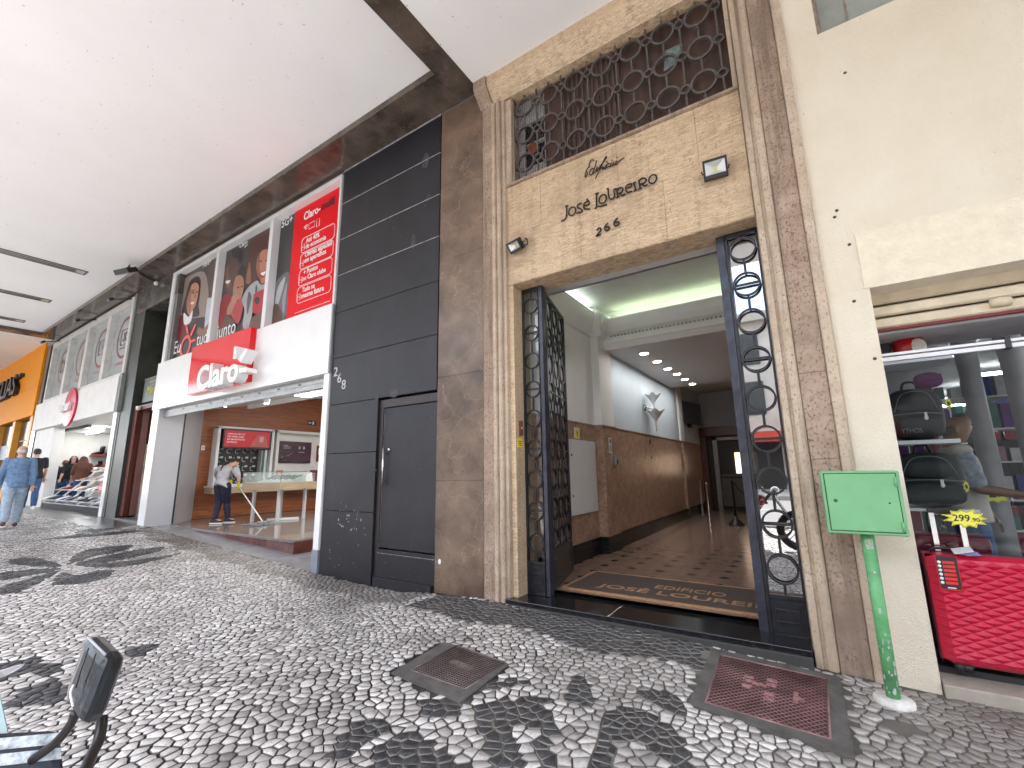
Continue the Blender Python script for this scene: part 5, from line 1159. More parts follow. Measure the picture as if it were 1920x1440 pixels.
x('child_shirt',O1,K,[(800,800),(870,752),(925,700),(935,800),(905,950),(860,1000),(790,890)],(.40,.05,.05))
x('child_arm',O1,K,[(808,700),(850,660),(884,690),(880,725),(835,800),(800,885),(752,905),(762,820),(800,740)],(.40,.20,.13))
x('eye',O1,K,[(866,592),(892,586),(882,606)],(.02,.01,.01));x('eye',O1,K,[(906,580),(928,574),(920,592)],(.02,.01,.01))
x('pictured_hand',O1,K,[(705,980),(740,895),(800,930),(850,1000),(800,1060),(710,1050)],(.10,.05,.035))
x('pictured_woman_hair',O1,K,[(955,580),(972,350),(1005,130),(1070,20),(1130,-10),(1190,-40),(1252,-50),(1240,250),(1190,200),(1130,250),(1100,380),(1105,500),(1040,560)],(.07,.022,.014))
x('curl_highlight',O1,K,[(968,540),(985,400),(1010,300),(1022,420),(1015,540)],(.22,.10,.055))
x('pictured_woman_face',O1,K,[(1105,240),(1160,172),(1222,180),(1215,330),(1200,480),(1150,552),(1110,500),(1085,400),(1090,300)],(.44,.19,.115))
x('face_shade',O1,K,[(1105,240),(1125,220),(1118,380),(1140,520),(1110,500),(1085,400)],(.26,.095,.055))
x('eye',O1,K,[(1112,300),(1152,290),(1134,308)],(.03,.01,.01));x('eye',O1,K,[(1178,290),(1210,285),(1196,300)],(.03,.01,.01))
x('lips',O1,K,[(1118,430),(1195,405),(1170,480),(1130,475)],(.35,.03,.03));x('teeth',O1,K,[(1126,436),(1188,413),(1164,460)],(.85,.82,.8))
x('pictured_jacket',O1,K,[(935,690),(995,590),(1090,515),(1130,560),(1190,560),(1160,640),(1060,690),(1035,900),(985,1070),(930,1030),(950,850),(925,760)],(.34,.36,.37))
x('jacket_fold',O1,K,[(985,700),(1000,640),(1030,700),(1010,800),(980,900),(975,780)],(.09,.10,.11));x('jacket_fold',O1,K,[(1080,560),(1095,600),(1085,660),(1070,640)],(.07,.07,.08))
x('pictured_phone',O1,K,[(1050,700),(1075,655),(1185,622),(1165,850),(1110,885),(1042,870)],(.42,.025,.035))
x('phone_lens',O1,K,[(1060,740),(1085,700),(1120,710),(1115,760),(1085,780)],(.02,.02,.022))
x('pictured_hand',O1,K,[(1005,1060),(1020,950),(1100,885),(1165,850),(1140,1040),(1010,1075)],(.14,.065,.045))
p.tx('junto',O1,K,(625,1225),(852,1012),WP);p.tx('Claro-',O1,K,(893,152),(990,88),WP,.01);p.tx('tv+',O1,K,(950,152),(985,128),WP,.01)
O3=(500,330);K3=5.144
p=Poster('right poster with a tall red panel listing four phone plan offers',-7.98,-5.97,3.932,6.118,(.035,.033,.034))
x=p.shape
x('pictured_jacket',O3,K3,[(70,1080),(130,975),(215,930),(205,1130),(190,1330),(120,1420),(60,1400)],(.13,.135,.145))
x('jacket_fold',O3,K3,[(100,1100),(165,980),(178,1000),(130,1180),(80,1300)],(.42,.44,.46));x('jacket_fold',O3,K3,[(150,1200),(190,1030),(195,1080),(165,1330)],(.30,.31,.33))
x('pictured_hand',O3,K3,[(50,1290),(100,1230),(150,1340),(130,1430),(40,1430)],(.10,.045,.03))
p.tx('5G+',O3,K3,(143,505),(252,398),WP,.02)
a=onY(500+287/K3,330+312/K3,YP);ytop=6.118
obj('red_panel',MB().box(-7.47,YP-.02,3.935,-5.972,YP-.016,6.115),REDP,p.t);p.k=14
p.tx('Claro-',O3,K3,(357,432),(520,308),WP,.025);p.tx('multi',O3,K3,(524,338),(660,212),BP,.03)
def rrect(x0,x1,z0,z1,r=.07,n=5):
    P=[]
    for cx,cz,a0 in ((x1-r,z1-r,0),(x0+r,z1-r,90),(x0+r,z0+r,180),(x1-r,z0+r,270)):
        for i in range(n+1): a=R(a0+90*i/n);P.append((cx+r*math.cos(a),YP-.026,cz+r*math.sin(a)))
    return P
bx=[((315,760),(675,445)),((303,918),(662,608)),((290,1078),(650,775)),((272,1243),(640,948))]
m=MB();ic=MB()
for bl,tr in bx:
    a=onY(500+bl[0]/K3,330+bl[1]/K3,YP-.02);b=onY(500+tr[0]/K3,330+tr[1]/K3,YP-.02);m.tube(rrect(a.x+.06,b.x-.03,a.z,b.z),.0065,4,closed=True)
    q=onY(500+(bl[0]+35)/K3,330+(bl[1]-75)/K3,YP-.02);ic.tube([(q.x-.03,q.y,q.z-.06),(q.x+.05,q.y,q.z-.06),(q.x+.05,q.y,q.z+.05),(q.x-.03,q.y,q.z+.05)],.007,4,closed=True);ic.tube([(q.x-.01,q.y,q.z),(q.x+.03,q.y,q.z)],.007,4)
m.box(-7.2,YP-.027,4.06,-6.2,YP-.024,4.066)
obj('offer_boxes',m,WP,p.t);obj('offer_icons',ic,WP,p.t)
for s_,bl,tr in [('Até 40%',(378,650),(510,572)),('de economia',(374,705),(572,602)),('Ofertas especiais',(366,800),(632,668)),('em aparelhos',(360,857),(572,752)),('+ Pontos',(355,955),(492,888)),('no Claro clube',(346,1015),(568,918)),('Tudo na',(340,1125),(464,1062)),('mesma fatura',(333,1185),(552,1092))]: p.tx(s_,O3,K3,bl,tr,WP,.022)
m=MB();q=onY(500+380/K3,330+522/K3,YP-.022)
for r_ in (.03,.065,.1): m.tube([(q.x+r_*math.cos(a),q.y,q.z+r_*math.sin(a)) for a in (R(45),R(68),R(90),R(112),R(135))],.007,4)
for (cx,cy,w,h) in ((437,472,.085,.055),(496,448,.04,.075)):
    q=onY(500+cx/K3,330+cy/K3,YP-.022);m.tube([(q.x-w,q.y,q.z-h),(q.x+w,q.y,q.z-h),(q.x+w,q.y,q.z+h),(q.x-w,q.y,q.z+h)],.007,4,closed=True)
obj('service_icons',m,WP,p.t)
# red sign
t=thing('shop_sign','glossy red sign with raised white lettering above the phone shop opening','sign',(-9.33,3.9,2.93))
YS=3.86
obj('panel',MB().box(-10.50,YS,2.925,-8.14,3.968,3.935),RED,t,bev=.006)
yl=3.68;a=onY(366.8,731,yl);b=onY(428,717,yl);c=onY(396,681,yl);d=onY(445.5,700,yl)
text('lettering','Claro',WHITE,t,FY(YS),a.x,d.x,b.z-.01,c.z,YS-yl,off=.028)
m=MB()
for q in ([(436.7,672.8),(438.9,650),(443.8,649.4),(442.5,672.2)],[(446.1,674.5),(460,652.6),(465,655.5),(451,680)],[(448.3,691.5),(448.3,699.2),(461.7,696.8),(461.7,688.8)]):
    A=[onY(u,v,yl) for u,v in q];m.prism([(k_.x,k_.z) for k_ in A],lambda a,b,c:(a,c,b),yl,YS)
obj('burst_bars',m,WHITE,t)
# interior
SF=mat('shop_floor_gloss',(.24,.205,.18),.07,var=.15,scale=2);REDG=mat('red_brown_stone',(.115,.022,.012),.12,var=.5,scale=7)
t=thing('raised_floor','raised polished shop floor with a stone edge and red-brown riser','platform',(-10,6,.1))
obj('slab',MB().box(-13.2,4.47,.19,-7.29,10,.222),SF,t,bev=.003);obj('stone_edge',MB().box(-12.3,4.44,.185,-7.27,4.469,.223),mat('edge_stone',(.20,.17,.155),.3,scale=40,var=.5),t)
obj('riser',MB().box(-12.3,4.48,-.1,-7.30,4.6,.184),REDG,t);obj('end_riser',MB().box(-7.3,4.47,-.1,-7.285,9.9,.188),REDG,t)
m=MB();m.add([(-12.55,3.99,.248),(-11.2,4.0,.197),(-11.2,4.47,.197),(-12.2,4.6,.235)],[(0,1,2,3)]);m.add([(-11.2,4.0,gz(-11.2)-.004),(-7.3,4.0,.0),(-7.3,4.5,.0),(-11.2,4.5,.19)],[(0,1,2,3)]);m.add([(-7.3,3.99,-.002),(-5.93,3.99,-.067),(-5.93,10,-.05),(-7.3,10,-.0)],[(0,1,2,3)]);obj('slab_entrance',m,mat('entrance_slab',(.22,.22,.23),.25,scale=4,var=.2),kind='structure')
t=thing('wood_wall','orange-brown wood strip wall along the left side of the phone shop','wall',(-13.2,7,.2));obj('cladding',MB().box(-13.3,5.23,.222,-13.1,9.2,4.3),WOOD,t);obj('base_rail',MB().box(-13.1,5.25,.222,-13.085,9.2,.235),BLACKP,t)
t=thing('phone_shop_shell','white ceiling and rear walls inside the phone shop','shop interior',(-9,9,.2))
obj('sloped_ceiling',MB().sheet([(-13.3,4.3,2.78),(-5.95,4.3,2.78),(-5.95,10,4.02),(-13.3,10,4.02)],-.04),mat('shop_ceiling_white',(.6,.6,.6),.7),t)
obj('rear_wall',MB().box(-13.3,9.9,0,-5.9,10,4.1),WHITEM,t);obj('right_wall',MB().box(-5.99,4.31,-.1,-5.92,10,4.1),WHITEM,t)
m=MB();m.box(-9.6,5.2,2.95,-9.3,5.26,3.0);obj('ceiling_trim',MB().box(-12.2,5.9,3.02,-6.1,6.0,3.12),WHITEM,t)
for i,(px,py) in enumerate([(421,757),(500,751),(590,722)]):
    p=onY(px,py+4,4.9 if i<2 else 4.5);t=thing('spot_lamp','white ceiling spotlight inside the phone shop, '+['left','middle','right'][i]+' one','ceiling light',tuple(p),'spotlights in the phone shop')
    obj('body',MB().lathe(tuple(p+Vector((0,0,.02))),[(.045,-.03),(.065,.0),(.07,.12),(.05,.14)],14,ax=(.3,-.2,1)),WHITEM,t);obj('lens',MB().lathe(tuple(p+Vector((-.003,0,-.018))),[(.042,0),(.03,.008)],14),LAMP,t)
for i,y in enumerate((5.6,7.4,9.0)):  # added glowing panels, fill light for the phone shop interior
    zc=2.78+(y-4.3)*.2175-.06;t=thing('fill_light_panel','added flat fill light panel inside the phone shop, row %s'%['near the street','in the middle','at the back'][i],'ceiling light',(-8.6,y,zc),'added fill panels in the phone shop')
    obj('frame',MB().box(-9.3,y-.17,zc,-7.9,y+.17,zc+.02),WHITEM,t);obj('diffuser',MB().box(-9.27,y-.15,zc-.006,-7.93,y+.15,zc-.001),mat('fill_panel_glow',(1,1,1),.5,var=0,emit=11,ecol=(1,.98,.95)),t)
X0=-13.1
t=thing('display_cabinet','white framed display cabinet with rows of accessories on the wood wall','cabinet',(X0,6.3,1.05))
m=MB();m.box(X0,5.53,1.06,X0+.28,5.60,2.56);m.box(X0,6.96,1.06,X0+.28,7.03,2.56);m.box(X0,5.53,2.52,X0+.28,7.03,2.58);m.box(X0,5.53,1.03,X0+.3,7.03,1.07);obj('frame',m,WHITE,t,bev=.004)
obj('dark_back',MB().box(X0,5.60,1.07,X0+.03,6.72,2.1),mat('cabinet_black',(.012,.014,.016),.3),t);obj('glass_side',MB().box(X0+.02,6.74,1.07,X0+.22,6.76,2.1),mat('cabinet_glass_edge',(.35,.42,.42),.15),t);obj('glass_side',MB().box(X0+.0,6.84,1.07,X0+.2,6.9,2.1),mat('cabinet_glass_pale',(.6,.68,.68),.2),t)
m=MB();q=random.Random(2)
for r_ in range(4):
    for c in range(5):
        y=5.66+c*.215;z=1.17+r_*.235
        m.box(X0+.035,y+.09,z+.11,X0+.045,y+.16,z+.16)
        k=q.random()
        if k<.5: m.tube([(X0+.04,y,z+.14),(X0+.04,y+.01,z+.04),(X0+.04,y+.09,z+.02)],.008,5)
        else: m.tube([(X0+.04,y+.09,z+.13),(X0+.04,y+.03,z+.11),(X0+.04,y+.03,z+.02),(X0+.04,y+.1,z+.01)],.007,5)
obj('accessories',m,mat('accessory_white',(.62,.62,.62),.5),t)
t=thing('promo_screen','wide red promotional screen at the top of the display cabinet','screen',(X0+.2,6.3,2.02))
obj('bezel',MB().box(X0+.1,5.66,2.0,X0+.29,6.93,2.53),BLACKP,t,bev=.004);obj('picture',MB().box(X0+.291,5.70,2.05,X0+.294,6.89,2.48),mat('screen_red',(.32,.01,.02),.3,emit=.06,ecol=(.8,.02,.04),var=.3,scale=5),t)
for i,s_ in enumerate(['OFERTAS EM ATÉ','12X PARA SAIR','DE SMARTPHONE','NOVINHO']): z=2.37-.075*i;text('lettering',s_,WP,t,FXp(X0+.295),5.76,5.76+[.44,.42,.45,.25][i],z,z+.045,.002,off=.01)
m=MB();m.sheet([(X0+.297,6.35,2.06),(X0+.297,6.45,2.25),(X0+.297,6.55,2.38),(X0+.297,6.7,2.4),(X0+.297,6.8,2.28),(X0+.297,6.86,2.06)],.001);obj('pictured_person',m,pm((.5,.12,.11)),t);obj('pictured_glow',MB().sheet([(X0+.299,6.6,2.2),(X0+.299,6.7,2.2),(X0+.299,6.72,2.34),(X0+.299,6.62,2.36)],.001),pm((.65,.4,.35)),t)
t=thing('tv_niche','white panelled niche holding a large television on the wood wall','niche',(X0,8,1.05))
m=MB();m.box(X0,7.12,1.06,X0+.26,7.2,2.56);m.box(X0,7.12,2.5,X0+.26,9.1,2.58);m.box(X0,7.2,1.06,X0+.03,9.1,2.5);obj('frame',m,WHITEM,t,bev=.004)
t=thing('television','large dark television showing faint adverts in the white niche','television',(X0+.1,7.8,1.62));obj('body',MB().box(X0+.05,7.28,1.63,X0+.1,8.33,2.27),BLACKP,t,bev=.005);obj('picture',MB().box(X0+.101,7.31,1.66,X0+.104,8.3,2.24),mat('tv_picture',(.02,.006,.014),.15,var=.6,scale=3,emit=.008,ecol=(.5,.1,.3)),t)
m=MB();m.box(X0+.105,7.42,2.14,X0+.107,7.56,2.155);m.box(X0+.105,7.42,2.10,X0+.107,7.66,2.115);m.box(X0+.105,7.42,2.06,X0+.107,7.64,2.075);[m.box(X0+.105,a,2.05,X0+.107,a+.05,2.13) for a in (7.9,8.05)];m.box(X0+.105,7.9,1.95,X0+.107,8.1,1.965);m.tube([(X0+.106,7.35,1.78),(X0+.106,7.6,1.86),(X0+.106,7.75,1.96)],.004,4);obj('screen_text',m,mat('tv_text',(.4,.4,.45),.5),t)
t=thing('wall_counter','pale wood counter along the wood wall under the cabinets','counter',(X0,7,.85));obj('top',MB().box(X0,5.45,1.0,X0+.5,9.0,1.03),WHITE,t,bev=.003);obj('apron',MB().box(X0,5.47,.84,X0+.48,9.0,.999),mat('pale_wood',(.48,.37,.25),.5,var=.12,scale=3,stretch=(1,1,8)),t,bev=.004);obj('leg',MB().box(X0+.4,8.9,.222,X0+.48,8.98,.84),GREYL,t)
for i,(y,z0,z1,w,c,lab) in enumerate([(7.15,1.05,1.42,.2,(.5,.2,.14),'small colourful price stand at the left end of the wall counter'),(7.72,1.04,1.15,.22,(.5,.01,.02),'small red card stand in the middle of the wall counter'),(8.2,1.04,1.42,.25,(.16,.03,.05),'dark red leaflet stand at the right of the wall counter')]):
    t=thing('card_stand',lab,'card stand',(X0+.3,y,z0));obj('card',MB().box(X0+.3,y,z0,X0+.31,y+w,z1),pm(c),t);obj('foot',MB().box(X0+.27,y,z0-.01,X0+.36,y+w,z0),BLACKP,t);m=MB();[m.box(X0+.311,y+.03,z0+.02+k*.05,X0+.313,y+w*.7,z0+.035+k*.05) for k in range(max(1,int((z1-z0)/.06)))];obj('print',m,WP,t)
t=thing('red_wall_sign','small dark red sign beside the television','sign',(X0,8.7,1.7));obj('plate',MB().box(X0+.04,8.55,1.68,X0+.06,8.85,2.18),pm((.22,.008,.01)),t);obj('print',MB().box(X0+.061,8.6,1.9,X0+.063,8.62,2.1),WP,t)
t=thing('exit_sign','small green and black exit sign high on the wood wall','sign',(X0,8.3,2.8));obj('plate',MB().box(X0+.001,8.2,2.82,X0+.012,8.48,2.97),mat('exit_dark',(.02,.035,.025),.4),t);m=MB();m.box(X0+.013,8.25,2.885,X0+.015,8.33,2.9);m.box(X0+.013,8.36,2.85,X0+.015,8.41,2.94);m.sheet([(X0+.015,8.22,2.893),(X0+.015,8.27,2.86),(X0+.015,8.27,2.925)],.001);obj('pictogram',m,WP,t)
t=thing('light_switch','white light switch on the wood wall at the left edge','switch',(X0,5.33,1.95));obj('plate',MB().box(X0,5.29,1.95,X0+.015,5.37,2.07),WHITE,t);obj('rocker',MB().box(X0+.015,5.31,1.98,X0+.02,5.35,2.04),GREYL,t)
# display table
t=thing('display_table','pale wood display table on four grey legs showing phones','table',(-10.9,6.3,.222))
cT=Vector((-10.86,6.22,0));ua=Vector((math.cos(R(17)),math.sin(R(17)),0));va=Vector((-ua.y,ua.x,0))
def tb(z0,z1,w0,w1,d0,d1):
    P=[cT+ua*sx*(w0 if z==z0 else w1)+va*sy*(d0 if z==z0 else d1)+Vector((0,0,z)) for z in (z0,z1) for sx,sy in ((-1,-1),(1,-1),(1,1),(-1,1))];return MB().add(P,[(0,3,2,1),(4,5,6,7),(0,1,5,4),(1,2,6,5),(2,3,7,6),(3,0,4,7)])
obj('top',tb(.955,1.12,.52,.57,.58,.63),MATS['pale_wood'],t,bev=.004)
for sx in (-1,1):
    for sy in (-1,1): c=cT+ua*sx*.36+va*sy*.42;obj('leg',MB().obox(c+Vector((0,0,.588)),ua*.03,va*.03,(0,0,.366)),GREYL,t,bev=.003)
obj('sloped_stand',MB().add([cT+ua*a+va*b+Vector((0,0,z)) for a,b,z in ((-.45,-.3,1.125),(.5,-.3,1.125),(.5,.5,1.125),(-.45,.5,1.125),(-.45,.45,1.34),(.5,.45,1.34))],[(0,3,2,1),(0,1,5,4),(2,3,4,5),(1,2,5),(0,4,3)]),mat('stand_white',(.55,.6,.6),.3),t)
for i in range(5):
    tt=thing('display_phone','phone lying on the sloped stand of the display table','phone',tuple(cT+Vector((0,0,1.2))),'phones on the display table')
    c=cT+ua*(-.33+.18*i)+va*.06+Vector((0,0,1.235));vv=(va*.75+Vector((0,0,.215))).normalized()
    obj('body',MB().obox(c,ua*.05,vv*.17,ua.cross(vv)*.008),BLACKP,tt,bev=.003);obj('screen',MB().obox(c+ua.cross(vv)*.0095,ua*.044,vv*.15,ua.cross(vv)*.0005),mat('phone_screen',(.02,.022,.025),.1),tt)
m=MB();P=[cT+ua*a+va*b for a,b in ((-.55,-.61),(.55,-.61),(.55,.2),(-.55,.2))]
for i in (0,1): m.sheet([P[i]+Vector((0,0,1.12)),P[i+1]+Vector((0,0,1.12)),P[i+1]+Vector((0,0,1.36)),P[i]+Vector((0,0,1.36))],.006)
obj('glass_guard',m,glassmat('guard_glass',(.86,.92,.9),.08),t);m=MB();m.tube([P[0]+Vector((0,0,1.36)),P[1]+Vector((0,0,1.36)),P[2]+Vector((0,0,1.36))],.005,4);m.tube([P[1]+Vector((0,0,1.12)),P[1]+Vector((0,0,1.36))],.005,4);obj('glass_edge',m,mat('glass_edge_dark',(.05,.09,.08),.2),t)
# ================================================================ NARROW ENTRANCE
DG=granite('dark_green_granite',(.018,.02,.016),(.06,.065,.05),.4,.5)
t=thing('narrow_entrance','dark granite framed narrow entrance with a folded brown wooden door','doorway',(-13.5,4.1,.3))
obj('left_pier',MB().box(-14.83,4.03,.25,-14.12,4.6,5.62),DG,t,bev=.004);obj('lintel',MB().box(-14.83,4.03,5.62,-12.17,4.6,6.255),granite('grey_green_granite',(.07,.066,.06),(.16,.15,.135),.25,.4),t,bev=.004);obj('right_strip',MB().box(-12.62,4.04,3.0,-12.17,4.5,5.62),mat('grey_pier',(.15,.145,.14),.4,scale=5),t)
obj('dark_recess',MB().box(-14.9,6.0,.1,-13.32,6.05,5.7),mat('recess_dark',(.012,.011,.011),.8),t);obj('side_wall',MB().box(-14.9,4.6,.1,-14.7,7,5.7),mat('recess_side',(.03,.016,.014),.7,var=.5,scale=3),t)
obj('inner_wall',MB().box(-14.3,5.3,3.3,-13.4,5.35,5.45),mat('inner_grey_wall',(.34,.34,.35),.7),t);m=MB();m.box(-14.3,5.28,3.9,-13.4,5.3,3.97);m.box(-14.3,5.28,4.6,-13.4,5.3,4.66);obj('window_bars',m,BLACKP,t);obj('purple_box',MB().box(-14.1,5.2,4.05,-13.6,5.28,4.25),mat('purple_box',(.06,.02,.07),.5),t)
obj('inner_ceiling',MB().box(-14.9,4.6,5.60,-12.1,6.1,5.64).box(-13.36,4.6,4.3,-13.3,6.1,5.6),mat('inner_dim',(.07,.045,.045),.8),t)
BW=mat('red_brown_wood',(.12,.030,.018),.4,var=.35,scale=4,stretch=(6,6,.6))
m=MB();
for i in range(4): m.obox((-13.93+.035*(i%2),4.16+i*.13,1.65),(.018,.0,0),(.02*(1 if i%2 else -1),.065,0),(0,0,1.28))
m.box(-14.11,4.1,.37,-13.98,4.62,2.93);obj('folded_door',m,BW,t,bev=.008);obj('transom',MB().box(-14.11,4.1,2.93,-12.6,4.3,3.05),BW,t,bev=.006)
obj('pale_post',MB().box(-13.96,4.36,.336,-13.68,4.6,2.1),mat('crumbly_plaster',(.36,.30,.24),.9,var=.4,scale=6,bmp=.6),t)
obj('floor_slab',MB().box(-14.12,4.02,.2,-12.56,4.6,.335).box(-14.7,4.6,.2,-13.3,6,.335),mat('entrance_floor',(.12,.12,.12),.4),t)
t=thing('hanging_sign','dark sign with faded yellow lettering over the narrow entrance','sign',(-13.2,4.2,3.1));obj('board',MB().box(-13.85,4.15,3.12,-12.6,4.2,3.72),mat('sign_dark',(.022,.03,.022),.3),t);text('lettering','Minas G',mat('sign_gold',(.55,.50,.06),.5),t,FY(4.149),-13.62,-12.66,3.30,3.52,.004,shear=.2);m=MB();m.box(-13.5,4.145,3.6,-12.9,4.149,3.63);m.box(-13.85,4.14,3.715,-12.6,4.2,3.73);obj('trim',m,mat('sign_gold_dim',(.25,.25,.08),.5),t)
t=thing('dome_camera','small white dome camera above the folded brown door','camera',(-13.75,4.05,2.9));obj('mount',MB().lathe((-13.7,4.06,2.98),[(.05,0),(.06,.03)],12),WHITEM,t);obj('dome',MB().ell((-13.7,4.05,2.96),.05,.05,.05),WHITE,t)
t=thing('cable_camera','small white camera hanging with a looping black cable at the end of the granite soffit','camera',(-13.0,4.0,6.1));obj('body',MB().ell(onY(293,531,3.98),.06,.05,.06),WHITE,t);a=onZ(260,507,ZC-.01);b=onY(292,530,3.98);obj('cable',MB().tube(bez([a,onZ(261,512,ZC-.03),onZ(275,520,ZC-.03),b+Vector((0,0,.02))]),.018,6),BLACKP,t)
t=thing('ceiling_floodlight','small black floodlight hung from the ceiling edge on a triangular bracket','floodlight',(-13.5,3.4,6.0))
c=onZ(236,508,6.05);obj('housing',MB().obox(c,(.22,.06,-.0),(-.03,.1,.06),(0,-.03,.05)),BLACKP,t,bev=.01);obj('lens',MB().obox(c+Vector((0,.015,-.03)),(.18,.05,0),(-.024,.08,.045),(0,-.016,.03)),mat('lens_grey',(.5,.5,.5),.3),t);obj('bracket',MB().tube([c+Vector((-.06,0,.03)),onZ(243,497,ZC+.08),c+Vector((.12,.03,.03))],.018,6),BLACKP,t)
# ================================================================ SHOE SHOP
t=thing('shoe_shop','white shoe shopfront with four frosted upper windows','shopfront',(-19,4.1,.4))
obj('fascia',MB().box(-23.35,3.93,2.99,-15.02,4.3,3.93),WHITEM,t,bev=.005);obj('fascia_end',MB().box(-15.018,3.95,2.99,-14.84,4.1,4.0),mat('grey_green_metal',(.22,.24,.22),.55),t)
obj('left_wall',MB().box(-23.2,4.03,.3,-20.92,4.3,2.985),WHITEM,t,bev=.004);obj('right_post',MB().box(-15.22,4.0,.3,-14.98,4.14,2.985),WHITE,t,bev=.004);obj('corner_strip',MB().box(-14.978,4.02,.3,-14.835,4.2,2.98),DG,t)
FR=mat('window_frame_white',(.60,.60,.58),.5,var=.12,scale=5)
m=MB();m.box(-22.95,4.0,6.0,-14.98,4.25,6.2);m.box(-22.95,4.0,3.94,-14.98,4.2,4.06)
xs_=[-22.95,-20.75,-18.78,-16.82,-14.98]
for i,x_ in enumerate(xs_): m.box(x_-(.0 if i==0 else .16),4.0,4.06,x_+(.16 if i==0 else (0 if i==4 else .1)),4.25,6.0)
obj('window_frame',m,FR,t,bev=.004);obj('corner_metal',MB().box(-14.978,4.0,4.0,-14.835,4.2,6.25),MATS['grey_green_metal'],t)
FG=mat('frosted_pane',(.40,.44,.45),.12,var=.12,scale=1.2);DEC=mat('decal_red',(.22,.045,.05),.5,var=.1);DECG=mat('decal_grey',(.25,.16,.16),.6)
for i in range(4):
    x0=xs_[i]+(.16 if i==0 else .1);x1=xs_[i+1]-(.16 if i<3 else .16)
    tt=thing('frosted_window','frosted upper window of the shoe shop, '+['leftmost, with a phone ring decal','second from the left, with a letter decal','third from the left, with a play symbol decal','rightmost, with a screen symbol decal'][i],'window',((x0+x1)/2,4.15,4.06),'upper windows of the shoe shop')
    obj('pane',MB().box(x0,4.15,4.06,x1,4.16,6.0),FG,tt);cx=(x0+x1)/2+.1;cz=5.2
    obj('ring_decal',MB().band((cx,4.146,cz),.62,.54,-.001,.002,36),DEC,tt)
    m=MB()
    if i==1: text('letter_decal','f',DECG,tt,FY(4.148),cx-.14,cx+.18,cz-.38,cz+.38,.002)
    else:
        m.tube([(cx-.3,4.146,cz-.2),(cx+.3,4.146,cz-.2),(cx+.3,4.146,cz+.25),(cx-.3,4.146,cz+.25)],.012,4,closed=True)
        if i==2: m.sheet([(cx-.08,4.146,cz-.1),(cx+.14,4.146,cz+.02),(cx-.08,4.146,cz+.14)],.002)
        if i==3: m.tube([(cx-.32,4.146,cz-.3),(cx+.32,4.146,cz-.3)],.012,4);m.tube([(cx-.1,4.146,cz-.1),(cx+.1,4.146,cz+.15)],.02,4);m.tube([(cx+.1,4.146,cz-.1),(cx-.1,4.146,cz+.15)],.02,4)
        if i==0: m.tube(bez([(cx-.1,4.146,cz+.2),(cx+.1,4.146,cz),(cx-.05,4.146,cz-.15)]),.02,4)
        obj('symbol_decal',m,DECG,tt)
    obj('caption_decal',MB().box(cx-.5,4.146,4.42,cx+.52,4.149,4.5),mat('caption_red',(.30,.17,.17),.6,var=.8,scale=60),tt)
for i,x_ in enumerate((-22.1,-18.15,-15.2)):
    c=(x_,3.7,6.12);tt=thing('arm_light','small black arm lamp over the shoe shop windows, '+['leftmost','middle','rightmost'][i]+' of three','lamp',c,'arm lamps over the shoe shop')
    obj('arm',MB().tube([(x_,4.0,6.16),(x_-.25,3.65,6.10)],.018,6),BLACKP,tt);obj('head',MB().obox((x_-.27,3.62,6.08),(.09,.0,.0),(0,.05,.03),(0,-.015,.03)),BLACKP,tt)
t=thing('oval_sign','round red sign with white raised letters on the shoe shop fascia','sign',(-18.9,3.9,3.0))
c=onY(131.5,763,3.9);obj('disc',MB().lathe((c.x,3.93,c.z),[(.60,0),(.60,.05),(.58,.055)],40,ax=(0,-1,0)),mat('sign_crimson',(.52,.015,.05),.3),t)
text('lettering','omar',WHITE,t,FY(3.874),c.x-.78,c.x+.34,c.z-.13,c.z+.12,.07,off=.02);obj('tagline',MB().box(c.x-.12,3.868,c.z-.29,c.x+.28,3.873,c.z-.26),WP,t)
t=thing('shoe_shop_shell','white interior walls and ceiling of the shoe shop','shop interior',(-18,7,.3))
CW=mat('shop_cream',(.75,.72,.66),.7,scale=1)
obj('floor',MB().box(-23.2,4.1,.38,-14.9,9,.45),mat('dark_shop_floor',(.05,.05,.05),.5),t);obj('step',MB().box(-23.2,4.06,.3,-15.22,4.1,.52),mat('dark_step',(.02,.02,.022),.7),t)
obj('back_wall',MB().box(-24,8.6,.4,-14.9,8.7,3.4),CW,t);obj('ceiling',MB().box(-24,4.3,3.02,-14.9,8.7,3.06),WHITEM,t);obj('side_wall',MB().box(-24,4.3,.4,-23.9,8.7,3.1),CW,t);obj('right_wall',MB().box(-14.99,4.6,.4,-14.9,8.7,3.1),CW,t)
obj('column',MB().box(-20.6,5.6,.45,-20.0,6.1,3.02),mat('column_cream',(.6,.57,.52),.6),t,bev=.01);obj('shelf_wall',MB().box(-19.95,6.0,.45,-16.2,6.1,3.02),CW,t)
obj('dark_soffit',MB().box(-23,4.5,2.93,-19.5,4.6,3.0),mat('soffit_dark',(.08,.07,.07),.6),t)
for i,(x_,y_) in enumerate([(-16.6,4.9),(-17.2,5.5),(-20.6,5.0),(-22.6,5.4)]):
    tt=thing('tube_light','ceiling tube light of the shoe shop, '+['nearest the right post','second from the right post','left of the column','farthest left'][i],'ceiling light',(x_,y_,2.95),'tube lights in the shoe shop')
    obj('tube',MB().box(x_-.75,y_,2.96,x_+.6,y_+.08,3.0),TUBE,tt);obj('holder',MB().box(x_-.77,y_-.02,3.0,x_+.62,y_+.1,3.02),WHITEM,tt)
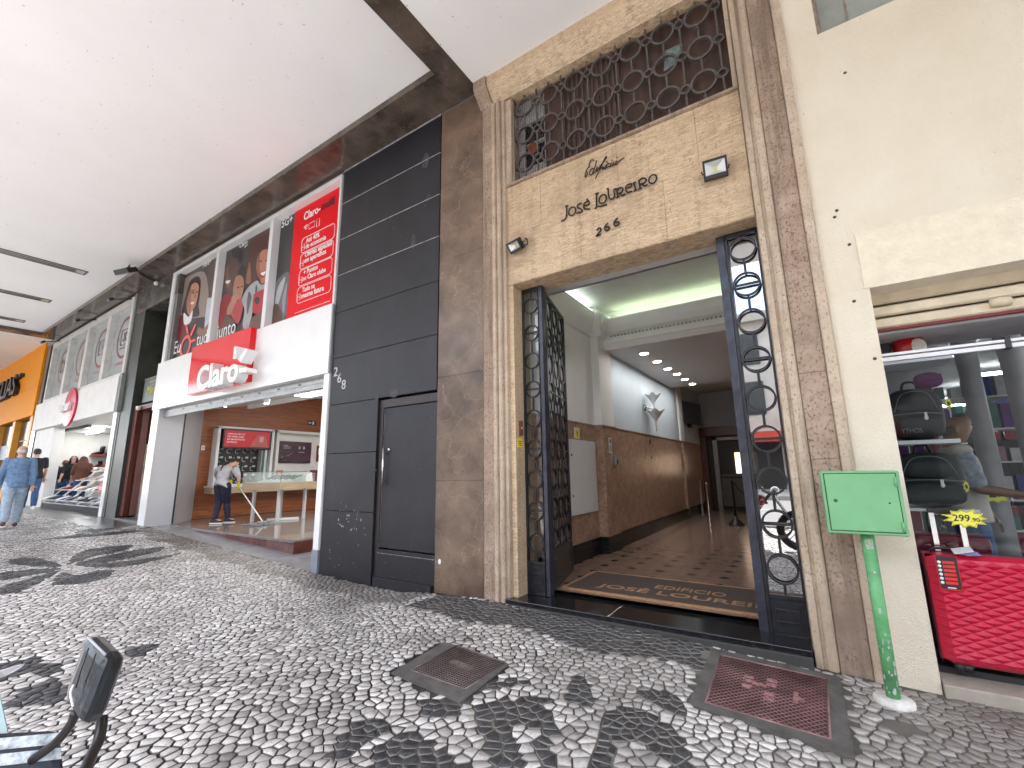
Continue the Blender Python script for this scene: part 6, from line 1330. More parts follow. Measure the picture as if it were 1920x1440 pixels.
# ================================================================ ORANGE SHOP
t=thing('orange_shop','bright orange shopfront fascia with dark glass below at the far left','shopfront',(-30,4,.4))
ORA=mat('orange_panel',(.86,.30,.0),.6,var=.05,scale=2,spec=.15)
m=MB()
for i in range(6):
    x1=-24.0-i*2.4;m.box(x1-2.395,3.98,3.62,x1,4.3,4.75);m.box(x1-2.395,3.98,4.755,x1,4.3,6.44)
obj('fascia',m,ORA,t,bev=.004)
for x_ in (-24.5,-27.3,-30.4,-34): obj('post',MB().box(x_,4.02,.35,x_+.42,4.3,3.61),mat('orange_post',(.78,.36,.04),.45),t,bev=.004)
obj('glass_front',MB().box(-38,4.2,.35,-24.1,4.25,3.61),mat('dark_shopfront',(.012,.012,.015),.12),t)
m=MB();[m.box(-26.6,4.19,z,-26.6+w,4.2,z+.05) for z,w in ((2.75,1.3),(2.45,1.6),(2.15,1.4),(1.9,1.2),(1.65,1.0))];obj('window_text',m,mat('text_grey',(.35,.35,.35),.6),t)
obj('brown_pier',MB().box(-23.95,4.03,.3,-23.4,4.3,6.2),GRANB,t);obj('blue_sign',MB().box(-30,4.15,2.1,-28,4.2,2.7),mat('navy_sign',(.02,.04,.12),.4),t);text('sign_letter','A',WP,t,FY(4.149),-28.5,-28.15,2.3,2.55,.004)
t=thing('red_panel_sign','small red hanging sign between the orange shop and the shoe shop','sign',(-23.6,3.9,1.6));obj('board',MB().box(-24.1,3.85,1.45,-23.35,3.9,2.35),pm((.5,.01,.04)),t);obj('print',MB().box(-23.9,3.845,2.0,-23.6,3.85,2.08),WP,t)
LB2=BLACKP
t=thing('black_sign_letters','raised black capital letters on the orange fascia','sign',(-28.7,3.9,4.6))
text('lettering','ELIAS',LB2,t,FY(3.98),-30.5,-27.0,4.72,5.6,.16,off=.01)
obj('tail',MB().box(-27.0,3.85,5.42,-26.6,3.98,5.56),LB2,t)
# ================================================================ PEOPLE
def V3(*a): return Vector(a)
def limb(m,A,B,ra,rb,bul=0,n=12,side=None,fl=1.0,mi=0):
    A,B=Vector(A),Vector(B);d=(B-A);L_=d.length;d=d/L_
    u=(side-d*side.dot(d)).normalized() if side is not None else d.orthogonal().normalized();w=d.cross(u);S_=[]
    for q in (-.9,-.55): k=math.sqrt(1-q*q);S_.append((A+d*ra*q*.8,u*ra*k,w*ra*k*fl))
    for i in range(7):
        t=i/6;r=ra+(rb-ra)*t+bul*math.sin(PI*min(1,t*1.25)) ;S_.append((A+d*L_*t,u*r,w*r*fl))
    for q in (.55,.9): k=math.sqrt(1-q*q);S_.append((B+d*rb*q*.8,u*rb*k,w*rb*k*fl))
    m.loft(S_,n,mi)
def hand(m,W_,d,pn,th,s=1.0,curl=.5,n=6):
    """W_ wrist, d pointing direction, pn palm normal, th thumb side"""
    d=d.normalized();pn=(pn-d*pn.dot(d)).normalized();th=d.cross(pn)*(1 if d.cross(pn).dot(th)>0 else -1)
    m.loft([(W_,th*.024*s,pn*.018*s),(W_+d*.03*s,th*.033*s,pn*.016*s),(W_+d*.075*s,th*.040*s,pn*.015*s),(W_+d*.092*s,th*.037*s,pn*.012*s)],10)
    for i,(o,l) in enumerate(((.029,.068),(.010,.078),(-.010,.072),(-.029,.056))):
        b=W_+d*.085*s+th*o*s;P=[b];dd=d.copy();cc=curl*(.9+.1*i)
        for k in range(3):
            dd=(dd*math.cos(cc*.75)+pn*math.sin(cc*.75)).normalized();P.append(P[-1]+dd*l*s*(.45,.32,.25)[k])
        m.tube(P,[.0095*s,.0088*s,.008*s,.0065*s],n)
    b=W_+d*.03*s+th*.028*s;P=[b,b+(d*.5+th*.8+pn*.2).normalized()*.035*s,b+(d*.9+th*.9+pn*.45).normalized()*.062*s,b+(d*1.4+th*.9+pn*.8).normalized()*.082*s];m.tube(P,[.013*s,.012*s,.010*s,.008*s],n)
def person(name,lab,J,skin,cloth,base,face=True):
    """J joints in world space. cloth: dict of (material, options)"""
    t=thing(name,lab,'person',base)
    g=lambda k:Vector(J[k])
    side=(g('hipR')-g('hipL')).normalized();sh=(g('shR')-g('shL')).normalized()
    fwd=Vector(J['fwd']).normalized();hd=g('head');hf=Vector(J.get('hfwd',fwd)).normalized()
    up=(g('neck')-g('pelvis')).normalized();k=J.get('k',1.0)
    tf=sh.cross(up)*-1;tf=tf if tf.dot(fwd)>0 else -tf
    def torso(m,e,z0=-.06,z1=1.0):
        P,Wt,C,Nk=g('pelvis'),g('waist'),g('chest'),g('neck')
        m.loft([(P+up*-.10,side*(.10+e),tf*(.09+e)),(P+up*-.05,side*(.155*k+e),tf*(.115*k+e)),(P+up*.04,side*(.165*k+e),tf*(.12*k+e)),(Wt,(side+sh)*.5*(.145*k+e),tf*(.108*k+e)),(C,sh*(.165*k+e),tf*(.118*k+e)),(C+(Nk-C)*.45,sh*(.17*k+e),tf*(.105*k+e)),(C+(Nk-C)*.75,sh*(.14*k+e),tf*(.08+e)),(C+(Nk-C)*.95,sh*(.075+e*.6),tf*(.06+e*.5))],16)
    up2=(hd-g('neck')).normalized();hr=hf.cross(up2).normalized()
    q=Matrix((hr,up2.cross(hr).normalized()*1,up2)).transposed()
    yv=up2.cross(hr).normalized();hs=-1 if yv.dot(hf)<0 else 1
    m=MB();torso(m,0)
    limb(m,g('neck')-up2*.04,hd-up2*.04,.058,.052)
    m.loft([(hd-up2*.115+hf*.045,hr*.03,hf*.03),(hd-up2*.10+hf*.03,hr*.05,hf*.06),(hd-up2*.05+hf*.01,hr*.066,hf*.085),(hd,hr*.075,hf*.094),(hd+up2*.05,hr*.076,hf*.096),(hd+up2*.09,hr*.062,hf*.08),(hd+up2*.115,hr*.03,hf*.04)],16)
    m.loft([(hd+hf*.09+up2*.02,hr*.008,up2*.01),(hd+hf*.108-up2*.01,hr*.013,up2*.014),(hd+hf*.1-up2*.03,hr*.012,up2*.006)],8)
    for s_ in (-1,1): m.ell(hd+hr*.078*s_-hf*.01-up2*.005,.012,.018,.03,0,8,6)
    for s_ in 'LR':
        a,b,c=g('sh'+s_),g('el'+s_),g('wr'+s_)
        limb(m,a,b,.052*k,.038,.006);limb(m,b,c,.038,.025,.006)
        if J.get('hand'+s_,1): hand(m,c,(c-b)+Vector(J.get('hd'+s_,(0,0,0))),Vector(J.get('pn'+s_,-fwd)),fwd,1.0,J.get('curl',.5))
        h,n_,an=g('hip'+s_),g('kn'+s_),g('an'+s_)
        limb(m,h,n_,.088*k,.055,.004);limb(m,n_,an,.053,.036,.012)
        toe=Vector(J['toe'+s_]) if 'toe'+s_ in J else fwd
        limb(m,an-Vector((0,0,.04))-toe*.04,an-Vector((0,0,.045))+toe*.13,.036,.03)
    obj('body',m,skin,t,remesh=.012)
    c=cloth
    if 'top' in c:
        mt,sl,ex,hem=c['top'];m=MB();torso(m,ex)
        P=g('pelvis');m.loft([(P-up*hem,side*(.178*k+ex),tf*(.135*k+ex)),(P-up*(hem-.02),side*(.18*k+ex),tf*(.137*k+ex)),(P+up*.06,side*(.168*k+ex),tf*(.125*k+ex)),(g('waist'),side*(.15*k+ex),tf*(.112*k+ex))],16)
        for s_ in 'LR':
            a,b,w_=g('sh'+s_),g('el'+s_),g('wr'+s_)
            if sl<=1: limb(m,a,a.lerp(b,sl),.058*k+ex,.046+ex)
            else: limb(m,a,b,.058*k+ex,.044+ex);limb(m,b,b.lerp(w_,sl-1),.044+ex,.033+ex)
        if c.get('collar'): m.lathe(tuple(g('neck')-up*.03),[(.075,0),(.07,.04),(.068,.05)],14,ax=tuple(up))
        obj(c.get('topname','shirt'),m,mt,t,remesh=.012)
    if 'legs' in c:
        mt,ex=c['legs'];m=MB();P=g('pelvis')
        m.loft([(P-up*.13,side*.13,tf*.10),(P-up*.07,side*(.165*k+ex),tf*(.125*k+ex)),(P+up*.03,side*(.165*k+ex),tf*(.12*k+ex)),(P+up*.07,side*(.155*k+ex),tf*(.112*k+ex))],16)
        for s_ in 'LR':
            h,n_,an=g('hip'+s_),g('kn'+s_),g('an'+s_);limb(m,h,n_,.092*k+ex,.060+ex,.004);limb(m,n_,an+Vector((0,0,.02)),.058+ex,.044+ex*1.3,.008)
        obj('trousers',m,mt,t,remesh=.012)
    for s_ in 'LR':
        an=g('an'+s_);toe=(Vector(J['toe'+s_]) if 'toe'+s_ in J else fwd).normalized();sd=toe.cross(Vector((0,0,1))).normalized();z=Vector((0,0,1))
        dn=Vector(J.get('dn'+s_,(0,0,-1)))
        m=MB();o=an+dn*.055
        m.loft([(o-toe*.085,sd*.02,z*.02),(o-toe*.07+z*.01,sd*.036,z*.045),(o-toe*.0+z*.01,sd*.042,z*.05),(o+toe*.08,sd*.045,z*.032),(o+toe*.14-z*.006,sd*.036,z*.022),(o+toe*.165-z*.01,sd*.015,z*.01)],12)
        sh_=obj('shoe',m,c['shoe'][0],t)
        m=MB();P=[(-.09,.022),(-.06,.042),(0,.042),(.08,.05),(.14,.04),(.172,.012)];pl=[o+toe*a+sd*b for a,b in P]+[o+toe*a-sd*b for a,b in P[::-1]];m.sheet([p-z*.028 for p in pl],.022) ;obj('sole',m,c['shoe'][1],sh_)
    if 'hair' in c:
        mt,kind=c['hair'];m=MB();b=-.018
        if kind=='bald': m.loft([(hd-hf*.055-up2*.045,hr*.068,hf*.05),(hd-hf*.03+up2*.0,hr*.080,hf*.075),(hd-hf*.025+up2*.03,hr*.077,hf*.07)],14)
        else:
            m.loft([(hd-hf*.06-up2*.06,hr*.06,hf*.045),(hd-hf*.03-up2*.01,hr*.083,hf*.078),(hd-hf*.016+up2*.05,hr*.086,hf*.092),(hd-hf*.01+up2*.095,hr*.072,hf*.082),(hd-hf*.01+up2*.125,hr*.035,hf*.042)],16)
        if kind=='long':
            for s_ in (-1,1): m.loft([(hd+hr*.06*s_+up2*.07,hr*.03,hf*.05),(hd+hr*.085*s_,hr*.03,hf*.06),(hd+hr*.10*s_-up2*.12-hf*.02,hr*.04,hf*.06),(hd+hr*.10*s_-up2*.25-hf*.0,hr*.035,hf*.045),(hd+hr*.09*s_-up2*.3,hr*.01,hf*.02)],10)
            m.loft([(hd-hf*.05,hr*.08,hf*.05),(hd-hf*.08-up2*.12,hr*.11,hf*.05),(hd-hf*.09-up2*.28,hr*.10,hf*.03)],12)
        if kind=='braid': m.ell(hd-hf*.07+up2*.06,.07,.07,.06);m.tube(bez([hd-hf*.1-up2*.02,hd-hf*.13-up2*.15,g('chest')-tf*.135+up*.1,g('chest')-tf*.14-up*.08]),[.03]*10+[.02]*8+[.012],8) if 0 else m.tube(bez([hd-hf*.1-up2*.02,hd-hf*.12-up2*.14,g('chest')-tf*.14+up*.14,g('chest')-tf*.15-up*.05]),.02,8)
        obj('hair',m,mt,t,remesh=.01)
    if face:
        EW=mat('eye_white',(.75,.73,.7),.3,var=0);EB=mat('eye_dark',(.02,.012,.01),.2,var=0);LP=mat('lip_tone',(.34,.08,.07),.45,var=0)
        for s_ in (-1,1):
            m=MB();m.ell(hd+hr*.031*s_+hf*.086+up2*.018,.012,.007,.007,0,8,6);e=obj('eye',m,EW,t);m=MB();m.ell(hd+hr*.031*s_+hf*.092+up2*.018,.005,.004,.005,0,8,6);obj('pupil',m,EB,e)
        m=MB();m.tube(bez([hd-hr*.024+hf*.090-up2*.052,hd+hf*.099-up2*.054,hd+hr*.024+hf*.090-up2*.052]),.006,6);obj('mouth',m,LP,t)
        m=MB();[m.tube([hd+hr*.016*s_+hf*.096+up2*.036,hd+hr*.044*s_+hf*.086+up2*.038],.004,5) for s_ in (-1,1)];obj('eyebrows',m,EB,t)
    return t
def stand(p,h,heading,step=.0,arms=(.0,.0),lean=0,elb=.12):
    """upright joints: p foot point, h height, heading angle of the forward direction"""
    s=h/1.72;f=Vector((math.cos(heading),math.sin(heading),0));r=Vector((f.y,-f.x,0));P=Vector(p)
    def at(x,y,z): return tuple(P+r*x*s+f*y*s+Vector((0,0,z*s)))
    J=dict(fwd=tuple(f),pelvis=at(0,0,.95),waist=at(0,.01+lean*.3,1.10),chest=at(0,.0+lean*.7,1.28),neck=at(0,-.01+lean,1.46),head=at(0,.03+lean*1.2,1.60))
    for n_,sx in (('L',-1),('R',1)):
        st=step*sx;ar=arms[0 if sx<0 else 1]
        J['hip'+n_]=at(.085*sx,0,.92);J['kn'+n_]=at(.09*sx,st*.55+.03,.50+(.02 if st<0 else 0));J['an'+n_]=at(.09*sx,st,.09+(.05 if st<0 else 0))
        J['sh'+n_]=at(.175*sx,lean*.9,1.41);J['el'+n_]=at(.235*sx,lean*.9+ar*.4,1.13);J['wr'+n_]=at(.24*sx,lean*.9+ar+elb*.5,.88)
    return J
# man in denim walking away
p=onG(14,989);hd_=R(172);J=stand((p.x+.05,p.y,gz(p.x)+.0),1.68,hd_,.20,(.12,-.1))
person('person','grey-haired man in a blue denim shirt and pale jeans walking away at the left edge',J,SKIN,dict(top=(DENIM,1.95,.014,.12),topname='denim_shirt',legs=(DENIML,.02),shoe=(mat('shoe_brown',(.08,.03,.02),.5),WHITEM),hair=(HAIRG,'bald')),tuple(p))
p=onG(50,958);hd_=R(176);J=stand((p.x,p.y,gz(p.x)),1.80,hd_,-.16,(-.05,.06));J['k']=1.12
person('person','broad man in a black t-shirt and dark jeans walking away beside the shoe shop',J,SKIN,dict(top=(CLOTHB,.75,.018,.08),topname='t_shirt',legs=(DENIMD,.018),shoe=(mat('shoe_white',(.75,.75,.75),.4),WHITE),hair=(HAIRD,'short')),tuple(p))
# shop women, facing the street
for px,py,hh_,yy,hdg,top,hair,kind,lab in [(139,864,1.66,4.75,-20,CLOTHB,HAIRD,'long','dark-haired woman with glasses in a black top behind the shoe racks'),(157,866,1.64,4.70,170,mat('cloth_brown',(.10,.035,.02),.8),HAIRR,'long','woman with long reddish hair turned toward her colleague behind the shoe racks'),(121,872,1.58,4.9,150,CLOTHB,HAIRR,'short','stooping woman with short red hair in black behind the shoe racks'),(130,868,1.62,5.3,100,CLOTHB,HAIRR,'long','long-haired woman in dark clothes facing into the shoe shop')]:
    q=onY(px,py,yy);J=stand((q.x,yy,.45),hh_+(q.z-.45-1.6*hh_/1.72)*.6,R(hdg),.03,(.15,.2),.03,.25)
    t=person('person',lab,J,SKIN,dict(top=(top,1.2,.02,.08),legs=(DENIMD,.015),shoe=(BLACKP,BLACKP),hair=(hair,kind)),(q.x,yy,.45))
    if 'glasses' in lab:
        h=Vector(J['head']);f=Vector(J['fwd']);r_=Vector((f.y,-f.x,0));m=MB()
        for s_ in (-1,1): m.ring(h+r_*.033*s_+f*.103+Vector((0,0,.016)),.024,.019,.003,r_,(0,0,1),14)
        m.tube([h+r_*-.01+f*.104+Vector((0,0,.02)),h+r_*.01+f*.104+Vector((0,0,.02))],.003,4);obj('glasses',m,BLACKP,t)
# cleaner with the mop
Z0=.222
Q=lambda x,y,Y:tuple(onY(x,y,Y))
J=dict(fwd=(-.25,.97,0),hfwd=(.1,.8,-.6),pelvis=Q(417,907,5.2),waist=Q(417,896,5.24),chest=Q(423,885,5.32),neck=Q(429,874,5.42),head=Q(438,869,5.56),
 hipL=Q(411,911,5.2),hipR=Q(424,911,5.22),knL=Q(410,944,5.2),knR=Q(425,944,5.34),anL=Q(402,973,5.02),anR=Q(427,971,5.34),
 shL=Q(410,880,5.30),elL=Q(405,893,5.42),wrL=Q(428,901,5.58),shR=Q(442,881,5.40),elR=Q(448,897,5.44),wrR=Q(447,910,5.48),
 toeL=(.75,.65,0),toeR=(.8,.6,0),k=1.12,curl=1.0,pnR=(.2,.9,-.3),pnL=(.3,-.8,-.3))
t=person('person','cleaner in a grey t-shirt and dark leggings stooping to mop the shop floor',J,SKIN,dict(top=(CLOTHG,.7,.02,.10),topname='t_shirt',legs=(LEGG,.010),shoe=(BLACKP,WHITE),hair=(HAIRD,'braid')),(-11.9,5.2,Z0))
GLV=mat('glove_yellow',(.80,.66,.03),.45,bmp=.2)
for w,e,pn in ((Vector(J['wrR']),Vector(J['elR']),Vector((.2,.9,-.3))),(Vector(J['wrL']),Vector(J['elL']),Vector((.3,-.8,-.3)))):
    m=MB();d=(w-e).normalized();hand(m,w,d,pn,Vector((0,1,0)),1.22,1.0);limb(m,w-d*.09,w+d*.01,.036,.031);obj('rubber_glove',m,GLV,t,remesh=.008)
t=thing('mop','mop with a white handle and wet grey strands on the shop floor','mop',(-10.35,5.5,Z0))
a=Vector(J['wrR'])+Vector((.05,.02,-.07));e=onZ(492,977,.30);tp=a+(a-e).normalized()*.32
obj('handle',MB().tube([tp,e],.013,8),mat('mop_handle',(.75,.75,.75),.35,var=0),t);obj('clamp',MB().obox(e-Vector((0,0,.02)),(.06,.07,0),(-.02,.02,0),(0,0,.02)),mat('clamp_grey',(.3,.32,.33),.4),t)
m=MB();q=random.Random(5)
for i in range(34):
    s_=e+Vector((.0,.0,-.02))+Vector((.06,.07,0))*q.uniform(-1,1);dv=Vector((q.uniform(-.28,.3),q.uniform(-.34,.34),0));m.tube(bez([s_,s_+dv*.35+Vector((0,0,-.03)),Vector((s_.x+dv.x,s_.y+dv.y,Z0+.012))],3),.011,5)
obj('strands',m,mat('mop_strands',(.16,.16,.17),.85,var=.4,scale=30),t)
t=thing('dustpan','pale grey plastic floor tray lying behind the mop','tray',(-10.6,6.0,Z0));obj('tray',MB().obox((-10.72,6.25,Z0+.02),(.16,.30,0),(-.12,.06,0),(0,0,.018)),mat('tray_grey',(.55,.56,.57),.5),t,bev=.006);obj('lip',MB().obox((-10.72,6.25,Z0+.045),(.16,.30,0),(-.01,.005,0),(0,0,.012)),mat('tray_grey2',(.5,.5,.5),.5),t)
# luggage shop man behind the glass
J=stand((1.03,5.25,.0),1.70,R(0),.05,(.1,.35),.02,.2);J['elR']=(1.10,5.02,1.10);J['wrR']=(1.34,4.98,1.06);J['handL']=1;J['k']=1.1
t=person('person','shaven-headed man in a pale vest seen in profile behind the shop glass',J,SKIND,dict(top=(mat('vest_beige',(.42,.38,.32),.8),.1,.022,.1),topname='vest',legs=(DENIMD,.02),shoe=(BLACKP,BLACKP),hair=(mat('stubble_hair',(.07,.05,.045),.8),'bald')),(1.03,5.25,0))
m=MB();limb(m,Vector(J['shR']),Vector(J['shR']).lerp(Vector(J['elR']),.85),.075,.07);obj('sleeve',m,mat('camo_sleeve',(.22,.24,.28),.8,var=.6,scale=18),t,remesh=.012)
# ================================================================ SHOES AND RACKS
def shoeproto(name,lab,cu,cs,k=1,boot=False):
    m=MB();z=Vector((0,0,1));t_=Vector((0,-1,0));sd=Vector((1,0,0))
    m.loft([(Vector((0,.09,.03)),sd*.02,z*.02),(Vector((0,.08,.045)),sd*.034,z*.035),(Vector((0,.02,.05)),sd*.036,z*.042),(Vector((0,-.06,.038)),sd*.04,z*.028),(Vector((0,-.13,.028)),sd*.034,z*.018),(Vector((0,-.155,.022)),sd*.012,z*.008)],10,0)
    if boot: m.loft([(Vector((0,.05,.05)),sd*.038,Vector((0,1,0))*.05),(Vector((0,.055,.15)),sd*.04,Vector((0,1,0))*.052),(Vector((0,.06,.2)),sd*.045,Vector((0,1,0))*.056)],10,0)
    P=[(.1,.02),(.07,.036),(0,.036),(-.08,.044),(-.14,.032),(-.165,.01)];m.sheet([Vector((b,a,.02)) for a,b in P]+[Vector((-b,a,.02)) for a,b in P[::-1]],-.02,1)
    return m
cols=[('black',(.012,.012,.014),(.5,.5,.5)),('white',(.7,.7,.7),(.75,.75,.75)),('tan',(.42,.27,.18),(.6,.5,.4)),('wine red',(.20,.02,.03),(.6,.6,.6)),('navy blue',(.02,.04,.12),(.7,.7,.7)),('grey',(.30,.30,.31),(.7,.7,.7)),('yellow',(.75,.62,.03),(.7,.7,.7))]
protos={}
for cn,cu,cs in cols:
    protos[cn]=(shoeproto('shoe','',cu,cs),[mat('shoe_'+cn.replace(' ','_'),cu,.5),mat('sole_'+cn.replace(' ','_'),cs,.5)])
first={}
def putshoe(cn,x,y,z,rz,s=1):
    if cn not in first:
        o=obj('shoe',protos[cn][0],protos[cn][1],None,(0,0,0),label='small %s shoe displayed on the white slanted racks'%cn,cat='shoe',group='%s shoes on the racks'%cn);first[cn]=o
    else: o=first[cn].copy();link(o)
    o.location=(x,y,z);o.rotation_euler=(0,0,rz);o.scale=(s,s,s)
q=random.Random(21);ry=lambda k:4.16+k*.27;rzz=lambda k:.62+k*.29
RW=mat('rack_white',(.72,.72,.72),.4,var=.04)
rl=['leftmost white slanted shoe rack','second white slanted shoe rack from the left','white slanted shoe rack left of centre','white slanted shoe rack right of centre','rightmost white slanted shoe rack beside the white post']
for i in range(5):
    x0=-20.85+i*1.13;x1=x0+1.02;t=thing('shoe_rack',rl[i],'rack',((x0+x1)/2,4.5,.45),'slanted shoe racks')
    m=MB()
    for x in (x0,x1):
        m.tube([(x,4.10,.52),(x,5.1,1.62)],.017,6);m.tube([(x,4.10,.52),(x,4.9,.52)],.013,6);m.tube([(x,4.62,.5),(x,4.62,1.08)],.013,6)
    m.tube([(x0,4.1,.52),(x1,4.1,.52)],.015,6)
    obj('frame',m,RW,t);m=MB()
    for k in range(4): m.box(x0,ry(k)-.02,rzz(k)-.012,x1,ry(k)+.22,rzz(k))
    obj('shelf_boards',m,RW,t)
    for k in range(4):
        for j in range(5):
            cn=q.choice(['black','black','black','white','tan','wine red','navy blue','grey']) if not (i==3 and k==2 and j==1) else 'yellow'
            if k==0: cn=q.choice(['black','grey','navy blue','white'])
            if k==1: cn=q.choice(['tan','white','tan','wine red','black'])
            putshoe(cn,x0+.12+j*.2,ry(k)+.1,rzz(k),q.uniform(-.5,.5)+ (R(90) if q.random()<.35 else 0),1.55)
t=thing('sale_card','small red sale card standing on the rightmost shoe rack','card',(-15.9,4.4,.95));c=onY(191,915,4.12);obj('card',MB().box(c.x-.25,4.11,c.z-.1,c.x+.22,4.12,c.z+.11),pm((.6,.02,.05)),t);text('print','SALE',WP,t,FY(4.109),c.x-.17,c.x+.14,c.z-.05,c.z+.05,.002)
# wall shelves with ankle boots
BOOT=[mat('boot_black',(.012,.010,.010),.35),mat('boot_red',(.12,.015,.012),.4)]
bp_=None
for si,(pz,lab) in enumerate(((853,'upper dark red wall shelf for boots'),(874,'lower dark red wall shelf for hats and boots'))):
    a=onX(176,pz,-23.75);b=onX(212,pz-1,-23.75);t=thing('boot_shelf',lab,'shelf',(-23.8,(a.y+b.y)/2,a.z));obj('board',MB().box(-23.88,a.y-.1,a.z-.03,-23.5,b.y+1.2,a.z),mat('shelf_red',(.16,.02,.02),.4),t)
    obj('edge',MB().box(-23.499,a.y-.1,a.z-.035,-23.49,b.y+1.2,a.z+.004),mat('shelf_red_edge',(.3,.05,.04),.4),t)
    for k in range(5):
        y=a.y+.12+k*.36
        if bp_ is None: bp_=obj('ankle_boot',shoeproto('','',0,0,1,True),BOOT,None,(0,0,0),label='black ankle boot on the dark red wall shelves of the shoe shop',cat='boot',group='ankle boots on the wall shelves');o=bp_
        else: o=bp_.copy();link(o)
        o.location=(-23.62,y,a.z);o.rotation_euler=(0,0,R(60 if si else 20));o.scale=(1.7,1.7,1.7 if si==0 else 1.0)
# ================================================================ MOTORCYCLE AT THE KERB SIDE
def PD(px,py,d):
    d*=1.45;v=ray(px,py).normalized();return Vector((0,0,HC))+v*d
t=thing('motorcycle','parked motorcycle showing only its wrapped mirror and strapped bag at the lower left','motorcycle',(-.9,-.25,-.03))
RUB=mat('wrapped_rubber',(.020,.024,.029),.32,var=.3,scale=30,bmp=.25,bscale=50)
def quadbox(F,depth,mt,name,bev):
    n=(F[1]-F[0]).cross(F[3]-F[0]).normalized();Bk=[p+depth for p in F];return obj(name,MB().add(F+Bk,[(0,1,2,3),(7,6,5,4),(0,4,5,1),(1,5,6,2),(2,6,7,3),(3,7,4,0)]),mt,t,bev=bev)
F=[PD(113,1311,.75),PD(150,1372,.70),PD(205,1232,.70),PD(159,1186,.75)]
dp=PD(243,1228,.735)-PD(205,1232,.70)
mir=quadbox([F[3],F[2],F[1],F[0]],dp,RUB,'mirror_housing',.016)
m=MB();m.tube([F[3]+(F[2]-F[3])*.15+Vector((0,0,-.002)),F[2]-(F[2]-F[3])*.15+Vector((0,0,-.002))],.0018,6);obj('worn_pale_edge',m,mat('painted_edge_highlight',(.35,.37,.40),.4),mir)  # pale strip: edge highlight painted onto the worn top edge
m=MB()
for a,b,c in (((137,1325),(132,1300),(138,1284)),((150,1342),(147,1315),(156,1294))): m.tube(bez([PD(*a,.722),PD(*b,.722),PD(*c,.724)]),.0016,5)
obj('reflective_stripe',m,mat('stripe_white',(.8,.8,.8),.4),mir)
m=MB();m.tube([PD(166,1215,.722),PD(150,1262,.718),PD(142,1290,.72)],.0012,4);m.tube([PD(180,1225,.713),PD(160,1280,.710)],.0012,4);obj('crease',m,BLACKP,mir)
g1,g2=PD(98,1398,.78),PD(150,1460,.72)
m=MB();m.tube(bez([PD(141,1335,.75),PD(136,1352,.76),PD(120,1375,.77),g1,PD(60,1425,.80)]),.0065,8);m.tube(bez([PD(192,1345,.76),PD(186,1385,.75),PD(172,1415,.74),g2,PD(120,1500,.72)]),.0075,8);obj('mirror_stem',m,mat('stem_brown_black',(.016,.012,.012),.35),t)
c=PD(30,1432,.80);ux=(PD(122,1425,.8)-PD(-60,1440,.8))/2;uz=(PD(100,1365,.8)-PD(112,1480,.8))/2;uy=ux.cross(uz).normalized()*.07
bag=obj('handlebar_bag',MB().obox(c-uy,ux,uz,uy),mat('bag_navy',(.02,.024,.035),.5,bmp=.3),t,bev=.012)
m=MB()
for f_,w in ((.62,.008),(.12,.008)): a=c-ux*.98+uz*f_+uy*.03;b=c+ux*.98+uz*(f_+.10)+uy*.03;up_=uz.normalized()*w;m.sheet([a-up_,b-up_,b+up_,a+up_],.001)
obj('reflective_tape',m,mat('tape_silver',(.55,.60,.66),.3,var=.6,scale=90),bag)
m=MB();m.sheet([PD(-60,1230,.9),PD(-10,1262,.86),PD(18,1392,.84),PD(-60,1420,.84)][::-1],.003);obj('windscreen',m,mat('pale_screen',(.50,.66,.68),.15),t)
m=MB();P=[PD(-60,1292,.9),PD(10,1268,.86),PD(36,1254,.85),PD(42,1247,.85),PD(30,1249,.85),PD(0,1258,.86),PD(-60,1280,.9)];m.sheet(P,.004);obj('brake_lever',m,mat('lever_silver',(.68,.68,.70),.3,.4),t)
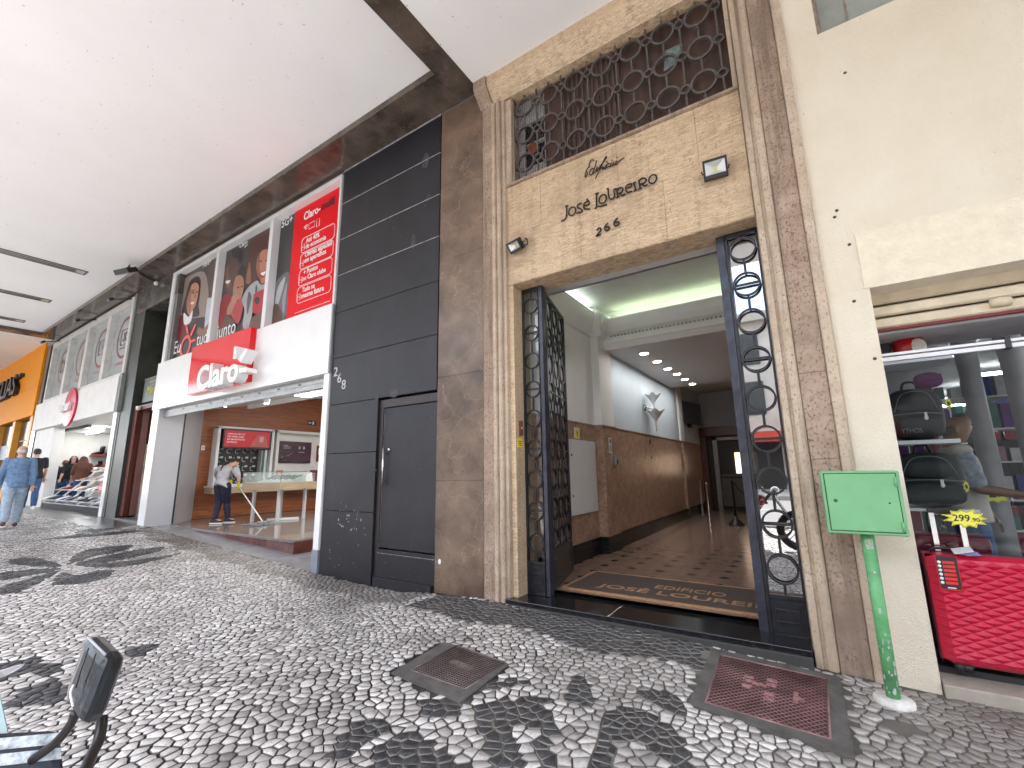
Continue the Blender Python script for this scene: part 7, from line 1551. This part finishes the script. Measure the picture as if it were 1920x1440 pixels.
# the rest of the machine stands out of the picture
hb=Vector((-.72,-.25,.95))
obj('handlebar',MB().tube(bez([(-1.12,.2,.88),(-1.04,.08,.92),(-.70,-.12,.9),(-.70,-.38,.9),(-.74,-.5,.95),(-.80,-.64,.93)]),.012,8),CHROME,t)
for y in (.1,-.6): obj('grip',MB().tube([(-.79,y,.935),(-.76,y+(.05 if y<0 else -.08),.945)],.018,10),BLACKP,t)
for x in (-.25,-1.55):
    w=MB();w.ring((x,-.25,.27),.27,.27,.05,(1,0,0),(0,0,1),32,0,10);o=obj('wheel_tyre',w,mat('tyre_rubber',(.02,.02,.02),.7),t)
    w=MB();w.ring((x,-.25,.27),.21,.21,.014,(1,0,0),(0,0,1),28);[w.tube([(x,-.25,.27),(x+.21*math.cos(a*PI/4),-.25,.27+.21*math.sin(a*PI/4))],.008,5) for a in range(8)];w.lathe((x,-.25,.27),[(.04,-.04),(.04,.04)],12,ax=(0,1,0));obj('rim',w,CHROME,o)
m=MB();m.tube([(-.25,-.33,.27),(-.6,-.33,.9)],.02,8);m.tube([(-.25,-.17,.27),(-.6,-.17,.9)],.02,8);obj('fork',m,CHROME,t)
obj('fuel_tank',rbox(MB(),-1.1,-.38,.62,-.68,-.12,.86,3),mat('tank_red',(.35,.01,.015),.15,coat=.6),t);obj('seat',rbox(MB(),-1.75,-.36,.66,-1.08,-.14,.78,3.5),BLACKP,t)
m=MB();m.tube([(-.6,-.25,.85),(-.9,-.25,.45),(-1.3,-.25,.4),(-1.55,-.25,.27)],.025,8);m.tube([(-.65,-.25,.7),(-1.2,-.25,.65),(-1.75,-.25,.68)],.022,8);obj('frame',m,BLACKP,t)
obj('engine',rbox(MB(),-1.15,-.36,.22,-.78,-.14,.58,4),mat('engine_grey',(.2,.2,.21),.4,.6),t);obj('headlight',MB().ell((-.52,-.25,.88),.08,.09,.09),CHROME,t)
obj('exhaust',MB().tube([(-.9,-.4,.3),(-1.3,-.42,.26),(-1.7,-.42,.34)],.035,10),CHROME,t);obj('side_stand',MB().tube([(-1.1,-.3,.35),(-1.15,.0,-.02)],.012,6),BLACKP,t)
